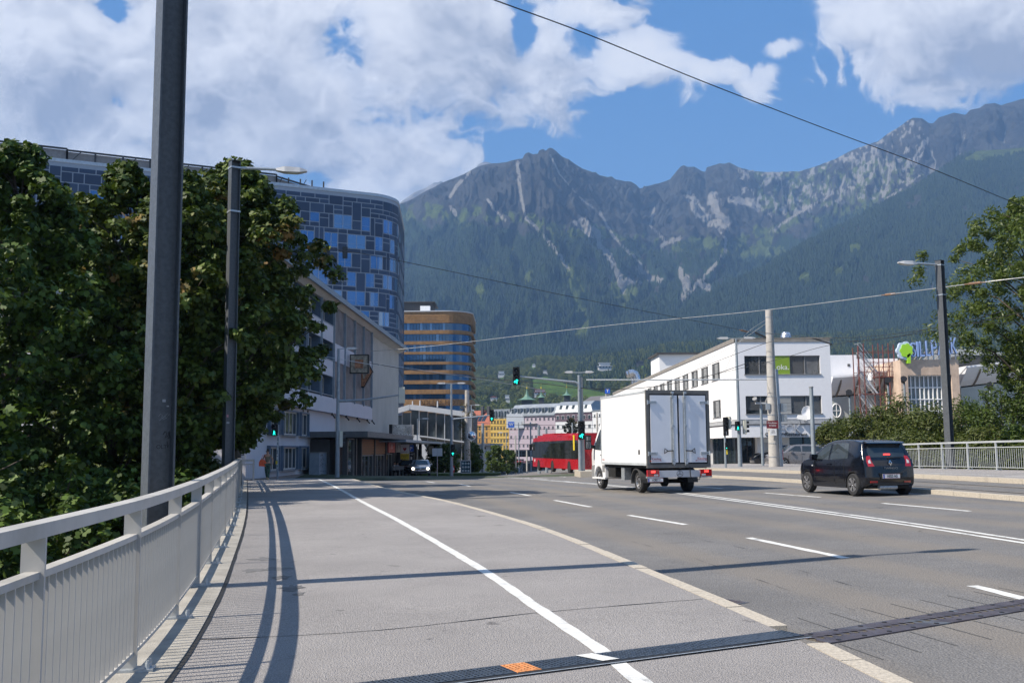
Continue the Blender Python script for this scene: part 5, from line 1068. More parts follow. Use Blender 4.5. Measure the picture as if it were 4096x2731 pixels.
# ---- row of old houses beyond the railway
rowg = 'terrace of houses beyond the railway'
def house(name, label, pxl, pxr, Yl, Yr, py_e, py_b, wallm, cols, floors, win, sill=True, depth=16):
    Yl *= 2.2; Yr *= 2.2
    a, b = atY(pxl, py_e[0], Yl), atY(pxr, py_e[1], Yr); d = Vector((b.x - a.x, b.y - a.y, 0)); L = d.length; rz_ = math.atan2(d.y, d.x)
    h = thing(name, label, 'house', (a.x, a.y, 0), rz_, None); zt = (a.z + b.z) / 2; zb_ = zat(pxl, py_b, Yl)
    m = MB(); m.box(0, L, 0.02, depth, -8, zt); part(m, 'wall', wallm, h)
    for i in range(cols):
        for j in range(floors):
            x = L * (i + .5) / cols; z = zb_ + (zt - zb_) * (j + .5) / floors; w_, hh = win
            o = MB(); o.box(x - w_ / 2, x + w_ / 2, -.015, .015, z - hh / 2, z + hh / 2); o = o.build('window', M_curt, h)
            f = MB(); f.box(x - w_ / 2 - .1, x - w_ / 2, -.09, .012, z - hh / 2 - .1, z + hh / 2 + .1); f.box(x + w_ / 2, x + w_ / 2 + .1, -.09, .012, z - hh / 2 - .1, z + hh / 2 + .1); f.box(x - w_ / 2, x + w_ / 2, -.09, .012, z + hh / 2, z + hh / 2 + .15)
            f.box(x - .04, x + .04, -.04, -.016, z - hh / 2, z + hh / 2)
            if sill: f.box(x - w_ / 2 - .3, x + w_ / 2 + .3, -.14, .011, z + hh / 2 + .2, z + hh / 2 + .32)
            f.build('frame', wallm, o)
    return h, L, zt, depth
M_or = M('ochre_wall', (0.44, 0.26, 0.07), 0.85, var=0.06, streak=.1); M_ye = M('yellow_wall', (0.62, 0.42, 0.10), 0.85, var=0.05, streak=.06); M_pu = M('purple_wall', (0.44, 0.365, 0.41), 0.85, var=0.04); M_wh = M('white_wall', (0.66, 0.66, 0.66), 0.85, var=0.03); M_mauve = M('mauve_wall', (0.13, 0.09, 0.11), 0.85)
M_tile = M('red_tiles', (0.33, 0.10, 0.055), 0.8, var=0.25, scale=2); M_zinc = M('zinc_roof', (0.27, 0.295, 0.315), 0.45, 0.2, var=0.12, scale=.3)
h, L, zt, dp_ = house('ochre_house', 'ochre house with steep red tiled roof next to the hotel', 1850, 1960, 250, 246, (1702, 1699), 1800, M_or, 4, 4, (1.0, 2.1))
m = MB(); m.prism([(-.5, zt), (dp_ / 2, zt + 8.3), (dp_ + .5, zt)], -.3, L + .3, 'x'); part(m, 'roof', M_tile, h)
for x in (L * .5, L * .72): m = MB(); m.box(x, x + 1.4, 5, 6.5, zt + 4, zt + 10.5); part(m, 'chimney', M_dgrey, h)
m = MB(); 
for k in range(3): m.add([(L * .35 + k * 2.5, 1.6, zt + 2.2), (L * .35 + k * 2.5 + 2.1, 1.6, zt + 2.2), (L * .35 + k * 2.5 + 2.1, 5, zt + 5.6), (L * .35 + k * 2.5, 5, zt + 5.6)], [(0, 1, 2, 3)])
part(m, 'skylight', M_glass, h)
m = MB(); m.box(-.4, L + .3, -.5, .0, zt - .5, zt); part(m, 'cornice', M_or, h)
h, L, zt, dp_ = house('yellow_house', 'yellow stuccoed house with scrolled window heads and grey attic', 1961, 2035, 240, 238, (1675, 1675), 1800, M_ye, 6, 5, (.85, 1.7))
for z in (zt - 7.2, zt - 10.6, zt - 3.6): m = MB(); m.box(0, L, -.14, .01, z, z + .18); part(m, 'string_course', M_ye, h)
m = MB(); m.box(0, L, 1.5, dp_ - 3, zt, zt + 5.2); part(m, 'attic', M_zinc, h)
for k in range(3): x = 1 + k * L / 3.2; m = MB(); m.box(x, x + 1.8, .5, 1.5, zt + .6, zt + 4.4); o = part(m, 'dormer', M_zinc, h); m = MB(); m.box(x + .3, x + 1.5, .44, .499, zt + .9, zt + 4.0); part(m, 'window', M_curt, o)
h, L, zt, dp_ = house('purple_house', 'pale purple house with long zinc mansard roof and row of dormers', 2036, 2220, 236, 228, (1664, 1655), 1800, M_pu, 11, 4, (.95, 1.5), False)
m = MB(); m.prism([(-.6, zt), (5.5, zt + 5.6), (dp_, zt + 6.4), (dp_, zt)], -.2, L, 'x'); part(m, 'roof', M_zinc, h)
for k in range(7): x = 1.5 + k * (L - 2) / 7; m = MB(); m.box(x, x + 1.8, .1, 4.4, zt + .8, zt + 3.8); o = part(m, 'dormer', M_zinc, h); m = MB(); m.box(x + .25, x + 1.55, .04, .099, zt + 1.2, zt + 3.4); part(m, 'window', M_curt, o)
m = MB(); m.box(.5, L * .62, -1.3, 0, zt - 4.4, zt - 4.2)
for k in range(24): m.box(.5 + k * .85 * L / 33, .62 + k * .85 * L / 33, -1.3, -1.2, zt - 4.2, zt - 3.1)
m.box(.5, L * .62, -1.3, -1.22, zt - 3.1, zt - 3.0); part(m, 'balcony', M_winfr, h)
m = MB(); m.box(-.2, L, -.7, 0, zt - .5, zt + .1); part(m, 'gutter', M_zinc, h)
h, L, zt, dp_ = house('white_corner_house', 'white corner house with mauve top storey and rounded zinc roof', 2221, 2368, 226, 220, (1650, 1648), 1800, M_wh, 7, 4, (1.3, 1.7), False)
m = MB(); m.box(0, L, -.05, 0.01, zt - 4.4, zt); part(m, 'mauve_band', M_mauve, h)
for i in range(7): x = L * (i + .5) / 7; m = MB(); m.box(x - .6, x + .6, -.12, -.093, zt - 3.3, zt - 1.5); part(m, 'window', M_curt, h)
m = MB(); m.prism([(-.5, zt), (1.4, zt + 3.6), (5, zt + 5.6), (dp_, zt + 6.0), (dp_, zt)], 0, L * .93, 'x'); m.add([(L * .93, -.5, zt), (L * .93, 1.4, zt + 3.6), (L * .93, 5, zt + 5.6), (L * .93, dp_, zt + 6.0), (L * .93, dp_, zt), (L + .8, -.5, zt), (L + .4, 8, zt), (L + .4, dp_, zt)], [(0, 5, 1), (1, 5, 6, 2), (2, 6, 7, 3), (0, 4, 7, 6, 5)]); part(m, 'roof', M_zinc, h)
for k in range(5): x = L * (.1 + .17 * k); m = MB(); m.add([(x, .35, zt + 1.8), (x + 1.4, .35, zt + 1.8), (x + 1.4, 1.35, zt + 3.7), (x, 1.35, zt + 3.7)], [(0, 1, 2, 3)]); part(m, 'skylight', M_curt, h)
h, L, zt, dp_ = house('plain_white_house', 'plain white house with grey shadowed side left of the truck', 2369, 2450, 210, 200, (1642, 1640), 1800, M_wh, 4, 4, (1.5, 1.5), False)
m = MB(); m.box(-.3, L + .3, -.3, dp_, zt, zt + .4); part(m, 'roof', M_zinc, h)
h, L, zt, dp_ = house('dark_roofed_house', 'cream house with dark hipped roof behind the plain white house', 2330, 2440, 262, 255, (1614, 1610), 1800, M('cream_wall', (0.45, 0.42, 0.34), 0.85), 6, 6, (1.1, 1.6), False)
m = MB(); m.prism([(-1, zt), (dp_ / 2, zt + 4.6), (dp_ + 1, zt)], -1, L + 1, 'x'); part(m, 'roof', M('slate', (0.13, 0.12, 0.12), 0.7, var=0.2), h)
m = MB(); m.box(-1, L * .5, -1.2, .6, zt - .2, zt + .8); part(m, 'tiled_eaves', M_tile, h)
# three green copper spires
M_cop = M('copper_green', (0.13, 0.24, 0.17), 0.6, var=0.15)
for px, y0, y1, s_, lab in ((2108, 1600, 1556, 2.3, 'widest green copper spire above the purple house'), (2165, 1590, 1556, 1.0, 'slender green copper spire in the middle, above the dormers'), (2267, 1582, 1552, 1.2, 'green copper spire nearest the traffic light pole')):
    Y = 640.0; s_ *= 1.9; p = atY(px, y0, Y); q = atY(px, y1, Y); H = q.z - p.z; t_ = thing('church_spire', lab, 'spire', (p.x, p.y, p.z), 0, 'green copper spires over the roofs')
    m = MB(); m.lathe([(s_ * 1.5, 0), (s_ * .9, H * .12), (s_ * .45, H * .3), (s_ * .25, H * .5), (.08, H)], n=8); part(m, 'spire', M_cop, t_)
    m = MB(); m.box(-s_ * .8, s_ * .8, -s_ * .8, s_ * .8, -50, 0); part(m, 'turret', M_dgrey, t_); m = MB(); m.lathe([(.05, H), (.5, H + .4), (.5, H + .9), (.05, H + 1.3), (.05, H + 3.5)], n=8); part(m, 'ball', M_yel, t_)
# railway viaduct and low station building
vd = thing('railway_viaduct', 'dark railway viaduct with fence and retaining wall across the square', 'viaduct', (0, 0, 0)); VY = 205.0
m = MB(); m.box(atY(1800, 1830, VY).x, atY(3000, 1830, VY).x, VY, VY + 9, -7, zat(2150, 1852, VY)); part(m, 'retaining_wall', M('dark_stone', (0.10, 0.095, 0.085), 0.9, var=.3), vd)
m = MB(); m.box(atY(2030, 1830, VY).x, atY(3000, 1830, VY).x, VY - .4, VY, zat(2150, 1826, VY), zat(2150, 1798, VY)); part(m, 'girder', M('brown_girder', (0.06, 0.045, 0.04), 0.7), vd)
m = MB(); x0, x1 = atY(1900, 1830, VY).x, atY(2600, 1830, VY).x; zf = zat(2150, 1826, VY)
for k in range(50): x = x0 + (x1 - x0) * k / 49; m.box(x, x + .08, VY - .7, VY - .62, zf, zf + 1.2)
m.box(x0, x1, VY - .7, VY - .62, zf + 1.1, zf + 1.2); m.box(x0, x1, VY - .7, VY - .62, zf + .5, zf + .56); tag(part(m, 'fence', M_grey, vd), kind='stuff')
lw = thing('low_station_building', 'low white flat roofed building with two dark windows below the ochre house', 'building', (0, 0, 0)); y_ = 185.0
m = MB(); m.box(atY(1862, 1, y_).x, atY(1988, 1, y_).x, y_, y_ + 8, -4, zat(1930, 1782, y_)); part(m, 'wall', M_wh, lw); m = MB(); m.box(atY(1855, 1, y_).x, atY(1998, 1, y_).x, y_ - .8, y_ + 9, zat(1930, 1781, y_), zat(1930, 1774, y_)); part(m, 'roof', M_ltgrey, lw)
for px in (1926, 1961): m = MB(); m.box(atY(px - 9, 1, y_).x, atY(px + 9, 1, y_).x, y_ - .03, y_ + .01, zat(px, 1796, y_), zat(px, 1787, y_)); part(m, 'window', M_black, lw)

# ---- white building on the right
wx, wy = 17.98, 80.0; rzs = math.atan2(1, -0.026)         # side wall runs away along (-0.026, 1); local frame mirrored: x = distance, +y = towards the street
wb = thing('white_office', 'white two storey office over a cafe with dark blinds, right of the truck', 'building', (wx, wy, 0), rzs)
LS = 78.0; WW = 7.75
def wbx(m, x0, x1, o0, o1, z0, z1, mi=0): return m.box(x0, x1, o0, o1, z0, z1, mi)   # o positive = left of the wall line = street side
ROWS = [(7.38, 8.86), (4.12, 5.62)]
holes_ = []; x = 5.4
bayx = [5.4 + 4.45 * k for k in range(16)]
m = MB(); zs = [3.75, 4.12, 5.62, 7.38, 8.86, 9.98]
for z0, z1 in ((3.75, 4.12), (5.62, 7.38), (8.86, 9.98)): wbx(m, 0, LS, -.3, 0, z0, z1)
for z0, z1 in ROWS:
    e_ = 0
    for bx in bayx: wbx(m, e_, bx, -.3, 0, z0, z1); e_ = bx + 3.05
    wbx(m, e_, LS, -.3, 0, z0, z1)
part(m, 'side_wall', M_white, wb)
M_blind = M('blind_slats', (0.30, 0.31, 0.32), 0.45, .2, var=.1); M_shut = M('grey_shutter', (0.30, 0.31, 0.31), 0.6, var=.05)
for ri, (z0, z1) in enumerate(ROWS):
    for k, bx in enumerate(bayx):
        w = thing('window', None, None); w.parent = wb
        m = MB(); wbx(m, bx, bx + 3.05, -.17, -.15, z0, z1); part(m, 'pane', M_curt, w)
        m = MB(); wbx(m, bx + 1.0, bx + 2.1, -.13, -.08, z0 + .06, z1 - .02)
        for j in range(4): wbx(m, bx + 1.05, bx + 2.05, -.08, -.065, z0 + .1 + j * .34, z0 + .4 + j * .34)
        part(m, 'shutter', M_shut, w)
        m = MB()
        for q in (bx + .02, bx + .95, bx + 2.1, bx + 2.98): wbx(m, q, q + .05, -.14, -.06, z0, z1)
        if k < 7 and (k + ri) % 3 != 2:
            n_ = 16 if k % 2 else 11
            for j in range(n_): z = z1 - .05 - j * .088; wbx(m, bx + .07, bx + .95, -.10, -.05, z - .03, z); wbx(m, bx + 2.15, bx + 2.98, -.10, -.05, z - .03, z)
        part(m, 'blind', M_blind, w); m = MB(); wbx(m, bx - .05, bx + 3.1, -.2, .05, z0 - .05, z0 - .002); part(m, 'sill', M_grey, w)
m = MB(); wbx(m, -.05, LS, -.35, .06, 9.98, 10.32); m.box(-.05, .0, -WW, .06, 9.98, 10.32); m.box(-.05, LS, -WW, -.35, 10.2, 10.3); part(m, 'parapet', M('wood_grey', (0.25, 0.235, 0.21), 0.8, var=.15, scale=2), wb)
# front wall (faces us), local x just below 0
m = MB()
FW = [(7.37, 8.86), (4.2, 5.62)]; fx0, fx1 = -.75, -WW + .85
for z0, z1 in ((3.75, 4.2), (5.62, 7.37), (8.86, 9.98)): m.box(0, .3, -WW, -.302, z0, z1)
for z0, z1 in FW: m.box(0, .3, fx0, -.302, z0, z1); m.box(0, .3, -WW, fx1, z0, z1)
m.box(.3, LS, -WW, -WW + .2, 3.75, 9.98); m.box(.31, LS, -WW + .2, -.31, 3.75, 3.9); part(m, 'front_wall', M('white_render_front', (0.80, 0.80, 0.82), 0.85, var=.02, bump=.006, bscale=14), wb)
for ri, (z0, z1) in enumerate(FW):
    n_ = 5; wd = (fx0 - fx1) / n_
    for k in range(n_):
        a = fx0 - wd * k; b = a - wd; w = thing('window', None, None); w.parent = wb
        if (ri == 0 and k == 2): 
            m = MB(); m.box(.05, .12, b, a, z0, z1); part(m, 'green_board', M('green_board', (0.22, 0.34, 0.03), 0.6, var=.05), w); text('lettering', 'oka.', .62, (.045, (a + b) / 2 - .05, z0 + .55), (R(90), 0, R(-90)), M_txtw, w, extrude=.003); continue
        if (ri == 1 and k == 2):
            for j in range(5): m = MB(); m.box(.06, .12, b, a, z0 + j * .285 + .005, z0 + j * .285 + .275); part(m, 'plank', M_shut, w)
            continue
        m = MB(); m.box(.26, .28, b, a, z0, z1); part(m, 'pane', M_glass, w)
        m = MB(); m.box(.1, .24, a - .04, a, z0, z1); m.box(.1, .24, b, b + .04, z0, z1); part(m, 'frame', M_grey, w)
        m = MB(); nb = 17 if not (ri == 1 and k < 2) else 13
        for j in range(nb): z = z1 - .04 - j * .085; m.add([(.13, b + .05, z - .03), (.13, a - .05, z - .03), (.19, a - .05, z), (.19, b + .05, z)], [(0, 1, 2, 3)])
        part(m, 'blind', M_blind if not (ri == 0 and k == 4) else M('pale_blind', (0.45, 0.46, 0.47), 0.4), w)
    m = MB(); m.box(-.08, .1, fx1 - .05, fx0 + .05, z0 - .06, z0 - .003); part(m, 'sill', M_grey, wb)
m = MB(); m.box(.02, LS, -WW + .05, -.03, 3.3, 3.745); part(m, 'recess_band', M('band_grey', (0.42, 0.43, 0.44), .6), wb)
m = MB(); m.box(-1.7, LS * .5, -WW - 2.6, 0.9, 2.3, 3.25); part(m, 'canopy', M('canopy_white', (0.80, 0.80, 0.81), .7, var=.02), wb)
m = MB(); m.box(-1.74, LS * .5, -WW - 2.64, .94, 3.25, 3.33); part(m, 'canopy_edge', M_dgrey, wb)
for y_ in (-1.9, -5.3, -8.2): m = MB(); m.box(-1.708, -1.703, y_, y_ + .015, 2.3, 3.25); part(m, 'panel_joint', M_grey, wb)
# ground floor
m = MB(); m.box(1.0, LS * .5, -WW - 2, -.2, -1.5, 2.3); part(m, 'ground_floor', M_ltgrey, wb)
for y0, y1 in ((.0, -1.3), (-4.2, -7.9)):
    m = MB(); m.box(.5, .55, y1, y0, -.4, 2.3); o = part(m, 'shop_glass', M_glass, wb); m = MB(); n_ = 3
    for k in range(n_ + 1): q = y0 + (y1 - y0) * k / n_; m.box(.4, .5, q - .04, q + .04, -.4, 2.3)
    part(m, 'mullion', M_dark, o)
m = MB()
for k in range(6): m.box(.6 + k * 1.5, .7 + k * 1.5, -.02, .06, -.4, 2.3)
m.box(.6, 9, -.1, -.02, -.4, 2.3); part(m, 'side_glazing', M_glass, wb)
m = MB(); m.box(-.2, .5, -4.1, -1.5, -.6, 2.3); part(m, 'pier', M_white, wb)
m = MB(); m.box(-.24, -.2, -3.55, -2.0, .0, 1.9); o = part(m, 'notice_board', M_ltgrey, wb)
for s_, sz, z, al_, xx in (('1', .5, 1.55, 'RIGHT', -3.4), ('AMRASERSTRASSE', .15, 1.2, 'CENTER', -2.78), ('INKL.\nIKEMARES.\nTEXES.', .11, .78, 'RIGHT', -3.45)): text('lettering', s_, sz, (-.245, xx, z), (R(90), 0, R(-90)), M_txtb, o, align=al_)
m = MB(); m.box(-.25, -.241, -3.5, -2.05, .1, .55); part(m, 'picture', M_black, o); m = MB(); m.prism([(-2.1, .62), (-2.25, .62), (-2.175, .78)], -.25, -.242, 'x'); part(m, 'triangle', M_txtb, o)
M_sil = M('silver_letter', (0.6, 0.6, 0.62), 0.3, .5)
text('lettering', 'FLECK', .95, (-1.78, -3.25, 2.92), (R(90), 0, R(-90)), M_sil, wb, extrude=.05); text('lettering', 'Cafe\u2022Bar\u2022Restaurant', .40, (-1.74, -3.4, 2.5), (R(90), 0, R(-90)), M_txtb, wb, extrude=.02)
text('lettering', 'Coming\nsoon', .5, (.49, -5.2, 1.15), (R(90), 0, R(-90)), M_ltgrey, wb, extrude=.003)
# things on the roof
m = MB(); m.box(38, 44, -5, -.5, 10.3, 12.6); m.box(37.6, 44.4, -5.4, -.2, 12.6, 12.8, 1); part(m, 'roof_house', [M_white, M_dgrey], wb)
for k, x in enumerate((61, 58.5)):
    t_ = thing('roof_duct', ['left fat shiny duct elbow on the far roof of the white office', 'right fat shiny duct elbow on the far roof of the white office'][k], 'duct', tuple(Matrix.Translation((wx, wy, 0)) @ Matrix.Rotation(rzs, 4, 'Z') @ Vector((x, -.9, 10.3))), 0, 'shiny duct elbows on the white office roof')
    m = MB(); m.tube([(0, 0, 0), (0, 0, 1.0), (-.2, 0, 1.5), (-.6, 0, 1.7), (-1.1, 0, 1.6)], .5, 12); part(m, 'duct', M('bright_metal', (0.6, 0.62, 0.65), .25, .9), t_, smooth=True)
t_ = thing('roof_cowl', 'small shiny cone shaped vent cowl on the white office roof', 'vent', (atY(3143, 1340, 84).x, 84, 10.3)); m = MB(); m.lathe([(.55, 0), (.58, .2), (.34, .85), (.3, .9)], n=14); part(m, 'cowl', MATS['bright_metal'], t_, smooth=True)
t_ = thing('satellite_dish', 'white satellite dish with equipment pod on the cafe canopy', 'satellite dish', (atY(3215, 1672, 78.4).x, 78.4, 3.33), R(-12))
m = MB(); pts = [(0, .0)] ; m.lathe([(0.02, .28), (.35, .22), (.7, .06), (.88, -.08), (.9, -.06), (.7, .1), (.35, .27), (.02, .33)], axis='y', n=28); o = part(m, 'dish', MATS['canopy_white'], t_, smooth=True); o.location = (.1, 0, 1.1); o.rotation_euler = (R(-12), 0, 0); o.scale = (.5, .6, .62); o.location = (.3, 0, .85)
m = MB(); m.prism([(-.5, .35), (.2, .25), (.25, .5), (.2, .65), (-.45, .68), (-.55, .5)], -.6, -.3, 'y'); part(m, 'pod', M_white, t_); m = MB()
for x in (-.35, 0, .1, .2): m.tube([(x, -.4, .4), (x + .1, -.2, 0), (x * .5, 0, -.0)], .03, 5)
part(m, 'legs', M_galv, t_)

# ---- shopping centre
sc_ = thing('shopping_centre', 'pale green and white shopping centre with arched eaves behind the bushes', 'building', (0, 0, 0)); MY = 112.0
M_pg = M('pale_green_wall', (0.42, 0.45, 0.43), 0.85, var=.03); M_sand = M('sand_stone', (0.55, 0.42, 0.32), 0.85, var=.15, scale=1.2, streak=.25)
def mx(px, y=MY): return atY(px, 1600, y).x
def mz(px, py, y=MY): return atY(px, py, y).z
m = MB(); m.box(mx(3300), mx(3660), MY, MY + 30, -2, mz(3500, 1545)); part(m, 'green_wall', M_pg, sc_); m = MB(); m.box(mx(3300), mx(3440), MY + .5, MY + 30, mz(3500, 1545), mz(3380, 1418)); m.box(mx(3440), mx(3640), MY + 3, MY + 30, mz(3500, 1545), mz(3500, 1425)); part(m, 'white_upper_wall', MATS['canopy_white'], sc_)
m = MB(); m.box(mx(3402), mx(3412), MY + .45, MY + .5, mz(3400, 1464), mz(3400, 1454)); part(m, 'vent', M_dgrey, sc_)
def eaves(pxa, pxb, pa, pb, y, n):
    xa, xb = mx(pxa, y), mx(pxb, y); za, zb_ = mz(pxa, pa, y), mz(pxb, pb, y); vs = []
    prof = [(-2.2, 0), (-2.2, -.2), (-1.7, -.75), (-.9, -1.5), (0, -2.1), (0, -2.25), (.05, -2.25), (.05, 0)]
    for x, z in ((xa, za), (xb, zb_)): vs += [(x, y + a, z + b) for a, b in prof]
    k = len(prof); m = MB(); m.add(vs, [(i, (i + 1) % k, k + (i + 1) % k, k + i) for i in range(k)] + [tuple(range(k - 1, -1, -1)), tuple(range(k, 2 * k))]); part(m, 'eaves', MATS['canopy_white'], sc_)
    for i in range(n):
        f = (i + .5) / n; x = xa + (xb - xa) * f; z = za + (zb_ - za) * f; m = MB(); m.prism([(y - 2.1, z - .2), (y - 1.75, z - .85), (y - .95, z - 1.6), (y - .02, z - 2.2), (y - .12, z - 1.2), (y - .9, z - .45)], x - .09, x + .09, 'x')
        o = part(m, 'bracket', M('bracket', (0.20, 0.17, 0.14), .7), sc_)
eaves(3310, 3450, 1510, 1500, MY, 2); eaves(3470, 3620, 1492, 1480, MY, 2); eaves(3838, 4300, 1470, 1415, MY - 3, 4)
m = MB(); m.box(mx(3845, MY - 3), mx(4400, MY - 3), MY - 3, MY + 20, -2, mz(4000, 1492, MY - 3)); part(m, 'right_green_wall', M_pg, sc_)
for px, py in ((3345, 1642), (3464, 1640)):
    c = atY(px, py, MY - .02); o = thing('round_window', None, None); o.parent = sc_; m = MB(); m.lathe([(.0, 0), (.5, 0), (.5, .05), (0, .05)], (c.x, c.y, c.z), 'y', 24); m.v = [(a_, b_, c.z + (d_ - c.z) * 1.5) for a_, b_, d_ in m.v]; part(m, 'pane', M('teal_glass', (0.10, 0.15, 0.16), .08, spec=.9), o)
    m = MB(); ring = [(c.x + .5 * math.cos(2 * math.pi * k / 24), c.y - .08, c.z + .76 * math.sin(2 * math.pi * k / 24)) for k in range(25)]; m.tube(ring, .07, 6); m.box(c.x - .5, c.x + .5, c.y - .12, c.y - .05, c.z - .04, c.z + .04); m.box(c.x - .035, c.x + .035, c.y - .13, c.y - .049, c.z - .75, c.z + .75); part(m, 'frame', M_white, o)
# entrance block
EY = 106.0; ex0, ex1 = mx(3608, EY), mx(3842, EY); ezt = mz(3700, 1438, EY)
wx0, wx1 = mx(3636, EY), mx(3812, EY); wzt = mz(3700, 1500, EY)
m = MB(); m.box(ex0, wx0, EY, EY + 16, -2, ezt); m.box(wx1, ex1, EY, EY + 16, -2, ezt); m.box(wx0, wx1, EY, EY + 16, wzt, ezt); part(m, 'sandstone_block', M_sand, sc_)
m = MB(); m.box(wx0, wx1, EY + .6, EY + .7, 0, wzt); part(m, 'glazing', M('entrance_glass', (0.10, 0.13, 0.14), .08, spec=.8), sc_)
for k in range(11): x = wx0 + (wx1 - wx0) * k / 10; m = MB(); m.box(x - .05, x + .05, EY + .45, EY + .6, 0, wzt); part(m, 'glazing_bar', M_white, sc_)
z = wzt - .05
while z > 1: m = MB(); m.box(wx0, wx1, EY + .43, EY + .58, z - .05, z + .05); part(m, 'glazing_bar', M_white, sc_); z -= 1.25
m = MB(); xs_ = [mx(3815, EY + 8), mx(3950, EY + 8), mx(4010, EY + 8)]; zt_ = mz(3860, 1386, EY + 8); zb2 = mz(4000, 1432, EY + 8)
m.add([(xs_[0], EY + 4, zb2), (xs_[2], EY + 4, zb2), (xs_[1], EY + 12, zt_), (xs_[0], EY + 12, zt_), (xs_[0], EY + 20, zb2), (xs_[2], EY + 20, zb2)], [(0, 1, 2, 3), (3, 2, 5, 4), (1, 5, 2), (0, 3, 4)])
for k in range(9):
    x = xs_[0] + (xs_[1] - xs_[0]) * k / 8; m.bar((x + (xs_[2] - xs_[1]) * k / 8, EY + 3.95, zb2 + .03), (x, EY + 11.95, zt_ + .05), .1, .1)
part(m, 'glass_roof', M_zinc, sc_); m = MB(); m.box(mx(3845, EY + 4), xs_[2], EY + 4.1, EY + 19, zb2 - 2.2, zb2 - .02); part(m, 'roof_drum', M_dgrey, sc_)
# the sign
sg = thing('rooftop_sign', 'large rooftop sign with green tree emblem and pale blue letters SILLPARK', 'sign', (ex0, EY - .3, ezt), R(0))
M_sb = M('sign_blue', (0.26, 0.38, 0.66), .5, var=.03); M_sw = M('sign_edge', (0.05, 0.07, 0.16), .5, var=.03); M_sg = M('sign_green', (0.36, 0.68, 0.03), .5, var=.03)
def S3(px, py): p = atY(px, py, EY - .3); return (p.x - ex0, p.z - ezt)
cl = [(3629, 1367), (3650, 1370), (3668, 1400), (3655, 1425), (3643, 1430)]
def treepoly(sc2, cx_=3618, cy_=1400):
    pts = []
    for k in range(60):
        a = 2 * math.pi * k / 60; r_ = 24 + 4.5 * abs(math.sin(a * 3.5)); pts.append((cx_ + math.cos(a) * r_ * sc2, cy_ - math.sin(a) * r_ * sc2 * 1.1))
    return pts
m = MB(); m.prism([S3(*q) for q in treepoly(1.2, 3620, 1402)], -.05, .35, 'y'); part(m, 'emblem_back', M('emblem_pale', (.5, .6, .75), .5), sg); m = MB(); m.prism([S3(*q) for q in treepoly(.92, 3624, 1402)], -.15, -.06, 'y'); part(m, 'tree_crown', M_sg, sg)
m = MB(); m.prism([S3(3626, 1420), S3(3640, 1412), S3(3641, 1453), S3(3628, 1453)], -.15, .3, 'y'); part(m, 'tree_trunk', M_sg, sg); m = MB(); m.prism([S3(3618, 1418), S3(3647, 1410), S3(3647, 1453), S3(3618, 1455)], .31, .36, 'y'); part(m, 'trunk_back', MATS['emblem_pale'], sg)
xa = 3641
for ch, px0, px1, yt, yb in (('S', 3640, 3665, 1369, 1428), ('I', 3666, 3675, 1366, 1426), ('L', 3677, 3700, 1365, 1426), ('L', 3702, 3722, 1363, 1424), ('P', 3724, 3750, 1360, 1422), ('A', 3748, 3780, 1357, 1420), ('R', 3779, 3803, 1353, 1417), ('K', 3802, 3830, 1350, 1414)):
    a, b = S3(px0, yb), S3(px1, yt); H_ = b[1] - a[1]; W_ = b[0] - a[0]
    for dd, off, mt_, nm in ((.12, .02, M_sw, 'letter_edge'), (0, 0.0, M_sb, 'letter')):
        o = text(nm, ch, 1.0, (0, 0, 0), (R(90), 0, 0), mt_, sg, extrude=.06 if nm == 'letter' else .05, offset=off)
        bb = [Vector(c) for c in o.bound_box]; w0 = max(c.x for c in bb) - min(c.x for c in bb); h0 = max(c.y for c in bb) - min(c.y for c in bb); o.scale = (W_ / w0 * (.74 if nm == 'letter' else .86), H_ / h0, 1); mc = (max(c.x for c in bb) + min(c.x for c in bb)) / 2; mh = (max(c.y for c in bb) + min(c.y for c in bb)) / 2
        o.location = ((a[0] + b[0]) / 2 - mc * o.scale[0], dd, (a[1] + b[1]) / 2 - mh * o.scale[1])
m = MB()
for k in range(9): x = S3(3650 + k * 22, 1430)[0]; m.box(x, x + .1, .3, .4, 0, 1.2); m.bar((x, .4, 1.1), (x, 3, 0), .08, .08)
m.box(S3(3645, 1430)[0], S3(3828, 1430)[0], .35, .45, .55, .65); part(m, 'support_frame', M_galv, sg)
# ---- scaffold stair tower
sf = thing('scaffold_tower', 'red scaffold tower with silver zigzag stair in front of the shopping centre', 'scaffold', (mx(3440, 108), 108, 0)); M_sr = M('red_oxide', (0.16, 0.05, 0.04), .6, var=.2); M_al = M('aluminium', (0.6, 0.6, 0.6), .4, .3)
SW = mx(3522, 108) - mx(3440, 108); SZ = [0, 2.4, 4.8, 7.2, 9.6, 11.8]
for x in (0, SW * .28, SW, SW + 1.1, SW + 2.3):
    for y in (0, 1.6): m = MB(); m.cyl((x, y, -.5), (x, y, 12.7 if x not in (0,) else 12.4), .06, n=6); part(m, 'standard', M_sr, sf)
for z in SZ[1:]:
    for y in (0, 1.6): m = MB(); m.bar((0, y, z), (SW + 2.3 if z > 6 else SW + 1.1, y, z), .06, .06); part(m, 'ledger', M_sr, sf)
for i, (a, b) in enumerate(zip(SZ, SZ[1:])):
    fl = thing('stair_flight', None, None); fl.parent = sf
    for y in (.15, 1.1):
        m = MB(); m.bar((.25, y, b), (SW - .2, y, a), .06, .18); part(m, 'stringer', M_al, fl); m = MB(); m.tube([(0.05, y, b + .9), (.35, y, b + .95), (SW - .3, y, a + .95), (SW, y, a + .9)], .03, 5); part(m, 'handrail', M_al, fl)
    m = MB()
    for k in range(10): f = k / 10; x = .25 + (SW - .45) * f; z = b - (b - a) * f; m.box(x, x + .2, .18, 1.07, z - .02, z)
    tag(part(m, 'treads', M_al, fl), kind='stuff')
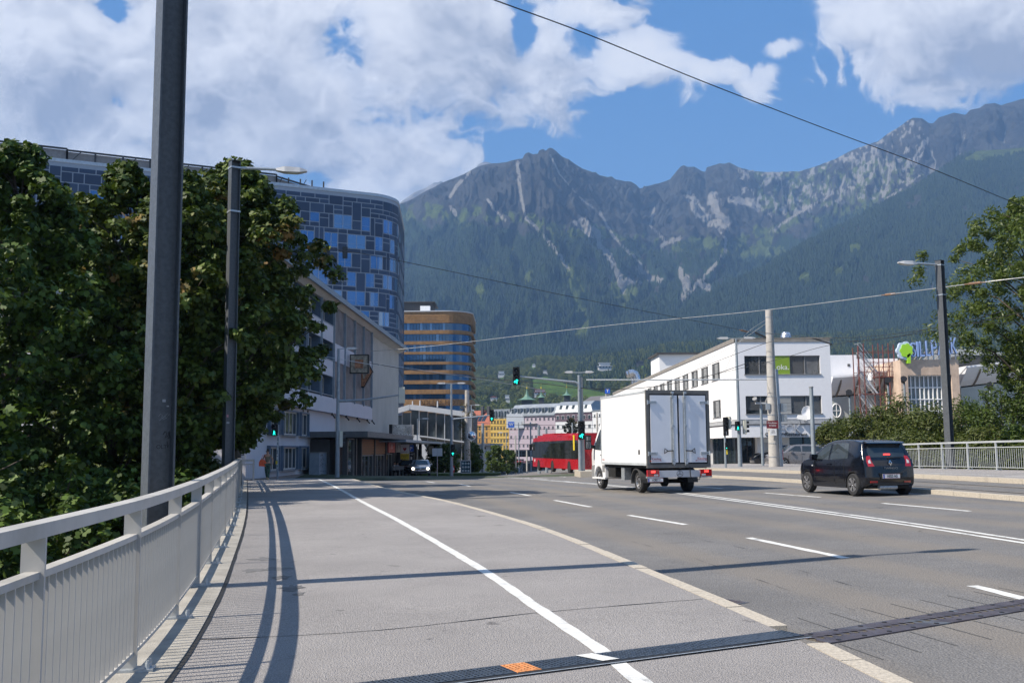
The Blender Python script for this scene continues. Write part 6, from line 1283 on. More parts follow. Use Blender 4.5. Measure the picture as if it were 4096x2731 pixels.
m = MB(); m.box(SW - .2, mx(3612, 108) - mx(3440, 108), 0, 1.6, 9.0, 9.08); part(m, 'platform', M_sr, sf); m = MB()
for z in (9.6, 10.1, 10.6): m.bar((SW * .3, 0, z), (mx(3608, 108) - mx(3440, 108), 0, z + .0), .05, .05)
for k in range(8): x = SW * .3 + k * .75; m.bar((x, 0, 9.1), (x + .7, 0, 10.6), .04, .04)
part(m, 'lattice_rail', M_sr, sf)
# ---- houses up on the hillside
def hh(name, label, px, py, w_, h_, wallm, roofm, kind=0):
    p = fz(px, py); s_ = p.y / FPX; W_, H_ = w_ * s_, h_ * s_; t_ = thing(name, label, 'house', (p.x, p.y - 6, p.z + 2)); D = W_ * .6
    if kind == 0:
        m = MB(); m.box(-W_ / 2, W_ / 2, -D / 2, D / 2, -6, H_ * .62); part(m, 'wall', wallm, t_); m = MB(); m.prism([(-W_ * .58, H_ * .62), (0, H_), (W_ * .58, H_ * .62)], -D * .6, D * .6, 'y'); part(m, 'roof', roofm, t_)
    else:
        m = MB()
        for k in range(2): m.box(-W_ / 2 + k * W_ * .1, W_ / 2 - k * W_ * .1, -D / 2 + k, D / 2, k * H_ * .5 - (5 if k == 0 else 0), k * H_ * .5 + H_ * .36)
        part(m, 'wall', wallm, t_); m = MB()
        for k in range(2): m.box(-W_ * .56 + k * W_ * .1, W_ * .56 - k * W_ * .1, -D * .62 + k, D * .6, k * H_ * .5 + H_ * .37, k * H_ * .5 + H_ * .46)
        part(m, 'roof', roofm, t_)
    for k in range(4): x = -W_ * .36 + k * W_ * .24; m = MB(); m.box(x - W_ * .06, x + W_ * .06, -D / 2 - .1, -D / 2 + .05, H_ * .18, H_ * .42); part(m, 'window', M_curt, t_)
hh('terraced_villa', 'wide flat roofed modern villa high on the wooded hillside', 2418, 1480, 52, 26, M_wh, M_ltgrey, 1); hh('hillside_house', 'small pale house at the upper edge of the meadow', 2003, 1508, 26, 18, M_wh, M_ltgrey, 1)
hh('hillside_chalet', 'dark gabled chalet in the trees above the truck', 2565, 1462, 32, 14, M_dgrey, M('dark_roof', (.06, .05, .045), .7)); hh('hillside_house', 'small red roofed house beside the dark chalet', 2616, 1459, 26, 12, M_wh, M_tile)
hh('hillside_house', 'red roofed block at the foot of the meadow between two spires', 2158, 1582, 46, 20, M_wh, M_tile, 1); hh('hillside_house', 'house with orange hipped roof on brown cleared ground', 1972, 1606, 26, 14, M_wh, M_tile); hh('hillside_house', 'tall narrow white house group left of the widest spire', 2032, 1612, 20, 26, M_wh, M_ltgrey, 1)
hh('hillside_chalet', 'tiny chalet in the wood right of the hanging traffic light', 2180, 1492, 20, 10, M_wh, MATS['dark_roof']); hh('hillside_house', 'tiny white house glinting high in the wood', 2135, 1467, 12, 8, M_wh, M_ltgrey)
# ------------------------------------------------------------------ vehicles
def paint(name, c, rough=0.25, coat=0.8, met=0.0): return M(name, c, rough, met, var=0.03, coat=coat)
M_cgl = M('car_glass', (0.035, 0.045, 0.052), 0.03, spec=0.8, var=0.2, scale=1); M_under = M('underbody', (0.01, 0.01, 0.01), 0.8); M_rim = M('alloy', (0.45, 0.45, 0.46), 0.3, 0.8); M_redl = M('tail_lamp_red', (0.40, 0.012, 0.015), 0.12, coat=1, var=.1)
M_redon = M('tail_lamp_lit', (0.5, 0.02, 0.02), 0.2, emit=(1, .05, .04), estr=2.2); M_plate = M('number_plate', (0.72, 0.72, 0.72), 0.4, var=.02); M_eu = M('plate_blue', (0.02, 0.05, 0.35), .4); M_chrome = M('chrome', (0.7, 0.7, 0.7), 0.12, 1.0)
class Car:
    def __init__(s, root, W, zb, zr, inset, L, nose=0.10):
        s.root = root; s.W = W; s.zb = zb; s.zr = zr; s.inset = inset; s.L = L; s.nose = nose
    def dfm(s, p):
        x, y, z = p; t = max(0.0, (z - s.zb) / (s.zr - s.zb)); k = 1 - s.inset / s.W * t ** 1.25
        k *= 1 - 0.05 * max(0, (0.5 - z)) ; e_ = abs(x / s.L - 0.5) * 2; k *= 1 - s.nose * e_ ** 5
        bul = 0.012 * math.cos((z - .6) * 3)
        return (x - (0.04 * (y / s.W) ** 2 * s.L / 4 * (1 if x > s.L / 2 else -1) * e_ ** 3), y * k + (bul if y > 0 else -bul) * min(1, abs(y) / s.W * 1.0), z)
    def body(s, poly, mat, bevel=0.07, name='body'):
        bm = bmesh.new(); A = [bm.verts.new((x, -s.W, z)) for x, z in poly]; B = [bm.verts.new((x, s.W, z)) for x, z in poly]; n = len(poly)
        fa = bm.faces.new(A); fb = bm.faces.new(B[::-1])
        for i in range(n): bm.faces.new((A[i], B[i], B[(i + 1) % n], A[(i + 1) % n]))
        bmesh.ops.recalc_face_normals(bm, faces=bm.faces)
        ed = [e for e in bm.edges if abs(e.verts[0].co.y) > s.W - 1e-4 and e.verts[0].co.y * e.verts[1].co.y > 0]
        ed = [e for e in ed if max(e.verts[0].co.z, e.verts[1].co.z) > 0.62 or abs(e.verts[0].co.x / s.L - .5) > .46]
        if bevel: bmesh.ops.bevel(bm, geom=ed, offset=bevel, segments=3, affect='EDGES', profile=0.5, clamp_overlap=True)
        for k in range(1, int(s.L / 0.22)): bmesh.ops.bisect_plane(bm, geom=bm.verts[:] + bm.edges[:] + bm.faces[:], plane_co=(k * .22, 0, 0), plane_no=(1, 0, 0))
        z = 0.25
        while z < s.zr: bmesh.ops.bisect_plane(bm, geom=bm.verts[:] + bm.edges[:] + bm.faces[:], plane_co=(0, 0, z), plane_no=(0, 0, 1)); z += 0.09
        for y in (-.66, -.33, 0, .33, .66): bmesh.ops.bisect_plane(bm, geom=bm.verts[:] + bm.edges[:] + bm.faces[:], plane_co=(0, y * s.W, 0), plane_no=(0, 1, 0))
        for v_ in bm.verts: v_.co = Vector(s.dfm(v_.co))
        me = bpy.data.meshes.new(name); bm.to_mesh(me); bm.free(); me.materials.append(mat); me.polygons.foreach_set('use_smooth', [True] * len(me.polygons))
        try: me.set_sharp_from_angle(angle=R(32))
        except Exception: pass
        o = bpy.data.objects.new(name, me); COL.objects.link(o); o.parent = s.root; return o
    def patch(s, name, poly, mat, fn, parent=None, cuts=5, th=0.02):   # poly in 2-D, fn -> undeformed 3-D point and outward direction
        bm = bmesh.new(); f = bm.faces.new([bm.verts.new((a, b, 0)) for a, b in poly])
        xs_ = [a for a, b in poly]; ys_ = [b for a, b in poly]
        for k in range(1, cuts * 2): bmesh.ops.bisect_plane(bm, geom=bm.verts[:] + bm.edges[:] + bm.faces[:], plane_co=(min(xs_) + (max(xs_) - min(xs_)) * k / (cuts * 2), 0, 0), plane_no=(1, 0, 0))
        for k in range(1, cuts): bmesh.ops.bisect_plane(bm, geom=bm.verts[:] + bm.edges[:] + bm.faces[:], plane_co=(0, min(ys_) + (max(ys_) - min(ys_)) * k / cuts, 0), plane_no=(0, 1, 0))
        r = bmesh.ops.extrude_face_region(bm, geom=bm.faces[:]); top = [v_ for v_ in r['geom'] if isinstance(v_, bmesh.types.BMVert)]; ts = set(top)
        for v_ in bm.verts:
            p, n = fn(v_.co.x, v_.co.y); q = Vector(s.dfm(p)); v_.co = q + Vector(n) * (0.007 if v_ in ts else -th)
        bmesh.ops.recalc_face_normals(bm, faces=bm.faces)
        me = bpy.data.meshes.new(name); bm.to_mesh(me); bm.free(); me.materials.append(mat); me.polygons.foreach_set('use_smooth', [True] * len(me.polygons))
        try: me.set_sharp_from_angle(angle=R(40))
        except Exception: pass
        o = bpy.data.objects.new(name, me); COL.objects.link(o); o.parent = parent or s.root; return o
    def side(s, name, poly, mat, sg, parent=None, **k): return s.patch(name, poly, mat, lambda a, b: ((a, sg * s.W, b), (0, sg, 0)), parent, **k)
    def end(s, name, poly, mat, A, B, parent=None, **k):        # poly in (y, t) on the strip A->B of the outline
        d = Vector((B[0] - A[0], 0, B[1] - A[1])); n = Vector((-d.z, 0, d.x)).normalized(); n = n if (n.x > 0) == (A[0] > s.L / 2) or abs(n.x) < .01 else -n
        return s.patch(name, poly, mat, lambda a, b: ((A[0] + d.x * b, a, A[1] + d.z * b), n), parent, **k)
def wheel(root, x, y, r, wd, mat=None, spokes=6, steel=False):
    w_ = thing('wheel', None, None, (x, y, r)); w_.parent = root; sg = 1 if y > 0 else -1
    m = MB(); m.lathe([(r * .62, -wd / 2), (r * .93, -wd / 2), (r, -wd / 2 + .03), (r, wd / 2 - .03), (r * .93, wd / 2), (r * .64, wd / 2), (r * .62, wd / 2 - .04)], axis='y', n=28); m.build('tyre', M_rubber, w_, smooth=True)
    m = MB(); o = sg * wd / 2
    if steel:
        m.lathe([(.0, o * .5), (r * .2, o * .55), (r * .22, o * .85), (r * .34, o * .8), (r * .5, o * .55), (r * .56, o * .9), (r * .64, o * .97), (r * .64, o * .5)], axis='y', n=24)
        for k in range(10): a = 2 * math.pi * k / 10; c = Vector((math.cos(a) * r * .44, o * .74, math.sin(a) * r * .44)); m.cyl(c, c + Vector((0, sg * .012, 0)), r * .05, n=6, mi=1)
    else:
        m.lathe([(r * .6, o * .2), (r * .60, o * .98), (r * .66, o * 1.0), (r * .66, o * .2)], axis='y', n=26); m.lathe([(0.001, o * .8), (r * .15, o * .85), (r * .15, o * .3)], axis='y', n=12)
        for k in range(spokes):
            a = 2 * math.pi * k / spokes; da = .16
            for q in (-da, da): m.bar((math.cos(a) * r * .1, o * .8, math.sin(a) * r * .1), (math.cos(a + q) * r * .62, o * .88, math.sin(a + q) * r * .62), .035, .035)
    m.build('rim', [M_rim, M_black], w_, smooth=True); m = MB(); m.lathe([(0.001, o * .1), (r * .6, o * .1), (r * .6, -o * .5), (0.001, -o * .5)], axis='y', n=16); m.build('brake', M_under, w_)
    return w_
def arch(cx, r, n=10, z0=0.2, rev=False):
    a0_ = math.asin(min(1, max(-1, (z0 - r * .0 - .3) / r))) if False else 0
    pts = [(cx - r * math.cos(math.pi * k / n), .30 + r * math.sin(math.pi * k / n) * .98) for k in range(n + 1)]
    return ([(cx - r, z0)] + pts + [(cx + r, z0)])
def lic(root, txt_, loc, rz_, w_=0.52, txt_size=.105):
    pl = thing('number_plate', None, None, loc, rz_); pl.parent = root; m = MB(); m.box(-w_ / 2, w_ / 2, 0, .012, -.06, .06); m.build('plate', M_plate, pl); m = MB(); m.box(-w_ / 2, -w_ / 2 + .045, -.002, 0, -.058, .058); m.build('blue_strip', M_eu, pl)
    m = MB(); m.box(-w_ / 2 + .045, w_ / 2, -.001, 0, .052, .058); m.box(-w_ / 2 + .045, w_ / 2, -.001, 0, -.058, -.052); m.build('red_lines', M_red, pl); text('lettering', txt_, txt_size, (.02, -.003, 0), (R(90), 0, 0), M_txtb, pl, extrude=.001, sx=.72, offset=.002); return pl
def glow(name, root, loc, r, mat, ax='x', sg=-1, n=14):
    m = MB(); m.lathe([(0.001, 0), (r, 0), (r, sg * .02), (.001, sg * .035)], axis=ax, n=n); o = m.build(name, mat, root, smooth=True); o.location = loc; return o

# ---- black hatchback
rz_h = math.atan2(2.6, -.59); hc = Vector((10.20, 28.0)); hd = Vector((math.cos(rz_h), math.sin(rz_h)))
zg = g(hc.x, hc.y) - .118; org = hc - hd * 0.55
hatch = thing('parked_hatchback'.replace('parked_', 'black_'), 'small black five door hatchback driving away with its brake light lit', 'car', (org.x, org.y, zg), rz_h)
L = 3.6; c = Car(hatch, .82, .92, 1.54, .19, L)
wr, xr, xf = .305, .55, 3.04
poly = [(.06, .28)] + [(xr - .36, .22)] + arch(xr, .345, 10, .2)[1:-1] + [(xr + .37, .2), (xf - .37, .2)] + arch(xf, .345, 10, .2)[1:-1] + [(xf + .36, .22), (3.53, .25), (3.58, .42), (3.58, .68), (3.5, .84), (3.25, .95), (2.75, 1.04), (2.45, 1.22), (2.1, 1.44), (1.75, 1.52), (1.2, 1.545), (.7, 1.52), (.36, 1.47), (.30, 1.44), (.12, 1.06), (.06, .98), (.0, .82), (-.02, .5), (.0, .33)]
M_pb = paint('black_paint', (0.004, 0.005, 0.009), .15, .5); c.body(poly, M_pb, .085)
m = MB(); m.box(.1, 3.5, -.62, .62, .2, .6); m.build('underbody', M_under, hatch)
for x_, y_ in ((xr, .74), (xr, -.74), (xf, .74), (xf, -.74)): wheel(hatch, x_, y_, wr, .19)
for sg in (1, -1):
    wn = c.side('front_window', [(1.78, .98), (1.80, 1.42), (2.02, 1.40), (2.32, 1.21), (2.52, 1.05), (2.52, 1.0)], M_cgl, sg); c.side('rear_window', [(.78, 1.02), (.78, 1.08), (.88, 1.42), (1.0, 1.45), (1.70, 1.45), (1.70, .98)], M_cgl, sg)
    c.side('door_trim', [(1.5, .36), (1.5, .44), (2.45, .45), (2.5, .38)], M_black, sg, th=.005); c.side('door_trim', [(.95, .38), (.95, .45), (1.42, .44), (1.42, .36)], M_black, sg, th=.005)
    for xx in (1.46, 2.56): c.side('door_gap', [(xx, .3), (xx, .96), (xx + .012, .96), (xx + .012, .3)], M_under, sg, th=.004, cuts=2)
    c.side('door_gap', [(.95, .5), (.95, .97), (.962, .97), (.962, .5)], M_under, sg, th=.004, cuts=2)
    m = MB(); m.bar((1.62, sg * .845, .85), (1.82, sg * .845, .85), .03, .035); m.build('door_handle', M_pb, hatch)
    m = MB(); m.prism([(2.42, .98), (2.52, .96), (2.56, 1.05), (2.5, 1.14), (2.40, 1.13)], sg * .80, sg * .99, 'y'); m.build('mirror', M_pb, hatch)
    q = [(0.52 * sg, .02), (.72 * sg, .0), (.735 * sg, .55), (.70 * sg, .95), (.60 * sg, .98), (.57 * sg, .5)]
    tl = c.end('tail_lamp', q, M_redl, (-.005, .80), (.115, 1.10)); c.end('lamp_clear', [(.60 * sg, .3), (.68 * sg, .3), (.68 * sg, .55), (.62 * sg, .65)], M_ltgrey, (-.017, .80), (.105, 1.10), tl, th=.003)
    c.end('reflector', [(.45 * sg, .0), (.68 * sg, 0), (.68 * sg, 1), (.45 * sg, 1)], M_redl, (-.012, .36), (-.02, .41))
    m = MB(); glow('side_marker', hatch, (2.66, sg * .83, .80), .022, M_ltgrey, 'y', sg)
rg = c.end('rear_window', [(-.62, .04), (-.58, .0), (.58, 0), (.62, .04), (.66, .5), (.62, .93), (-.62, .93), (-.66, .5)], M_cgl, (.115, 1.05), (.30, 1.43))
c.end('brake_light', [(-.11, 0), (.11, 0), (.11, 1), (-.11, 1)], M_redon, (.125, 1.115), (.14, 1.145), rg)
m = MB(); m.prism([(.36, 1.49), (.22, 1.475), (.14, 1.43), (.2, 1.425), (.36, 1.45)], -.58, .58, 'y'); m.build('spoiler', M_pb, hatch, smooth=True)
m = MB(); m.tube([(.08, -.02, 1.03), (.06, -.2, 1.045), (.08, -.42, 1.05)], .014, 5); m.cyl((.06, 0, 1.03), (.1, 0, 1.03), .03); m.build('wiper', M_black, hatch)
m = MB(); m.cyl((.75, 0, 1.53), (.70, 0, 1.68), .012, .006, 6); m.build('aerial', M_black, hatch)
m = MB(); dz = [(0, .085), (.055, 0), (0, -.085), (-.055, 0)]; di = [(a * .45, b * .5) for a, b in dz]
for i in range(4): j = (i + 1) % 4; m.add([(-.0, dz[i][0], dz[i][1]), (-.0, dz[j][0], dz[j][1]), (-.012, di[j][0], di[j][1]), (-.012, di[i][0], di[i][1])], [(0, 1, 2, 3)])
o = m.build('badge', M_chrome, hatch); o.location = (-.015, 0, .90); o.rotation_euler = (0, R(12), 0)
text('lettering', 'TWINGO', .075, (-.032, 0, .755), (R(90), 0, R(-90)), M('chrome_dull', (.3, .3, .3), .3, .8), hatch, extrude=.003, sx=1.35)
m = MB(); m.prism([(-.31, .46), (.31, .46), (.36, .62), (-.36, .62)], -.035, -.02, 'x'); m.build('plate_recess', M_black, hatch); lic(hatch, 'I-8325 AG', (-.048, 0, .54), R(-90))
m = MB(); m.box(-.035, .02, -.55, .55, .30, .36); m.build('lower_bumper', M_black, hatch); m = MB(); m.cyl((.05, -.2, .24), (.05, .35, .24), .06, n=8); m.build('exhaust_box', M_galv, hatch)
for y_ in (-.3, .3): m = MB(); m.box(1.0, 1.12, y_ - .16, y_ + .16, .9, 1.32); m.build('seat', M_under, hatch)

# ---- white box truck
rz_t = R(105.2); td = Vector((math.cos(rz_t), math.sin(rz_t))); tcn_ = Vector((5.05, 33.55)); zg = g(tcn_.x, tcn_.y) - .118
tr = thing('box_truck', 'white refrigerated box truck with closed double rear doors driving away', 'truck', (tcn_.x, tcn_.y, zg), rz_t)
M_tw = paint('truck_white', (0.80, 0.80, 0.80), .35, .4); M_tf = M('truck_frame', (0.14, 0.135, 0.125), .5, .2, streak=.4); M_tp = M('door_panel', (0.74, 0.75, 0.78), .4, var=.02, dirt=(.66, .66, .68)); M_rubs = M('seal', (.02, .022, .03), .7)
BX0, BX1, BW, BZ0, BZ1 = -1.2, 3.0, 1.10, .92, 3.30
m = MB(); m.box(BX0 + .06, BX1, BW - .05, BW, BZ0 + .06, BZ1 - .06); m.box(BX0 + .06, BX1, -BW, -BW + .05, BZ0 + .06, BZ1 - .06); m.box(BX0 + .06, BX1, -BW + .05, BW - .05, BZ1 - .11, BZ1 - .06); m.box(BX1 - .06, BX1 - .001, -BW + .05, BW - .05, BZ0 + .06, BZ1 - .11); m.build('cargo_box', M_tw, tr)
m = MB(); m.box(BX0 + .06, BX1 + .01, -BW - .012, BW + .012, BZ1 - .06, BZ1); m.box(BX0 + .06, BX1 + .01, -BW - .01, BW + .01, BZ0 - .02, BZ0 + .06); m.box(BX1 - .04, BX1 + .012, BW - .04, BW + .012, BZ0 + .06, BZ1 - .06); m.build('edge_profile', M('alu_trim', (.42, .45, .47), .5), tr)
m = MB(); m.box(BX0 - .02, BX0 + .06, -BW - .012, -BW + .09, BZ0, BZ1 - .1); m.box(BX0 - .02, BX0 + .06, BW - .09, BW + .012, BZ0, BZ1 - .1); m.box(BX0 - .02, BX0 + .06, -BW - .012, BW + .012, BZ1 - .1, BZ1 + .02); m.box(BX0 - .02, BX0 + .06, -BW - .012, BW + .012, BZ0 - .1, BZ0 + .02); m.build('rear_frame', M_tf, tr)
m = MB(); m.box(BX0 + .01, BX0 + .05, -BW + .09, BW - .09, BZ0 + .02, BZ1 - .1); m.build('door_seal', M_rubs, tr)
for sg in (1, -1):
    d_ = thing('rear_door', None, None); d_.parent = tr; y0, y1 = (.035, BW - .13) if sg > 0 else (-BW + .13, -.035)
    m = MB(); m.box(BX0 - .03, BX0 + .02, y0, y1, BZ0 + .07, BZ1 - .15); m.build('panel', M_tp, d_)
    yb = .22 * sg
    m = MB(); m.box(BX0 - .037, BX0 - .031, yb - .055, yb + .055, BZ0 + .08, BZ1 - .16); m.build('lock_strip', M('zinc_strip', (.5, .5, .48), .4, .3), d_)
    m = MB(); m.cyl((BX0 - .065, yb - .02 * sg, BZ0 - .02), (BX0 - .065, yb - .02 * sg, BZ1 - .06), .014, n=8)
    for z in (BZ0 + .02, BZ0 + .12, BZ0 + 1.2, BZ1 - .22, BZ1 - .1): m.box(BX0 - .09, BX0 - .03, yb - .06, yb + .03, z, z + .07)
    m.build('lock_rod', M_galv, d_)
    m = MB(); z = BZ0 + .45; m.tube([(BX0 - .08, yb, z), (BX0 - .09, yb + sg * .2, z - .01), (BX0 - .09, yb + sg * .30, z + .07), (BX0 - .09, yb + sg * .32, z - .09), (BX0 - .09, yb + sg * .2, z - .01)], .018, 6); m.build('handle', M_black, d_)
    for z in (BZ0 + .32, BZ1 - .42): m = MB(); m.box(BX0 - .055, BX0 - .03, sg * (BW - .34), sg * (BW - .04), z, z + .035); m.box(BX0 - .055, BX0 - .03, sg * (BW - .34), sg * (BW - .04), z + .05, z + .085); m.cyl((BX0 - .05, sg * (BW - .03), z - .03), (BX0 - .05, sg * (BW - .03), z + .11), .025, n=8); m.build('hinge', M_galv, d_)
    text('sticker_lettering', 'Kiesling', .105, (BX0 - .034, sg * (BW - .30), BZ0 + .19), (R(90), 0, R(-90)), M_red, d_, extrude=.0015); m = MB(); m.box(BX0 - .034, BX0 - .031, sg * (BW - .30) - .2, sg * (BW - .30) + .18, BZ0 + .12, BZ0 + .13); m.prism([(sg * (BW - .30) + .18, BZ0 + .105), (sg * (BW - .30) + .25, BZ0 + .125), (sg * (BW - .30) + .18, BZ0 + .145)], BX0 - .034, BX0 - .031, 'x'); m.build('sticker_arrow', M_red, d_)
m = MB(); m.box(1.0 - 1.6, 1.14 - 1.6, BW, BW + .004, 1.25, 1.40); m.build('dark_square', M_dgrey, tr); text('sticker_lettering', 'Kiesling', .07, (2.82, BW + .002, 1.06), (R(90), 0, R(180)), M_red, tr, extrude=.001)
# chassis
m = MB(); m.box(-1.15, 3.4, .32, .42, .55, .78); m.box(-1.15, 3.4, -.42, -.32, .55, .78); m.box(-1.15, 2.9, -1.0, 1.0, .8, .9); m.cyl((0, -.7, .36), (0, .7, .36), .07, n=8); m.lathe([(.02, -.18), (.17, -.08), (.17, .08), (.02, .18)], (0, 0, .36), 'y', 12); m.build('chassis', M_under, tr)
m = MB(); m.box(-1.24, -1.18, -.74, .74, .52, .74); m.build('rear_bar', M('rear_bar_grey', (.48, .49, .52), .5, var=.03), tr); m = MB(); m.tube([(-1.245, .0 + .12 * math.cos(2 * math.pi * k / 16) * .9, .63 + .10 * math.sin(2 * math.pi * k / 16)) for k in range(17)], .006, 5)
for a in (90, 210, 330): m.bar((-1.247, 0, .63), (-1.247, .1 * math.cos(R(a)), .63 + .095 * math.sin(R(a))), .008, .012)
m.build('star_emblem', M_dgrey, tr)
for sg in (1, -1):
    l_ = thing('tail_lamp', None, None); l_.parent = tr; m = MB(); m.box(-1.26, -1.16, sg * .72, sg * 1.12, .55, .76); m.build('lamp_body', M_redl, l_); m = MB(); m.box(-1.268, -1.26, sg * .86, sg * 1.0, .67, .735); m.build('lit_lamp', M_redon, l_); m = MB(); m.box(-1.266, -1.26, sg * .76, sg * .9, .565, .62); m.build('clear_lamp', M_ltgrey, l_); m = MB(); m.box(-1.24, -1.15, sg * .70, sg * 1.14, .50, .55); m.build('bracket', M_galv, l_)
lic(tr, 'I-OBST 7', (-1.27, .86, .44), R(-90)); m = MB(); m.tube([(-1.26, -.35, .86), (-1.27, -.36, .55), (-1.26, -.45, .42), (-1.26, -.68, .44), (-1.26, -.72, .6)], .014, 6); m.build('cable', M_black, tr)
for sg in (1, -1):
    wheel(tr, 0, sg * .82, .345, .22, steel=True); wheel(tr, 3.66, sg * .84, .345, .21, steel=True)
    m = MB(); pts = [(.43 * math.cos(R(a)), .36 + .43 * math.sin(R(a))) for a in range(-10, 191, 15)]; pin = [(x * .93, .36 + (z - .36) * .93) for x, z in pts][::-1]; m.prism(pts + pin, sg * .66, sg * 1.02, 'y'); m.build('mudguard', M_dgrey, tr)
m = MB(); m.box(1.05, 1.35, .75, 1.0, .38, .80); m.build('battery_box', M_galv, tr); m = MB(); m.box(1.9, 2.6, .7, 1.0, .45, .8); m.build('tank', M_under, tr)
# cab
cc_ = Car(tr, .985, 1.2, 2.5, .14, 4.75, .0); cc_.dfm = lambda p: (p[0], p[1] * (1 - .14 / .985 * max(0, (p[2] - 1.25) / 1.25) ** 1.2) * (1 - .16 * max(0, (p[0] - 4.1) / .7) ** 2), p[2])
cab = [(2.98, .42), (3.2, .38)] + [(3.66 - .46, .38)] + [(3.66 - .45 * math.cos(math.pi * k / 10), .36 + .45 * math.sin(math.pi * k / 10)) for k in range(11)] + [(4.2, .34), (4.74, .34), (4.8, .5), (4.8, .85), (4.74, 1.1), (4.62, 1.3), (4.35, 1.48), (4.22, 1.56), (3.75, 2.36), (3.6, 2.5), (3.3, 2.56), (2.98, 2.56)]
cc_.body(cab, M_tw, .07, 'cab')
for sg in (1, -1):
    cc_.side('side_window', [(3.1, 1.38), (3.1, 2.15), (3.66, 2.15), (4.05, 1.6), (4.05, 1.42)], M_cgl, sg)
    cc_.side('lower_trim', [(3.0, .62), (3.0, .86), (3.25, .86), (3.25, .62)], M_grey, sg, th=.004); cc_.side('wheel_trim', [(4.13, .40), (4.10, .62), (4.04, .86), (4.72, .80), (4.78, .42)], M_grey, sg, th=.004)
    cc_.side('door_gap', [(3.06, .6), (3.06, 2.3), (3.075, 2.3), (3.075, .6)], M_under, sg, th=.003, cuts=2); cc_.side('door_gap', [(4.12, .9), (4.12, 1.4), (4.135, 1.4), (4.135, .9)], M_under, sg, th=.003, cuts=2)
    m = MB(); m.bar((3.2, sg * 1.0, 1.22), (3.38, sg * 1.0, 1.22), .03, .04); m.build('door_handle', M_black, tr)
    mi = thing('mirror', None, None); mi.parent = tr; m = MB(); m.box(4.02, 4.14, sg * 1.12, sg * 1.34, 1.42, 1.95); m.build('mirror_case', M_black, mi); m = MB(); m.box(4.012, 4.02, sg * 1.14, sg * 1.32, 1.46, 1.72); m.box(4.012, 4.02, sg * 1.14, sg * 1.32, 1.75, 1.9); m.build('mirror_glass', M('mirror_glass', (.5, .52, .55), .05, .9), mi); m = MB(); m.bar((4.08, sg * .95, 1.5), (4.08, sg * 1.15, 1.55), .08, .12); m.build('mirror_arm', M_black, mi)
cc_.end('windscreen', [(-.82, .02), (.82, .02), (.74, .95), (-.74, .95)], M_cgl, (4.22, 1.56), (3.75, 2.36)); m = MB(); m.box(3.0, 4.3, .9, .99, .36, .42); m.box(3.0, 4.3, -.99, -.9, .36, .42); m.build('sill_step', M_tw, tr)
m = MB(); m.prism([(3.0, 2.6), (3.0, 3.22), (3.25, 3.26), (3.42, 3.1), (3.45, 2.7), (3.4, 2.6)], -.8, .8, 'y'); m.build('cooling_unit', M_tw, tr, smooth=True)

# ---- oncoming silver hatch with headlights, dark car behind it, silver SUV
def simple_car(name, label, loc, rz_, body_poly, W, H, L, wr, xs_, col, win_s, win_f, group=None):
    r_ = thing(name, label, 'car', loc, rz_); c = Car(r_, W, H * .58, H, .2, L); c.body(body_poly, col, .08); m = MB(); m.box(.15, L - .15, -W + .2, W - .2, .22, .6); m.build('underbody', M_under, r_)
    for x_ in xs_:
        for sg in (1, -1): wheel(r_, x_, sg * (W - .1), wr, .21, spokes=5)
    for sg in (1, -1):
        for p_ in win_s: c.side('side_window', p_, M_cgl, sg)
        m = MB(); m.prism([(xs_[1] - .62, H * .64), (xs_[1] - .5, H * .64), (xs_[1] - .48, H * .72), (xs_[1] - .62, H * .74)], sg * (W - .02), sg * (W + .16), 'y'); m.build('mirror', col, r_)
    A, B = win_f; c.end('windscreen', [(-W * .82, .03), (W * .82, .03), (W * .72, .95), (-W * .72, .95)], M_cgl, A, B); return r_, c
def hb_poly(L, H, xr, xf, ar):
    return [(.08, .26), (xr - ar - .02, .22)] + arch(xr, ar, 10, .22)[1:-1] + [(xr + ar + .02, .2), (xf - ar - .02, .2)] + arch(xf, ar, 10, .22)[1:-1] + [(xf + ar + .02, .22), (L - .06, .26), (L, .45), (L - .02, .66), (L - .16, .80), (L - .6, H * .62), (L - 1.15, H * .69), (L - 1.75, H * .955), (L - 2.1, H * .99), (L - 2.7, H), (.6, H * .97), (.32, H * .93), (.08, H * .68), (.0, H * .55), (.02, .35)]
def win_sets(L, H): return [[(L - 2.35, H * .68), (L - 2.32, H * .93), (L - 1.95, H * .93), (L - 1.35, H * .71)], [(L - 3.35, H * .68), (L - 3.3, H * .92), (L - 2.45, H * .935), (L - 2.42, H * .68)]]
M_sil2 = paint('silver_paint', (0.30, 0.31, 0.33), .3, .8, .5); M_headl = M('head_lamp', (.5, .5, .5), .1, coat=1); M_headon = M('head_lamp_lit', (.9, .9, .8), .2, emit=(1, .86, .6), estr=9)
gx, gy = (1681 - 2048) / FPX * 90, 90.0; gz = g(gx, gy) - .12 + .1; ga_ = R(-90 + 5)
gd = Vector((math.cos(ga_), math.sin(ga_))); Lg = 4.2
r_, c = simple_car('silver_hatchback', 'silver hatchback coming towards us with its headlights on', (gx - gd.x * Lg, gy - gd.y * Lg, gz), ga_, hb_poly(Lg, 1.46, .75, 3.38, .34), .90, 1.46, Lg, .31, (.75, 3.38), M_sil2, win_sets(Lg, 1.46), ((Lg - 1.15, 1.46 * .69), (Lg - 1.75, 1.46 * .955)))
for sg in (1, -1):
    c.end('head_lamp', [(sg * .48, 0), (sg * .84, .1), (sg * .84, .9), (sg * .5, .8)], M_headl, (Lg + .0, .60), (Lg - .04, .76)); glow('lit_headlight', r_, (Lg - .0, sg * .66, .67), .11, M_headon, 'x', 1)
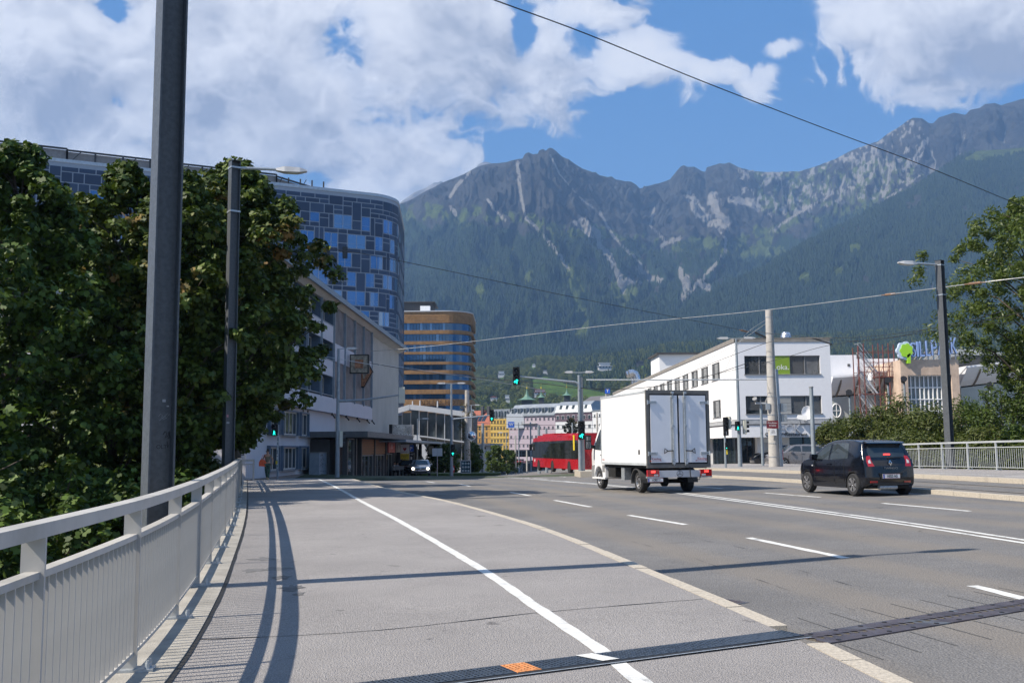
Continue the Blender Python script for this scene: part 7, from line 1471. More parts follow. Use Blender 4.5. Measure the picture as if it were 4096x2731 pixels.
m = MB(); m.box(Lg - .02, Lg + .012, -.48, .48, .60, .70); m.box(Lg - .02, Lg + .012, -.6, .6, .3, .42); m.build('grille', M_black, r_); lic(r_, 'IL 718Z MR', (Lg + .015, 0, .5), R(90), txt_size=.09)
m = MB(); m.lathe([(.04, 0), (.07, 0), (.07, .012), (.04, .012)], (Lg + .013, 0, .66), 'x', 14); m.build('badge', M_chrome, r_)
bx_ = (1612 - 2048) / FPX * 93; simple_car('black_estate', 'glossy black car half hidden behind the yellow and black totem', (bx_ + .6, 97.5, g(bx_, 93) - .0), R(-96), hb_poly(4.4, 1.5, .8, 3.5, .34), .90, 1.5, 4.4, .32, (.8, 3.5), M_pb, win_sets(4.4, 1.5), ((3.25, 1.5 * .69), (2.65, 1.5 * .955)))
M_suv = paint('taupe_paint', (0.235, 0.225, 0.23), .3, .9, .4); sy = 74.0; sx0 = (3054 - 2048) / FPX * sy; szz = atY(3100, 1869, sy).z
r_, c = simple_car('silver_suv', 'silver grey sport utility car parked in front of the cafe', (sx0 + 4.85, sy, szz), R(180), hb_poly(4.85, 1.68, .9, 3.8, .42), .95, 1.68, 4.85, .38, (.9, 3.8), M_suv, win_sets(4.85, 1.68) + [[(.75, 1.2), (1.0, 1.5), (1.4, 1.54), (1.42, 1.15)]], ((4.85 - 1.15, 1.68 * .69), (4.85 - 1.75, 1.68 * .955)))
for xx in (1.46, 2.46, 3.45): c.side('door_gap', [(xx, .5), (xx, 1.12), (xx + .02, 1.12), (xx + .02, .5)], M_under, -1, th=.004, cuts=2); c.side('door_gap', [(xx, .5), (xx, 1.12), (xx + .02, 1.12), (xx + .02, .5)], M_under, 1, th=.004, cuts=2)
for sg in (1, -1):
    c.side('head_lamp', [(4.45, .88), (4.3, .98), (4.6, .96), (4.78, .84)], M_headl, sg, th=.004)
    for xx in (2.2, 3.2 - 0): m = MB(); m.bar((xx - .9, sg * .97, 1.02), (xx - .68, sg * .97, 1.02), .03, .04); m.build('door_handle', M_suv, r_)
simple_car('dark_car', 'dark car parked behind the silver grey one by the cafe window', (sx0 + 3.9, sy + 2.6, szz + .05), R(180), hb_poly(4.4, 1.6, .8, 3.5, .34), .88, 1.6, 4.4, .32, (.8, 3.5), M_pb, win_sets(4.4, 1.6), ((3.25, 1.6 * .69), (2.65, 1.6 * .955)))

# ---- red articulated bus and red tram
M_busr = paint('bus_red', (0.46, 0.012, 0.02), .3, .6); M_busg = M('bus_glass', (0.03, 0.035, 0.035), .04, .3, spec=1, var=.7, scale=.6)
ba, bb = Vector((4.45, 98.0)), Vector((7.75, 80.0)); bd = (bb - ba).normalized(); bL = 18.0
bus = thing('articulated_bus', 'long red articulated bus with black windows partly hidden by the truck', 'bus', (ba.x, ba.y, g(6, 90) - .12 + .06), math.atan2(bd.y, bd.x))
m = MB(); m.prism([(0, .35), (.0, 1.1), (.1, 2.75), (.35, 3.02), (1.2, 3.08), (bL, 3.1), (bL, .35)], -2.55, 0, 'y'); part(m, 'body', M_busr, bus)
m = MB(); m.box(1.1, bL, -2.3, -.35, 3.1, 3.28); m.box(3, 8, -2.2, -.4, 3.28, 3.42); part(m, 'roof_fairing', M_busr, bus)
m = MB(); m.box(.02, bL - .02, -2.575, -2.551, 1.2, 2.72); m.box(.02, bL - .02, .001, .02, 1.2, 2.72); part(m, 'window_band', M_busg, bus)
for k in range(12):
    x_ = .3 + k * 1.5; m = MB(); m.box(x_, x_ + 1.38, -2.585, -2.576, 1.32, 2.5); part(m, 'window', M_busg, bus)
m = MB(); m.prism([(-.03, 1.0), (.05, 2.65), (.12, 2.65), (.04, 1.0)], -2.5, -.05, 'y'); part(m, 'windscreen', M_cgl, bus)
for x_, w_ in ((1.5, 1.2), (6.4, 1.2), (12.6, 1.2)): m = MB(); m.box(x_, x_ + w_, -2.59, -2.576, .42, 2.55); part(m, 'door', M_busg, bus) if x_ > 100 else None
for x_ in (2.8, 8.7, 15.0):
    for y_ in (-2.42, -.15):
        m = MB(); pts = [(x_ - .6 * math.cos(math.pi * k / 10), .36 + .66 * math.sin(math.pi * k / 10)) for k in range(11)]; m.prism(pts, y_ - .16, y_ - .145 if y_ < -1 else y_ + .16, 'y'); part(m, 'wheel_arch', M_under, bus)
        wheel(bus, x_, y_ - .03 if y_ < -1 else y_, .48, .28, steel=True)
m = MB(); m.box(10.6, 11.6, -2.5, -.05, .4, 3.12); part(m, 'bellows', M_black, bus); m = MB(); m.box(-.25, -.05, -2.85, -2.6, 1.9, 2.5); m.bar((.05, -2.6, 2.55), (-.15, -2.7, 2.5), .05, .05); part(m, 'mirror', M_black, bus)
m = MB(); m.box(16.6, 17.1, -2.60, -2.588, 1.9, 3.12); part(m, 'yellow_poster', M_yel, bus); text('lettering', 'ivb', .5, (1.0, -2.57, .95), (R(90), 0, 0), M_txtw, bus)
ty = 246.0; tx = (2064 - 2048) / FPX * ty; tz = atY(2064, 1897, ty).z; trm = thing('tram', 'red and black tram standing at the stop on the distant square', 'tram', (tx, ty, tz), R(-22))
m = MB(); m.prism([(-1.2, .25), (1.2, .25), (1.2, 3.0), (.95, 3.35), (-.95, 3.35), (-1.2, 3.0)], 0, 3.0, 'y'); part(m, 'front_module', M_busr, trm); m = MB(); m.box(-1.19, 1.19, 3.0, 27, .3, 3.25); part(m, 'patterned_cars', M('wrap', (.12, .09, .07), .4, var=.8, scale=1.2), trm)
m = MB(); m.prism([(-1.05, 1.05), (1.05, 1.05), (.98, 2.6), (-.98, 2.6)], -.04, 0, 'y'); part(m, 'windscreen', M_cgl, trm); m = MB(); m.box(-.6, .6, -.05, 0, 2.72, 3.0); o = part(m, 'destination_display', M_black, trm); text('lettering', '3 Amras', .26, (0, -.055, 2.86), (R(90), 0, 0), M_txtw, o)
for x_ in (-.8, .8): glow('head_lamp', trm, (x_, -.01, .65), .12, M_headl, 'y', -1)
m = MB(); m.box(-1.15, 1.15, -.1, 0, .3, .5); part(m, 'bumper', M_ltgrey, trm)
for k in range(8): m = MB(); m.box(1.19, 1.2, 3.6 + k * 2.9, 5.6 + k * 2.9, 1.2, 2.6); part(m, 'side_window', M_busg, trm)
# ------------------------------------------------------------------ people
def skinned(name, verts, edges, rad, mat, parent=None, levels=2, root=0):
    me = bpy.data.meshes.new(name); me.from_pydata(verts, edges, []); o = bpy.data.objects.new(name, me); COL.objects.link(o)
    md = o.modifiers.new('s', 'SKIN'); sv = me.skin_vertices[0].data
    for i, r_ in enumerate(rad): sv[i].radius = r_ if hasattr(r_, '__len__') else (r_, r_)
    sv[root].use_root = True; md.use_smooth_shade = True
    sb = o.modifiers.new('u', 'SUBSURF'); sb.levels = levels; sb.render_levels = levels
    bpy.context.view_layer.update(); m2 = bpy.data.meshes.new_from_object(o.evaluated_get(bpy.context.evaluated_depsgraph_get())); bpy.data.objects.remove(o); m2.materials.clear(); m2.materials.append(mat)
    o = bpy.data.objects.new(name, m2); COL.objects.link(o)
    if parent: o.parent = parent
    return o
M_skin = M('skin', (0.42, 0.24, 0.16), .6, var=.05); M_hair = M('dark_hair', (.02, .014, .01), .7)
def person(label, loc, rz_, top, trou, shoe, pose='walk', hair=M_hair, lv=1, group=None):
    p = thing('person', label, 'person', loc, rz_, group); S = pose == 'sit'
    hip = .92 if not S else .5
    if S: kn = [(.12, -.42, .48), (-.12, -.42, .48)]; an = [(.12, -.42, .08), (-.12, -.42, .08)]; toe = [(.12, -.58, .04), (-.12, -.58, .04)]
    elif pose == 'walk': kn = [(.1, -.14, .5), (-.09, .04, .5)]; an = [(.11, -.24, .09), (-.08, .26, .14)]; toe = [(.12, -.40, .06), (-.08, .16, .03)]
    else: kn = [(.1, -.02, .5), (-.1, .0, .5)]; an = [(.11, 0, .09), (-.11, .02, .09)]; toe = [(.12, -.15, .04), (-.12, -.13, .04)]
    z = hip
    if pose == 'walk': el = [(.27, .12, z + .22), (-.28, .02, z + .22)]; ha = [(.30, -.06, z + .02), (-.30, -.10, z + .30)]
    elif S: el = [(.24, -.08, z + .25), (-.24, -.08, z + .25)]; ha = [(.18, -.34, z + .26), (-.18, -.34, z + .26)]
    else: el = [(.25, .04, z + .22), (-.25, .04, z + .22)]; ha = [(.25, -.06, z - .02), (-.25, -.06, z - .02)]
    V = [(0, 0, z), (0, .01, z + .2), (0, .02, z + .42), (0, 0, z + .54), (0, -.01, z + .63), (0, -.01, z + .74)]; Rr_ = [(.15, .11), (.12, .09), (.15, .10), (.055, .055), (.075, .09), (.07, .085)]
    E = [(0, 1), (1, 2), (2, 3), (3, 4), (4, 5)]
    for i in (0, 1):
        sg = 1 if i == 0 else -1; b = len(V); V += [(sg * .17, .01, z + .46), el[i], ha[i], (ha[i][0], ha[i][1] - .05, ha[i][2] - .07)]; Rr_ += [.055, .04, .03, .03]; E += [(2, b), (b, b + 1), (b + 1, b + 2), (b + 2, b + 3)]
        b = len(V); V += [(sg * .09, 0, z - .06), kn[i], an[i], toe[i]]; Rr_ += [.09, .06, .042, .035]; E += [(0, b), (b, b + 1), (b + 1, b + 2), (b + 2, b + 3)]
    skinned('body', V, E, Rr_, M_skin, p, lv + 1)
    VT = [(0, 0, z + .0), (0, .01, z + .2), (0, .02, z + .42)]; RT = [(.165, .125), (.135, .105), (.165, .115)]; ET = [(0, 1), (1, 2)]
    for i in (0, 1): sg = 1 if i == 0 else -1; b = len(VT); VT += [(sg * .17, .01, z + .46), (sg * .22, .03, z + .36)]; RT += [.068, .06]; ET += [(2, b), (b, b + 1)]
    skinned('shirt', VT, ET, RT, top, p, lv)
    VL = [(0, 0, z)]; RL_ = [(.155, .12)]; EL_ = []
    for i in (0, 1): sg = 1 if i == 0 else -1; b = len(VL); VL += [(sg * .09, 0, z - .06), kn[i], an[i]]; RL_ += [.10, .075, .058]; EL_ += [(0, b), (b, b + 1), (b + 1, b + 2)]
    skinned('trousers', VL, EL_, RL_, trou, p, lv)
    for i in (0, 1): skinned('shoe', [(an[i][0], an[i][1] + .05, an[i][2] - .04), (an[i][0], an[i][1] - .06, an[i][2] - .04), toe[i]], [(0, 1), (1, 2)], [.045, .05, .04], shoe, p, 1)
    skinned('hair', [(0, .03, z + .70), (0, .01, z + .80), (0, -.04, z + .80)], [(0, 1), (1, 2)], [(.085, .085), (.08, .08), (.05, .05)], hair, p, 1)
    return p, z
wz = g(-13.95, 57); W_ = person('woman walking towards us in patterned green trousers with an orange shoulder bag', (-13.95, 57.0, wz), R(2), M('olive_top', (.14, .125, .085), .8), M('green_trousers', (.035, .075, .05), .8, var=.8, scale=9), M('tan_shoe', (.55, .42, .2), .7), 'walk', lv=1)
m = MB(); m.box(-.09, .09, -.045, -.0, 0, .045); o = part(m, 'sunglasses', M_black, W_[0]); o.location = (0, -.085, W_[1] + .665)
m = MB()
for sg in (1, -1): m.lathe([(.0, -.01), (.022, -.005), (.025, .01), (.0, .02)], (sg * .082, 0, W_[1] + .65), 'x', 8)
m.prism([(-.1, .62), (-.125, .64), (-.1, .68)], -.012, .012, 'x'); o = part(m, 'ears_and_nose', M_skin, W_[0]); 
for v_ in o.data.vertices:
    if abs(v_.co.x) < .02: v_.co.z += W_[1]; v_.co.y += .01
bag = thing('shoulder_bag', 'bright orange shoulder bag at the side of the walking woman', 'bag', (-13.95 - .26, 56.92, wz + .78), 0)
m = MB(); m.prism([(-.19, .0), (.16, -.02), (.2, .2), (.1, .36), (-.12, .36), (-.2, .2)], -.07, .07, 'y'); part(m, 'bag_body', M('orange_cloth', (.75, .12, .04), .7), bag, smooth=True); m = MB(); m.tube([(-.1, 0, .34), (.0, 0, .62), (.14, .0, .66), (.12, 0, .35)], .012, 5); part(m, 'strap', MATS['orange_cloth'], bag)
# cafe guests, chairs and tables
bmat = Matrix.Translation((FX, FY, 0)) @ Matrix.Rotation(rz, 4, 'Z')
def loc(x, y): q = bmat @ Vector((x, y, 0)); return (q.x, q.y, g(q.x, q.y) + .0)
def chair(label, l, rz_):
    t_ = thing('cafe_chair', label, 'chair', l, rz_, 'chairs outside the cafe'); m = MB(); m.box(-.22, .22, -.22, .22, .43, .46); part(m, 'seat', M_black, t_); m = MB(); m.box(-.22, .22, .2, .23, .55, .92); part(m, 'backrest', M_grey, t_)
    for x_, y_ in ((-.2, -.2), (.2, -.2), (-.2, .2), (.2, .2)): m = MB(); m.cyl((x_, y_, 0), (x_ * .9, y_ * .9, .44 if y_ < 0 else .9), .014, n=5); part(m, 'leg', M_galv, t_)
    return t_
def table(label, l):
    t_ = thing('cafe_table', label, 'table', l, 0, 'tables outside the cafe'); m = MB(); m.lathe([(0.001, .70), (.36, .70), (.36, .73), (.001, .73)], n=16); part(m, 'tabletop', M_grey, t_); m = MB(); m.cyl((0, 0, 0), (0, 0, .7), .03); part(m, 'stem', M_dark, t_); m = MB(); m.lathe([(.001, 0), (.25, 0), (.22, .03), (.001, .03)], n=12); part(m, 'foot', M_dark, t_)
ty0 = -3.6
for i, x_ in enumerate((35.2, 37.2, 44.0, 47.5, 49.0)):
    table(['round cafe table nearest the slatted panels', 'cafe table between the two seated guests', 'cafe table under the cream sign', 'cafe table left of the pale backed chairs', 'farthest cafe table by the last pillar'][i], loc(x_, ty0))
cl_ = ['left of the two chairs at the first cafe table', 'right of the two chairs at the first cafe table', 'chair holding the guest in white', 'chair holding the guest in pale blue', 'empty metal chair standing alone beside the seated guests', 'tall backed chair under the cream sign', 'chair facing the cream sign door', 'pale slatted chair next to the white shirted guest', 'slatted chair in the middle of the far group', 'last slatted chair by the dark pillar']
for i, (x_, y_, a) in enumerate(((34.5, -3.6, 90), (35.9, -3.7, -90), (36.6, -3.0, 0), (37.8, -3.1, -20), (39.8, -4.0, 200), (43.2, -3.8, 90), (44.8, -3.6, -90), (46.8, -3.4, 80), (48.2, -3.9, 60), (50.2, -3.8, -80))): chair(cl_[i], loc(x_, y_), rz + R(a))
for i, (x_, y_, a, t1) in enumerate(((36.6, -3.0, 0, M('white_shirt', (.6, .62, .65), .8)), (37.8, -3.1, -20, M('pale_blue', (.4, .5, .65), .8)), (46.8, -3.4, 80, MATS['white_shirt']))):
    person(['seated guest in a white shirt at the cafe table', 'seated guest in pale blue beside the one in white', 'lone seated guest in white under the cream cafe sign'][i], loc(x_, y_ - .02), rz + R(a), t1, M_black, M_black, 'sit', lv=0)
# people waiting on the far square
cols = [((.02, .02, .025), (.015, .015, .02)), ((.3, .3, .32), (.03, .04, .08)), ((.02, .02, .02), (.05, .05, .05)), ((.5, .5, .5), (.02, .02, .03)), ((.05, .12, .4), (.3, .3, .3)), ((.03, .03, .03), (.02, .02, .02)), ((.25, .1, .08), (.04, .05, .1))]
lb = ['waiting person in black at the left of the tram stop', 'waiting person in a pale top near the tram stop', 'person in dark clothes standing in the middle of the waiting group', 'person in white top beside the tram shelter', 'person in a bright blue shirt in the open shelter', 'person in black right next to the shelter glass', 'person in a reddish top at the far end of the group']
for i, px in enumerate((1953, 1968, 1980, 1990, 2018, 2030, 1960)):
    Y = 190.0 if i != 6 else 200; q = atY(px, 1892, Y)
    person(lb[i], (q.x, Y, q.z), R(random.choice([0, 40, 180, 90])), M('top_%d' % i, cols[i][0], .8), M('legs_%d' % i, cols[i][1], .8), M_black, 'stand', lv=0)

# ------------------------------------------------------------------ signals, poles, signs
M_pole = M('pole_blue_grey', (0.26, 0.30, 0.33), .5, .2, var=.12, scale=6, streak=.2); M_cpole = M('concrete_pole', (0.42, 0.40, 0.37), .85, var=.1, scale=4, bump=.004); M_hous = M('signal_black', (.010, .010, .011), .5); M_hback = M('signal_back', (.55, .55, .48), .6, var=.05)
M_green = M('green_light', (.0, .3, .25), .3, emit=(.02, 1, .80), estr=1.5); M_lensd = M('dark_lens', (.012, .012, .012), .2)
def arrows(kind):
    if kind == 'up': return [[(-.02, -.1), (.02, -.1), (.02, .03), (-.02, .03)], [(0, .11), (-.09, .03), (-.06, .0), (0, .055), (.06, 0), (.09, .03)]]
    if kind == 'upleft': return [[(.01, -.11), (.05, -.11), (.05, .04), (.01, .04)], [(.03, .12), (-.04, .05), (-.015, .025), (.03, .07), (.075, .025), (.1, .05)], [(-.06, -.03), (.01, -.03), (.01, .0), (-.06, .0)], [(-.13, -.015), (-.06, .05), (-.035, .03), (-.08, -.015), (-.035, -.06), (-.06, -.08)]]
    if kind == 'man': return [[(-.02, .07), (.02, .07), (.02, .11), (-.02, .11)], [(-.03, -.02), (.03, -.02), (.035, .06), (-.03, .06)], [(-.06, -.12), (-.03, -.12), (.0, -.02), (-.03, -.02)], [(.05, -.12), (.08, -.12), (.03, -.02), (0, -.02)], [(.03, .05), (.07, .0), (.06, -.01), (.03, .02)]]
    if kind == 'bar': return [[(-.025, -.1), (.025, -.1), (.025, .1), (-.025, .1)]]
    return [[(.06 * math.cos(2 * math.pi * k / 10), .06 * math.sin(2 * math.pi * k / 10)) for k in range(10)]]
def head(parent, l, rz_, n=3, kind='up', s=1.0, back=None, lit=True, mat=None):
    h_ = thing('signal_head', None, None, l, rz_); h_.parent = parent; h_.scale = (s, s, s); H = .31 * n
    m = MB(); m.box(-.17, .17, .0, .2, -H / 2 - .02, H / 2 + .02); m.box(-.19, .19, .03, .05, -H / 2 - .04, H / 2 + .04); part(m, 'housing', M_hous if not back else [M_hback], h_)
    m = MB()
    for k in range(n):
        z_ = H / 2 - .155 - k * .31; m.lathe([(.001, -.0), (.115, 0), (.11, -.03), (.001, -.045)], (0, 0, z_), 'y', 14)
    part(m, 'lenses', M_lensd, h_)
    for k in range(n):
        z_ = H / 2 - .155 - k * .31; m = MB(); a = [(.135 * math.cos(R(t_)), z_ + .135 * math.sin(R(t_))) for t_ in range(-20, 201, 20)]; b = [(x_ * .93, z_ + (q - z_) * .93) for x_, q in a][::-1]; m.prism(a + b, -.2, 0, 'y'); part(m, 'visor', M_hous, h_)
    if lit:
        m = MB(); z_ = -H / 2 + .155
        for pl in arrows(kind): m.prism([(x_ * 1.15, z_ + q * 1.15) for x_, q in pl], -.06, -.046, 'y')
        part(m, 'lit_symbol', mat or M_green, h_)
    return h_
def vpole(parent, r0, r1, z1, mat=M_pole, z0=-.5, n=10): m = MB(); m.cyl((0, 0, z0), (0, 0, z1), r0, r1, n); return part(m, 'pole', mat, parent, smooth=True)
def lamps(parent, z, dirs, length=1.2, s=1.0):
    for a in dirs:
        l_ = thing('lamp', None, None, (0, 0, z), a); l_.parent = parent; m = MB(); m.bar((0, 0, 0), (length * .5, 0, .03), .05, .05); part(m, 'lamp_arm', M_galv, l_); m = MB(); m.prism([(length * .45, .0), (length * .5, .1), (length * .9, .1), (length * 1.1, .02), (length * .9, -.03), (length * .5, -.03)], -.12, .12, 'y'); part(m, 'lamp_head', M('lamp_pale', (.6, .6, .6), .4), l_)
def at(px, py, Y): q = atY(px, py, Y); return q
def pole_thing(name, label, cat, px, Y, pybase, group=None): q = at(px, pybase, Y); return thing(name, label, cat, (q.x, Y, q.z), 0, group), q
sgp = 'traffic light poles at the crossing'
# A: pole in front of the shops with long arm, heads seen from behind
t_, q = pole_thing('traffic_light', 'blue grey pole before the shops, long arm, signal seen from behind', 'traffic light', 1349, 62.0, 1903, sgp); b = q.z
vpole(t_, .14, .08, at(1349, 1395, 62).z - b); lamps(t_, at(1349, 1396, 62).z - b, [0], 1.1)
m = MB(); zA = at(1353, 1604, 62).z - b; xA = at(1615, 1577, 62); m.tube([(0, 0, zA), (1.5, 0, zA + .05), (xA.x - q.x, 0, xA.z - b)], [.09, .07, .045], 8); part(m, 'arm', M_pole, t_, smooth=True)
c_ = at(1607, 1580, 62); head(t_, (c_.x - q.x, .1, c_.z - b), R(180), back=True, lit=False); c_ = at(1366, 1755, 62); head(t_, (c_.x - q.x, .1, c_.z - b), R(120), back=True, lit=False)
# B: pedestrian light
t_, q = pole_thing('pedestrian_light', 'sticker covered pole with green walking man by the white wall', 'traffic light', 1110, 60.0, 1906); b = q.z; vpole(t_, .055, .055, at(1110, 1698, 60).z - b); c_ = at(1099, 1719, 60); head(t_, (c_.x - q.x, -.1, c_.z - b), R(-6), 2, 'man')
m = MB(); m.box(-.1, .0, -.1, .1, .75, .95); part(m, 'button_box', M_yel, t_)
m = MB()
for k in range(16): z_ = random.uniform(.4, 2.6); m.box(-.058, .02, -.06, -.057, z_, z_ + .07)
tag(part(m, 'stickers', M_txtw, t_), kind='stuff')
# C: centre pole with arm left
Yc = 62.0; t_, q = pole_thing('traffic_light', 'galvanised pole on the traffic island with bent arm carrying a hanging signal', 'traffic light', 2322, Yc, 1884, sgp); b = q.z
vpole(t_, .13, .10, at(2322, 1500, Yc).z - b); m = MB(); m.cyl((.12, .2, -.3), (.10, .2, at(2322, 1508, Yc).z - b), .19, .13, 10); part(m, 'concrete_mast', M_cpole, t_, smooth=True); lamps(t_, at(2322, 1490, Yc).z - b, [0, math.pi], .85)
z1 = at(2318, 1528, Yc).z - b; a_ = at(2080, 1506, Yc); m = MB(); m.tube([(0, -.1, z1 - .5), (-.05, -.1, z1 - .12), (-.25, -.1, z1), (-1.9, -.1, z1 + .17), (a_.x - q.x, -.1, a_.z - b)], [.08, .08, .075, .06, .045], 8); part(m, 'arm', M_galv, t_, smooth=True)
c_ = at(2065, 1504, Yc); head(t_, (c_.x - q.x, -.1, c_.z - b), 0, 3, 'upleft', 1.12); c_ = at(2325, 1720, Yc); head(t_, (c_.x - q.x, -.25, c_.z - b), 0, 3, 'upleft', 1.12)
isl = MB(); isl.box(at(2290, 1, 61).x, at(2430, 1, 61).x, 60.2, 66, -1, b + .02); tag(isl.build('traffic_island', M_kerb), kind='structure')
# D: pole left of centre
Yd = 86.0; t_, q = pole_thing('traffic_light', 'pole before the glass hall with twin lamps and short signal arm', 'traffic light', 1806, Yd, 1894, sgp); b = q.z; vpole(t_, .15, .07, at(1806, 1534, Yd).z - b); lamps(t_, at(1806, 1534, Yd).z - b, [0, math.pi], 1.15)
a_ = at(1958, 1661, Yd); m = MB(); m.tube([(0, 0, at(1806, 1676, Yd).z - b), (a_.x - q.x, 0, a_.z - b)], [.07, .045], 7); part(m, 'arm', M_galv, t_); c_ = at(1967, 1661, Yd); head(t_, (c_.x - q.x, -.1, c_.z - b), 0, 3, 'up'); c_ = at(1812, 1800, Yd); head(t_, (c_.x - q.x, -.2, c_.z - b), 0, 3, 'up')
# E: four lamp signal right of the truck
Ye = 62.0; t_, q = pole_thing('traffic_light', 'short pole with four lamp signal just right of the truck', 'traffic light', 2903, Ye, 1872, sgp); b = q.z; vpole(t_, .07, .06, at(2903, 1668, Ye).z - b); c_ = at(2902, 1705, Ye); head(t_, (c_.x - q.x, -.15, c_.z - b), 0, 4, 'bar', .86, mat=M_txtw); c_ = at(2912, 1690, Ye); head(t_, (c_.x - q.x + .1, .2, c_.z - b), R(140), 3, back=True, lit=False, s=.8)
c_ = at(2904, 1783, Ye); head(t_, (c_.x - q.x, -.12, c_.z - b), 0, 3, 'dot', .42); m = MB(); m.box(.04, .14, -.06, .08, .85, 1.15); part(m, 'button_box', M_yel, t_)
# F: lamp post with pedestrian light
Yf = 64.0; t_, q = pole_thing('traffic_light', 'tall blue grey lamp post with walking man light before the cafe', 'traffic light', 2961, Yf, 1871, sgp); b = q.z; vpole(t_, .15, .06, at(2953, 1356, Yf).z - b); lamps(t_, at(2953, 1354, Yf).z - b, [0, math.pi], 1.15); c_ = at(2948, 1703, Yf); head(t_, (c_.x - q.x, -.2, c_.z - b), 0, 2, 'man', .85); c_ = at(2984, 1708, Yf); head(t_, (c_.x - q.x, .0, c_.z - b), R(95), 3, back=True, lit=False, s=.9)
# G: floodlight pole
t_, q = pole_thing('floodlight_pole', 'slim pole with two horn shaped floodlights before the cafe', 'lamp post', 3052, 66.0, 1869); b = q.z; vpole(t_, .1, .09, at(3049, 1618, 66).z - b); z1 = at(3049, 1615, 66).z - b; m = MB(); m.box(-.35, .35, -.1, .1, z1, z1 + .1); part(m, 'cross_bar', M_ltgrey, t_)
for x_, a in ((-.3, -.5), (.32, .6)): m = MB(); m.cyl((x_, 0, z1 + .12), (x_ + a * .3, -.2, z1 + .35), .06, .16, 10); m.cyl((x_, 0, z1 + .05), (x_, 0, z1 + .15), .04); part(m, 'floodlight', M_grey, t_)
# H: concrete tram mast with cable guards
Yh = 60.0; t_, q = pole_thing('tram_mast', 'thick pale concrete overhead line mast with cables before the white office', 'mast', 3098, Yh, 1868); b = q.z; HZ = at(3080, 1241, Yh).z - b; vpole(t_, .34, .22, HZ, M_cpole, n=16)
m = MB()
for x_, y_ in ((.28, -.2), (.38, -.08), (.46, .02)): m.tube([(x_ + .02, y_, 0), (x_, y_, 3.2), (x_ - .08, y_, HZ * .62)], .04, 6)
part(m, 'conduits', M_galv, t_)
for z_ in (.6, 1.4, 2.2, 3.1, 4.2, 5.4, 6.6, 8.0, 9.0): m = MB(); rr2 = .34 - .12 * z_ / HZ + .012; m.lathe([(rr2 - .02, z_), (rr2, z_), (rr2, z_ + .04), (rr2 - .02, z_ + .04)], n=16); part(m, 'band', M_galv, t_)
m = MB(); m.box(-.45, -.2, -.3, -.15, 2.62 + .8, 3.0 + .8); m.box(.5, .85, -.1, .1, 3.3, 3.8); m.box(.5, .85, -.1, .1, 2.7, 3.15); part(m, 'junction_box', M_galv, t_)
c_ = at(3083, 1698, Yh); s = thing('maroon_sign', 'square maroon information sign on the concrete mast', 'sign', (c_.x, Yh - .4, c_.z), 0); m = MB(); m.box(-.35, .35, -.01, .01, -.23, .23); part(m, 'board', M('maroon', (.16, .02, .03), .5), s); text('lettering', 'Friedens-\nbr\u00fccke', .15, (0, -.014, .02), (R(90), 0, 0), M_txtw, s, extrude=.001)
c_ = at(3086, 1728, Yh); s = thing('paper_notice', 'white paper notice under the maroon sign', 'notice', (c_.x, Yh - .4, c_.z), 0); m = MB(); m.box(-.2, .2, -.01, .01, -.2, .2); part(m, 'sheet', M_txtw, s); text('lettering', 'Info\nBRD', .12, (0, -.014, .03), (R(90), 0, 0), M_grey, s, extrude=.001)
# I: plain bollard-like grey column
t_, q = pole_thing('grey_column', 'tall plain grey steel column standing alone behind the black hatchback', 'column', 3257, 56.0, 1872); vpole(t_, .13, .11, at(3250, 1550, 56).z - q.z, M_pole, n=14); m = MB(); m.cyl((0, 0, at(3250, 1550, 56).z - q.z), (0, 0, at(3250, 1546, 56).z - q.z), .13, .13, 14); part(m, 'cap', M_grey, t_)
# J: red board
c_ = at(3125, 1818, 61.5); s = thing('red_board', 'red upright marker board beside the silver grey car', 'sign', (c_.x, 61.5, c_.z), R(30)); m = MB(); m.prism([(-.14, -.3), (.14, -.3), (.14, .3), (-.14, .28)], -.02, .02, 'y'); part(m, 'board', M('red_white', (.55, .03, .02), .5), s); m = MB(); m.box(-.02, .02, .0, .03, -.95, .28); part(m, 'post', M_galv, s)
# K: T sign
c_ = at(2430, 1563, 120); s = thing('tobacconist_sign', 'blue square sign with white letter T on a pale column', 'sign', (c_.x, 120, c_.z), 0); m = MB(); m.box(-.3, .3, -.05, .05, -.3, .3); part(m, 'board', M('sign_blue2', (.02, .12, .6), .4), s); text('lettering', 'T', .5, (0, -.056, 0), (R(90), 0, 0), M_txtw, s, extrude=.002, offset=.012); m = MB(); m.box(-.25, .25, .1, .5, -4, -.35); part(m, 'column', M_cpole, s)
c_ = at(2036, 1692, 515); s = thing('bank_sign', 'white panel with blue square W on the purple house', 'sign', (c_.x, 513, c_.z), 0); s.scale = (2.2, 1, 2.2); m = MB(); m.box(-.6, 3.5, -.05, .05, -1.2, 2.1); part(m, 'panel', M_txtw, s); m = MB(); m.box(-.2, 1.2, -.12, -.051, -1.0, .3); part(m, 'square', MATS['sign_blue2'], s); text('lettering', 'W', 1.0, (.5, -.13, -.35), (R(90), 0, 0), M_txtw, s, extrude=.01, offset=.02)
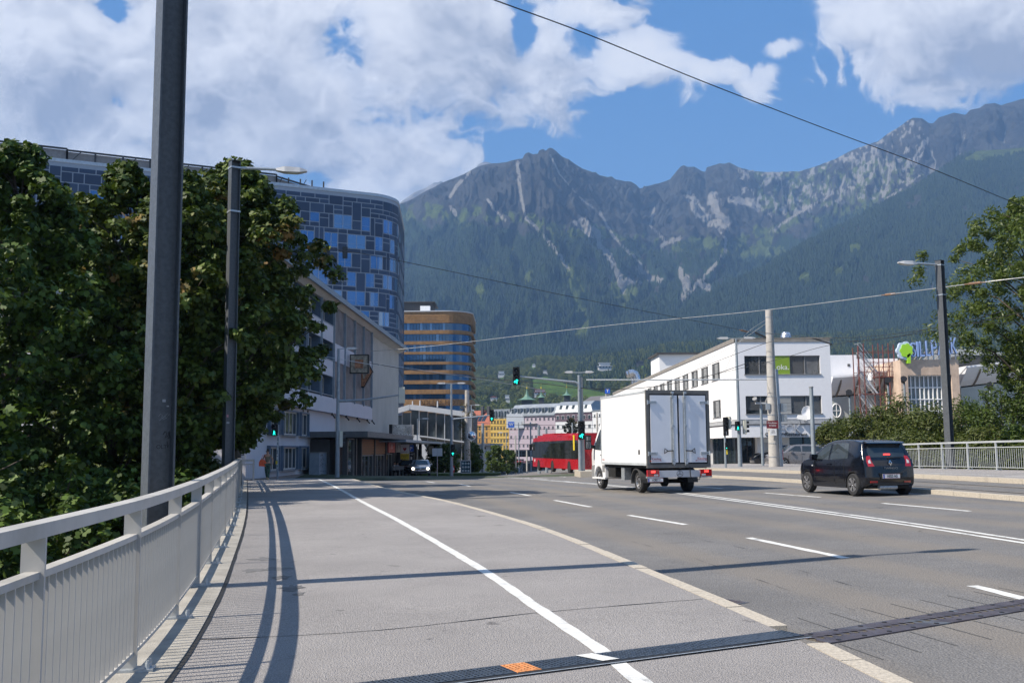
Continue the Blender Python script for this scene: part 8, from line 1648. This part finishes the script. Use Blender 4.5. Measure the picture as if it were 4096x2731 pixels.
# P signs
def psign(label, px, y0, y1, Y, base, arrow=False):
    q = at(px, base, Y); t_ = thing('parking_sign', label, 'sign', (q.x, Y, q.z)); s_ = Y / FPX; zt = (base - y0) * s_; zb_ = (base - y1) * s_; w_ = (y1 - y0) * s_ * .62 if not arrow else (y1 - y0) * s_ * .8
    vpole(t_, .05, .05, zb_, M_galv); m = MB(); m.box(-w_ / 2, w_ / 2, -.07, -.04, zb_, zt); part(m, 'board', MATS['sign_blue2'], t_); text('lettering', 'P', (zt - zb_) * .8, (0, -.075, zb_ + (zt - zb_) * .45), (R(90), 0, 0), M_txtw, t_, extrude=.002, offset=.008)
    if arrow: m = MB(); m.box(-w_ / 2, w_ / 2, -.07, -.04, zb_ - .5, zb_ - .06); part(m, 'direction_plate', M_black, t_); text('lettering', '\u2190\u2190', .3, (0, -.075, zb_ - .28), (R(90), 0, 0), M_txtw, t_, extrude=.002)
psign('blue parking sign with black plate beside the advertising totem', 1644, 1781, 1806, 97.0, 1880, True); psign('blue parking garage sign on a pole beside the tram', 2159, 1813, 1845, 110.0, 1895)
# totem
q = at(1619, 1895, 96.0); t_ = thing('advertising_totem', 'stacked advertising panels in white yellow and black left of the silver car', 'sign', (q.x, 96, q.z)); s_ = 96 / FPX
def zz_(y): return (1895 - y) * s_
for y0, y1, mt_, nm, tx_, tm_, sz in ((1750, 1768, MATS['sign_blue2'], 'blue_panel', 'BOFF', M_txtw, .3), (1778, 1814, M_txtw, 'white_panel', 'Die Versicherung', M_txtb, .1), (1815, 1837, M_yel, 'yellow_panel', 'STELLBASIS\nPost', M_txtb, .15), (1838, 1860, M_black, 'black_panel', 'EUROHAUS', M_txtw, .18)):
    m = MB(); m.box(-.42, .42, -.06, .06, zz_(y1) + .01, zz_(y0) - .01); o = part(m, nm, mt_, t_); text('lettering', tx_, sz, (0, -.066, (zz_(y0) + zz_(y1)) / 2 - (.3 if nm == 'white_panel' else 0)), (R(90), 0, 0), tm_, o, extrude=.002)
m = MB(); zc_ = zz_(1797); m.prism([(0, zc_ - .2), (.17, zc_ + .02), (.14, zc_ + .14), (.06, zc_ + .14), (0, zc_ + .08), (-.06, zc_ + .14), (-.14, zc_ + .14), (-.17, zc_ + .02)], -.075, -.062, 'y'); part(m, 'heart_logo', M_red, t_); m = MB(); m.box(-.46, -.42, -.05, .05, 0, zz_(1750)); m.box(.42, .46, -.05, .05, 0, zz_(1750)); part(m, 'posts', M_grey, t_)
# chevron boards
def chev(label, px, y0, y1, Y, flip=1):
    q = at(px, y1, Y); s_ = Y / FPX; H = (y1 - y0) * s_; W2 = H * .42; t_ = thing('chevron_board', label, 'sign', (q.x, Y, q.z), 0, 'red and white chevron boards'); m = MB(); m.box(-W2 / 2, W2 / 2, 0, .04, 0, H); part(m, 'board', MATS['red_white'], t_); m = MB(); k = -flip
    m.prism([(k * W2 * .35, H * .05), (k * W2 * .5, H * .05), (k * -W2 * .1, H * .5), (k * W2 * .5, H * .95), (k * W2 * .1, H * .95), (k * -W2 * .45, H * .5)], -.012, -.001, 'y'); part(m, 'white_chevron', M_txtw, t_); m = MB(); m.cyl((0, .06, -1), (0, .06, H), .03, n=6); part(m, 'post', M_galv, t_)
chev('red and white chevron board pointing left in front of the bus', 2206, 1829, 1868, 92, -1); chev('small chevron board pointing right by the left signal pole', 1812, 1862, 1890, 92, 1)
# poster cases
q = at(1863, 1892, 100); t_ = thing('poster_stand', 'free standing poster case with green edged frame on the verge', 'poster', (q.x, 100, q.z)); s_ = 100 / FPX; m = MB(); m.box(-.52, .52, -.08, .08, .0, 1.28); part(m, 'case', M_ltgrey, t_); m = MB(); m.box(-.45, .45, -.09, -.081, .08, 1.22); part(m, 'poster', M('poster_dark', (.03, .07, .09), .2, var=.9, scale=4), t_); m = MB()
for k in range(3):
    for j in range(3): m.lathe([(.001, 0), (.11, 0), (.11, -.006), (.001, -.006)], (-.28 + k * .28, -.092, .25 + j * .36), 'y', 12)
part(m, 'pale_print', M('pale_print', (.35, .42, .42), .4), t_)
q = at(1903, 1886, 125); t_ = thing('purple_billboard', 'dark purple billboard behind the poster case', 'poster', (q.x, 125, q.z)); m = MB(); m.box(-.9, .9, -.05, .05, .3, 1.9); part(m, 'board', M('purple_print', (.06, .03, .14), .4), t_); text('lettering', 'CITY\nBUZZ', .45, (0, -.056, 1.1), (R(90), 0, 0), M_txtw, t_, extrude=.002)
q = at(1838, 1800, 96); t_ = thing('blank_sign', 'back of a pale blank traffic sign left of the signal pole', 'sign', (at(1750, 1, 90).x, 90, at(1750, 1891, 90).z)); vpole(t_, .04, .04, 2.2, M_galv); m = MB(); m.box(-.45, .45, -.03, 0, 1.5, 2.2); part(m, 'plate', M_ltgrey, t_)
# round concrete mast with mirror and creeper
Ym = 104.0; t_, q = pole_thing('concrete_mast', 'stout concrete mast with dry creeper beside the hotel', 'mast', 1869, Ym, 1885); b = q.z; vpole(t_, .36, .22, at(1866, 1560, Ym).z - b, M_cpole, n=14)
c_ = at(1886, 1742, Ym - 1); s = thing('traffic_mirror', 'round convex traffic mirror hung on the concrete mast', 'mirror', (c_.x, Ym - 1, c_.z)); m = MB(); m.lathe([(.001, -.12), (.3, -.08), (.44, 0), (.001, .0)], axis='y', n=20); part(m, 'mirror', M_chrome, s, smooth=True); m = MB(); m.tube([(.44 * math.cos(2 * math.pi * k / 20), 0, .44 * math.sin(2 * math.pi * k / 20)) for k in range(21)], .05, 5); part(m, 'rim', M_txtw, s)
def mleaf(name, centers, radii, per, leaf, mat, seed, parent=None, shape='rhomb', flat=.5): V_, F_ = leafcloud(np.array(centers, float), np.array(radii, float), per, leaf, flat, seed, shape); return np_mesh(name, V_, F_, mat, parent)
M_dry = foliage_mat('dry_leaf', (.09, .05, .02), (.12, .10, .03), transl=.2); M_lf = foliage_mat('leaf_green', (.035, .065, .012), (.085, .12, .02), transl=.3); o = mleaf('dry_creeper', [(q.x + random.uniform(-.5, .2), Ym + random.uniform(-.4, .2), b + .5 + k * .42) for k in range(16)], [.5] * 16, 60, .14, M_dry, 4); tag(o, 'brown withered creeper climbing the concrete mast', 'climbing plant')
# plain slim poles in the square
pg = 'slim overhead line poles across the square'
for i, (px, y0, Y, r_, pal) in enumerate(((1932, 1692, 120, .22, 0), (2063, 1741, 150, .16, 1), (2076, 1690, 170, .12, 0), (2124, 1688, 180, .16, 0), (2157, 1700, 112, .2, 0), (2187, 1712, 130, .2, 0), (2108, 1800, 150, .14, 1), (2292, 1690, 150, .14, 0), (2392, 1650, 150, .18, 1), (1669, 1675, 110, .07, 2), (2026, 1730, 150, .07, 2), (1886, 1620, 150, .09, 2))):
    t_, q = pole_thing('line_pole', ['pole right of the low white building', 'pale pole in front of the yellow and purple houses', 'thin dark pole beside the pale one, before the purple house', 'dark pole by the brown entrance strip of the purple house', 'thick pole that carries the blue parking garage sign', 'grey pole just left of the chevron board and bus', 'short pale pole at the tram stop', 'pole before the white corner house, behind the signal', 'pale pole in front of the plain white house', 'thin white lamp post before the glass hall stair', 'thin lamp post in front of the yellow house', 'thin lamp post right beside the hotel corner'][i], 'pole', px, Y, 1892, pg)
    vpole(t_, r_, r_ * .75, at(px, y0, Y).z - q.z, (M_pole, M_cpole, M_galv)[pal])
    if pal == 2: lamps(t_, at(px, y0, Y).z - q.z, [0] if i == 9 else [0, math.pi], 1.2)
# tram stop shelter, hedge
q = at(2012, 1893, 192); t_ = thing('tram_shelter', 'glass tram shelter with dark roof on the distant square', 'shelter', (q.x, 192, q.z)); m = MB(); m.box(-2, 4, -1, 1.5, 2.45, 2.7); part(m, 'roof', M_dgrey, t_)
for x_ in (-1.9, 0, 1.9, 3.8): m = MB(); m.box(x_, x_ + .1, -.9, -.8, 0, 2.45); m.box(x_, x_ + .1, 1.3, 1.4, 0, 2.45); part(m, 'post', M_dark, t_)
m = MB(); m.box(-1.9, 3.9, 1.3, 1.33, .3, 2.2); part(m, 'glass_wall', M('clear_pane', (.5, .55, .55), .05, alpha=.35), t_)

# ------------------------------------------------------------------ overhead wires
M_wire = M('wire_dark', (.02, .02, .022), .5); M_wirel = M('wire_steel', (.5, .5, .48), .35, .6)
def wire(label, pts, r_, mat, name='overhead_wire', beads=()):
    P = [atY(a, b, c) for a, b, c in pts]; out = []
    X = [Vector(p) for p in P]; X = [X[0] * 2 - X[1]] + X + [X[-1] * 2 - X[-2]]
    for i in range(1, len(X) - 2):
        for k in range(6): t_ = k / 6; a, b, c, d = X[i - 1:i + 3]; out.append(0.5 * ((2 * b) + (c - a) * t_ + (2 * a - 5 * b + 4 * c - d) * t_ * t_ + (3 * b - a - 3 * c + d) * t_ ** 3))
    out.append(X[-2]); m = MB(); m.tube(out, r_, 5)
    w_ = thing(name, label, 'cable'); part(m, 'wire', mat, w_)
    for bx, by, bY, L2 in beads:
        c = atY(bx, by, bY); d = (P[-1] - P[0]).normalized(); m = MB(); m.cyl(c - d * L2, c + d * L2, .06, n=7); m.cyl(c - d * L2 * 1.8, c - d * L2, .03, n=5); m.cyl(c + d * L2, c + d * L2 * 1.8, .03, n=5); part(m, 'insulator', M('brown_insulator', (.22, .13, .08), .5), w_)
    return w_
wire('thick dark cable sweeping down across the sky to the right tree', [(1900, -35, 22), (1975, 0, 22.5), (2350, 138, 25), (2820, 330, 29), (3300, 515, 34), (3700, 665, 39), (4120, 838, 45)], .016, M_wire)
wire('pale span wire rising from the grey facade to the right tree', [(1380, 1412, 96), (1700, 1387, 90), (2400, 1305, 75), (3000, 1247, 62), (3560, 1177, 50), (3900, 1133, 45), (4200, 1098, 43)], .022, M_wirel, beads=[(3562, 1177, 50, .28), (3900, 1133, 45, .28)])
wire('long dark wire falling from the second mast to the concrete mast', [(925, 940, 30), (1300, 990, 38), (1620, 1048, 44), (2300, 1190, 52), (2700, 1268, 56), (2960, 1320, 60), (3095, 1365, 60)], .014, M_wire, beads=[(2975, 1323, 60, .3)])
wire('contact wire crossing before the hotel to the island pole', [(1480, 1452, 80), (1700, 1488, 74), (1900, 1508, 70), (2180, 1535, 64), (2325, 1552, 62), (2560, 1552, 62), (2800, 1512, 61), (2960, 1462, 60), (3082, 1420, 60)], .022, M_wire)
wire('horizontal bracket tube between island pole and concrete mast', [(2345, 1519, 62), (2700, 1519, 61), (3084, 1517, 60)], .045, M_galv, 'bracket_tube')
wire('wire rising over the truck to the right corner of the white office', [(2440, 1640, 70), (2760, 1490, 66), (3000, 1395, 60), (3130, 1358, 58), (3330, 1350, 56)], .016, M_wire)
wire('upper wire running right from the white office to the tree', [(2800, 1510, 62), (3100, 1440, 58), (3330, 1378, 56), (3700, 1330, 50), (4150, 1235, 45)], .014, M_wire)
wire('wire above the shopping centre sign', [(2960, 1320, 60), (3320, 1352, 56), (3700, 1318, 50), (4150, 1210, 44)], .014, M_wire)
wire('lower wire above the shopping centre roof', [(3095, 1345, 60), (3480, 1362, 54), (3800, 1300, 48), (4150, 1290, 44)], .012, M_wire)
wire('thin guy wire from the top of the concrete mast down left', [(3085, 1265, 60), (2980, 1340, 60), (2910, 1460, 61), (2905, 1508, 61)], .012, M_wirel); wire('second thin guy wire from the concrete mast', [(3085, 1280, 60), (2900, 1400, 63), (2600, 1560, 70)], .012, M_wirel)
for a, b, w_ in (((3020, 1330, 60), (3095, 1362, 60), 'short dark insulated arm left of the concrete mast top'), ((3250, 1352, 57), (3325, 1376, 56), 'short dark insulated arm at the white office corner')): wire(w_, [a, ((a[0] + b[0]) / 2, (a[1] + b[1]) / 2, (a[2] + b[2]) / 2), b], .05, M_wire)
wire('short glinting span wire crossing the grey wall', [(1270, 1420, 70), (1500, 1460, 76), (1560, 1462, 80), (1900, 1512, 92), (2180, 1560, 110)], .02, M_wirel)
for i, (ya, yb) in enumerate(((1660, 1668), (1690, 1700), (1715, 1712), (1752, 1748), (1770, 1775))): wire(['topmost of the tram wires before the terrace', 'second tram wire before the terrace', 'middle tram wire before the terrace', 'fourth tram wire before the terrace', 'lowest of the tram wires before the terrace'][i], [(1890, ya, 150), (2100, (ya + yb) / 2 + 4, 150), (2420, yb, 150)], .03, M_wire)

# ------------------------------------------------------------------ trees and bushes
M_bark = M('bark', (.075, .06, .045), .9, var=.3, scale=6, bump=.02, bscale=14)
M_maple = foliage_mat('maple_leaf', (0.018, 0.038, 0.005), (0.105, 0.145, 0.015), (0.19, 0.10, 0.02), transl=0.13, rough=.6); M_maple2 = foliage_mat('maple_leaf_fresh', (0.016, 0.038, 0.005), (0.085, 0.14, 0.014), transl=0.13, rough=.6)
M_loc = foliage_mat('compound_leaf', (0.050, 0.080, 0.014), (0.12, 0.155, 0.028), transl=0.32, rough=.45); M_bush = foliage_mat('bush_leaf', (0.040, 0.060, 0.012), (0.10, 0.115, 0.025), (0.15, 0.13, 0.03), transl=.25)
def tree(name, label, x, y, z0, top, prof, n, per, leaf, mat, seed, shape='maple', cr=.55, trunk=.22, flat=.42, nb=16):
    # prof: list of (height fraction, crown radius); clumps sit in the outer half of the crown
    r = random.Random(seed); t_ = thing(name, label, 'tree', (x, y, z0)); H = top - z0; hs = [p[0] for p in prof]; rs = [p[1] for p in prof]; cs_ = []; rad = []
    h0 = hs[0]
    for k in range(n):
        h = h0 + (1 - h0) * (1 - (1 - (k + .5) / n) ** 1.0); R_ = float(np.interp(h, hs, rs)); a = k * 2.39996 + r.uniform(-.4, .4); q = R_ * (r.uniform(.5, 1.22) if r.random() < .8 else r.uniform(.1, .5)) * (1 + .25 * mnoise.noise(Vector((math.cos(a) * 1.4 + seed, math.sin(a) * 1.4, h * 5))))
        cs_.append((math.cos(a) * q, math.sin(a) * q, h * H)); rad.append(cr * r.uniform(.5, 1.2) * (.6 + .4 * min(1, R_ / max(rs))))
    mleaf('crown', cs_, rad, per, leaf, mat, seed, t_, shape, flat)
    m = MB(); pts = [(0, 0, 0)]; bx, by = 0, 0
    for k in range(1, 9): bx += r.uniform(-.12, .12); by += r.uniform(-.12, .12); pts.append((bx, by, H * .88 * k / 8))
    m.tube(pts, [trunk * (1 - .85 * k / 8) for k in range(9)], 9); part(m, 'trunk', M_bark, t_, smooth=True)
    m = MB(); idx = r.sample(range(n), min(nb * 3, n))
    for i in idx:
        c = Vector(cs_[i]); hh_ = max(H * h0 * .7, c.z - (Vector((c.x, c.y, 0)).length) * .75); f = hh_ / (H * .88) * 8; i0 = min(7, int(f)); a = Vector(pts[i0]).lerp(Vector(pts[i0 + 1]), min(1, f - i0)); mid = a.lerp(c, .5) + Vector((0, 0, .12 * (c - a).length)); rb = trunk * .32 * (1 - hh_ / H * .6); m.tube([a, mid, c], [rb, rb * .55, rb * .18], 5)
    part(m, 'branches', M_bark, t_, smooth=True); return t_
MP = [(.16, 1.2), (.3, 2.3), (.5, 2.9), (.7, 2.6), (.85, 1.7), (.95, .8), (1, .25)]
def px_tree(px, Y, pytop, sc_r, label, seed, n, per, mat=None, z0=-4.6, prof=MP, leaf=.155, **k):
    q = atY(px, pytop, Y); return tree('maple_tree', label, q.x, Y, z0, q.z, [(a, b * sc_r) for a, b in prof], n, per, leaf, mat or M_maple2, seed, **k)
px_tree(70, 27, 590, 1.05, 'big maple at the left edge of the photo', 11, 360, 95); px_tree(505, 30.5, 668, .95, 'maple with a pointed top left of the nearest mast', 12, 370, 95, M_maple); px_tree(940, 33, 655, 1.12, 'wide maple with browning top behind the second mast', 13, 440, 105, M_maple, prof=[(.40, .5), (.44, 1.0), (.5, 1.9), (.6, 2.5), (.75, 2.5), (.87, 1.6), (.95, .8), (1, .25)])
px_tree(740, 30, 700, .75, 'maple with rusty brown top just right of the nearest mast', 14, 230, 90, M_maple, prof=[(.3, .5), (.4, 1.3), (.5, 2.6), (.7, 2.6), (.85, 1.7), (.95, .8), (1, .25)]); px_tree(965, 42, 850, 1.1, 'rightmost maple, its branches hanging before the long building', 15, 210, 90, M_maple2, prof=[(.46, .5), (.53, 1.5), (.62, 2.1), (.8, 1.8), (.93, .9), (1, .2)])
px_tree(-260, 24, 560, 1.1, 'maple mostly outside the left edge', 16, 180, 60); px_tree(290, 38, 800, 1.1, 'maple filling the gap behind the two left ones', 17, 200, 55, leaf=.22)
px_tree(650, 46, 900, 1.2, 'rearmost maple between the masts', 18, 180, 50, leaf=.26); px_tree(40, 44, 900, 1.5, 'dark maple far back at the left edge', 19, 180, 50, leaf=.26); px_tree(330, 52, 950, 1.5, 'dark maple far back in the middle of the left group', 20, 170, 50, leaf=.28)
def bush(label, px, Y, pyc, rx, rz_, n, per, leaf, mat, seed, shape='rhomb', z0=None, cat='bush', name='bush'):
    q = atY(px, pyc, Y); rr3 = random.Random(seed); t_ = thing(name, label, cat, (q.x, Y, q.z)); cs_ = []; rd_ = []
    for k in range(n):
        a, e_ = rr3.uniform(0, 2 * math.pi), rr3.uniform(-.5, 1); rd = rr3.uniform(.35, 1) ** .6; cs_.append((math.cos(a) * math.sqrt(max(0, 1 - e_ * e_)) * rd * rx, math.sin(a) * math.sqrt(max(0, 1 - e_ * e_)) * rd * rx * .8, e_ * rd * rz_)); rd_.append(rr3.uniform(.3, .6) * min(1, rx / 1.6))
    mleaf('foliage', cs_, rd_, per, leaf, mat, seed, t_, shape, .7); m = MB()
    for k in range(0, n, 3): c = Vector(cs_[k]); m.tube([(c.x * .15, c.y * .15, -rz_ * .9 - 1), c * .5 - Vector((0, 0, rz_ * .2)), c * 1.05], [.05, .03, .012], 4)
    part(m, 'stems', M_bark, t_); return t_
lowg = 'dark undergrowth below the left railing'
for i, (px, Y, py, rx) in enumerate(((200, 24, 2160, 2.4), (480, 25, 2190, 2.4), (-40, 22, 2250, 2.4), (620, 31, 2080, 2.2), (690, 36, 2050, 1.8), (330, 33, 2060, 2.8), (560, 42, 1990, 2.8), (30, 33, 2080, 2.8))):
    bush(['dark bush beneath the left maples, behind the railing', 'dark bush left of the nearest mast under the pointed maple', 'dark bush at the very left edge below the trees', 'bush right of the nearest mast behind the railing', 'bush behind the railing before the second mast', 'dark bush deep between the left maples', 'dark bush under the wide maple', 'dark bush deep under the leftmost maple'][i], px, Y, py, rx, rx * .8, 50, 80, .16, M_maple2, 40 + i, 'maple')
# right side
q = atY(4120, 800, 49); tree('street_tree', 'large tree with fine leaves leaning in from the right edge', q.x, 49, -1.5, q.z, [(.28, 1.2), (.44, 2.0), (.52, 3.6), (.6, 4.6), (.68, 3.8), (.78, 4.8), (.88, 3.5), (.95, 2.0), (1, .6)], 440, 130, .17, M_loc, 31, 'narrow', .62, .3, .5, nb=26)
q = atY(4500, 700, 44); tree('street_tree', 'second large tree mostly outside the right edge', q.x, 44, -1.5, q.z, [(.25, 2), (.5, 3.4), (.8, 3.2), (1, .6)], 200, 90, .19, M_loc, 32, 'narrow', .62, .3, .5)
bg = ['low bush left of the shrubs, under the cafe canopy end', 'pale green bush right of the black car roof', 'leafy bush below the scaffold', 'tall shrub in front of the sandstone entrance', 'yellow tinged shrub left of the right mast', 'shrub hiding the foot of the right mast', 'grey leaved olive bush right of the mast', 'tall dark shrub at the right edge', 'bright yellow green bush above the right railing', 'bush at the right end of the railing', 'bush low behind the railing next to the black car', 'low bush behind the railing beside the mast']
for i, (px, Y, py, rx, rz_, mt_) in enumerate(((3330, 58, 1745, 1.0, .9, M_bush), (3440, 54, 1750, 1.3, 1.3, M_bush), (3540, 56, 1755, 1.5, 1.5, M_bush), (3600, 52, 1735, 1.5, 2.1, M_bush), (3680, 50, 1775, 1.6, 1.7, M_bush), (3760, 49, 1790, 1.6, 1.9, M_bush), (3880, 50, 1745, 1.5, 1.8, M_lf), (4010, 48, 1720, 1.9, 2.3, M_lf), (3950, 46, 1775, 1.1, .7, M_bush), (4090, 45, 1800, 1.6, 1.0, M_lf), (3620, 48, 1815, 1.7, .9, M_bush), (3800, 48, 1825, 1.9, 1.0, M_bush))):
    bush(bg[i], px, Y, py, rx, rz_, 80, 75, .15, mt_, 60 + i, 'narrow')
for i, (px, Y, py) in enumerate(((3560, 50, 1860), (3720, 48, 1865), (3880, 46, 1868), (4040, 44, 1870), (4180, 43, 1860))): bush(['ivy mass behind the left end of the right railing', 'ivy mass behind the railing at the mast', 'ivy mass behind the middle of the right railing', 'ivy mass behind the right railing at the frame edge', 'ivy mass outside the frame edge'][i], px, Y, py, 1.8, 1.1, 60, 70, .15, M_bush, 90 + i, 'narrow')
m_b = thing('bare_branches', 'thin leafless branches sticking up beside the scaffold', 'branches', (atY(3480, 1600, 57).x, 57, atY(3480, 1760, 57).z)); m = MB()
for k in range(9): a = random.uniform(-1, 1); m.tube([(0, 0, 0), (a * .5, .1, 1.2), (a * 1.3, .1, 2.2 + random.random())], [.03, .02, .006], 4)
part(m, 'twigs', M_bark, m_b)
# floodlights standing in the bushes
fl = ['black floodlight post left of the scaffold', 'twin black floodlight post in front of the entrance', 'black floodlight post beside the entrance glazing', 'black floodlight post in the right bushes']
for i, (px, pt, pb) in enumerate(((3406, 1590, 1760), (3560, 1540, 1700), (3622, 1535, 1640), (3970, 1560, 1720))):
    t_, q = pole_thing('floodlight_post', fl[i], 'floodlight', px, 60, pb, 'black floodlight posts in the bushes'); z1 = (pb - pt) * 60 / FPX; vpole(t_, .07, .06, z1, M_pole, z0=-1); m = MB(); m.cyl((0, 0, z1), (.0, 0, z1 + .12), .05); m.cyl((-.05, .1, z1 + .12), (-.1, -.25, z1 + .3), .1, .2, 10); part(m, 'lamp_head', M_black, t_)
# small trees on the square
for i, (px, Y, pt, pb, r_, mt_, lab) in enumerate(((1790, 112, 1780, 1880, 1.3, M_lf, 'small tree behind the left signal pole'), (1892, 118, 1775, 1885, 1.1, M_lf, 'small green tree right of the concrete mast'), (1985, 130, 1785, 1885, 1.5, M_lf, 'small tree before the low white building'), (2030, 150, 1800, 1880, 1.8, M_lf, 'shrubby tree at the foot of the yellow house'), (2180, 190, 1815, 1860, 2.2, M_lf, 'dark shrub below the viaduct'), (2285, 200, 1672, 1770, 1.7, M_dry, 'autumn brown poplar above the red bus'), (2240, 196, 1800, 1860, 2.0, M_lf, 'shrub beside the parking garage sign'), (1740, 118, 1770, 1880, 1.2, M_lf, 'small tree in front of the glass hall stair'))):
    b_ = atY(px, pb, Y); tp = atY(px, pt, Y); tree('small_tree', lab, b_.x, Y, b_.z - 1, tp.z, [(.25, r_ * .8), (.5, r_), (.8, r_ * .7), (1, r_ * .2)], 60, 60, .25, mt_, 70 + i, 'rhomb', .5, .1, .6, nb=6)
vg = MB(); vg.box(atY(1640, 1, 100).x, atY(1990, 1, 100).x, 99, 104, -3, atY(1850, 1892, 100).z); tag(vg.build('grass_verge', M('verge', (.05, .08, .02), .95, var=.4, scale=5)), kind='structure')
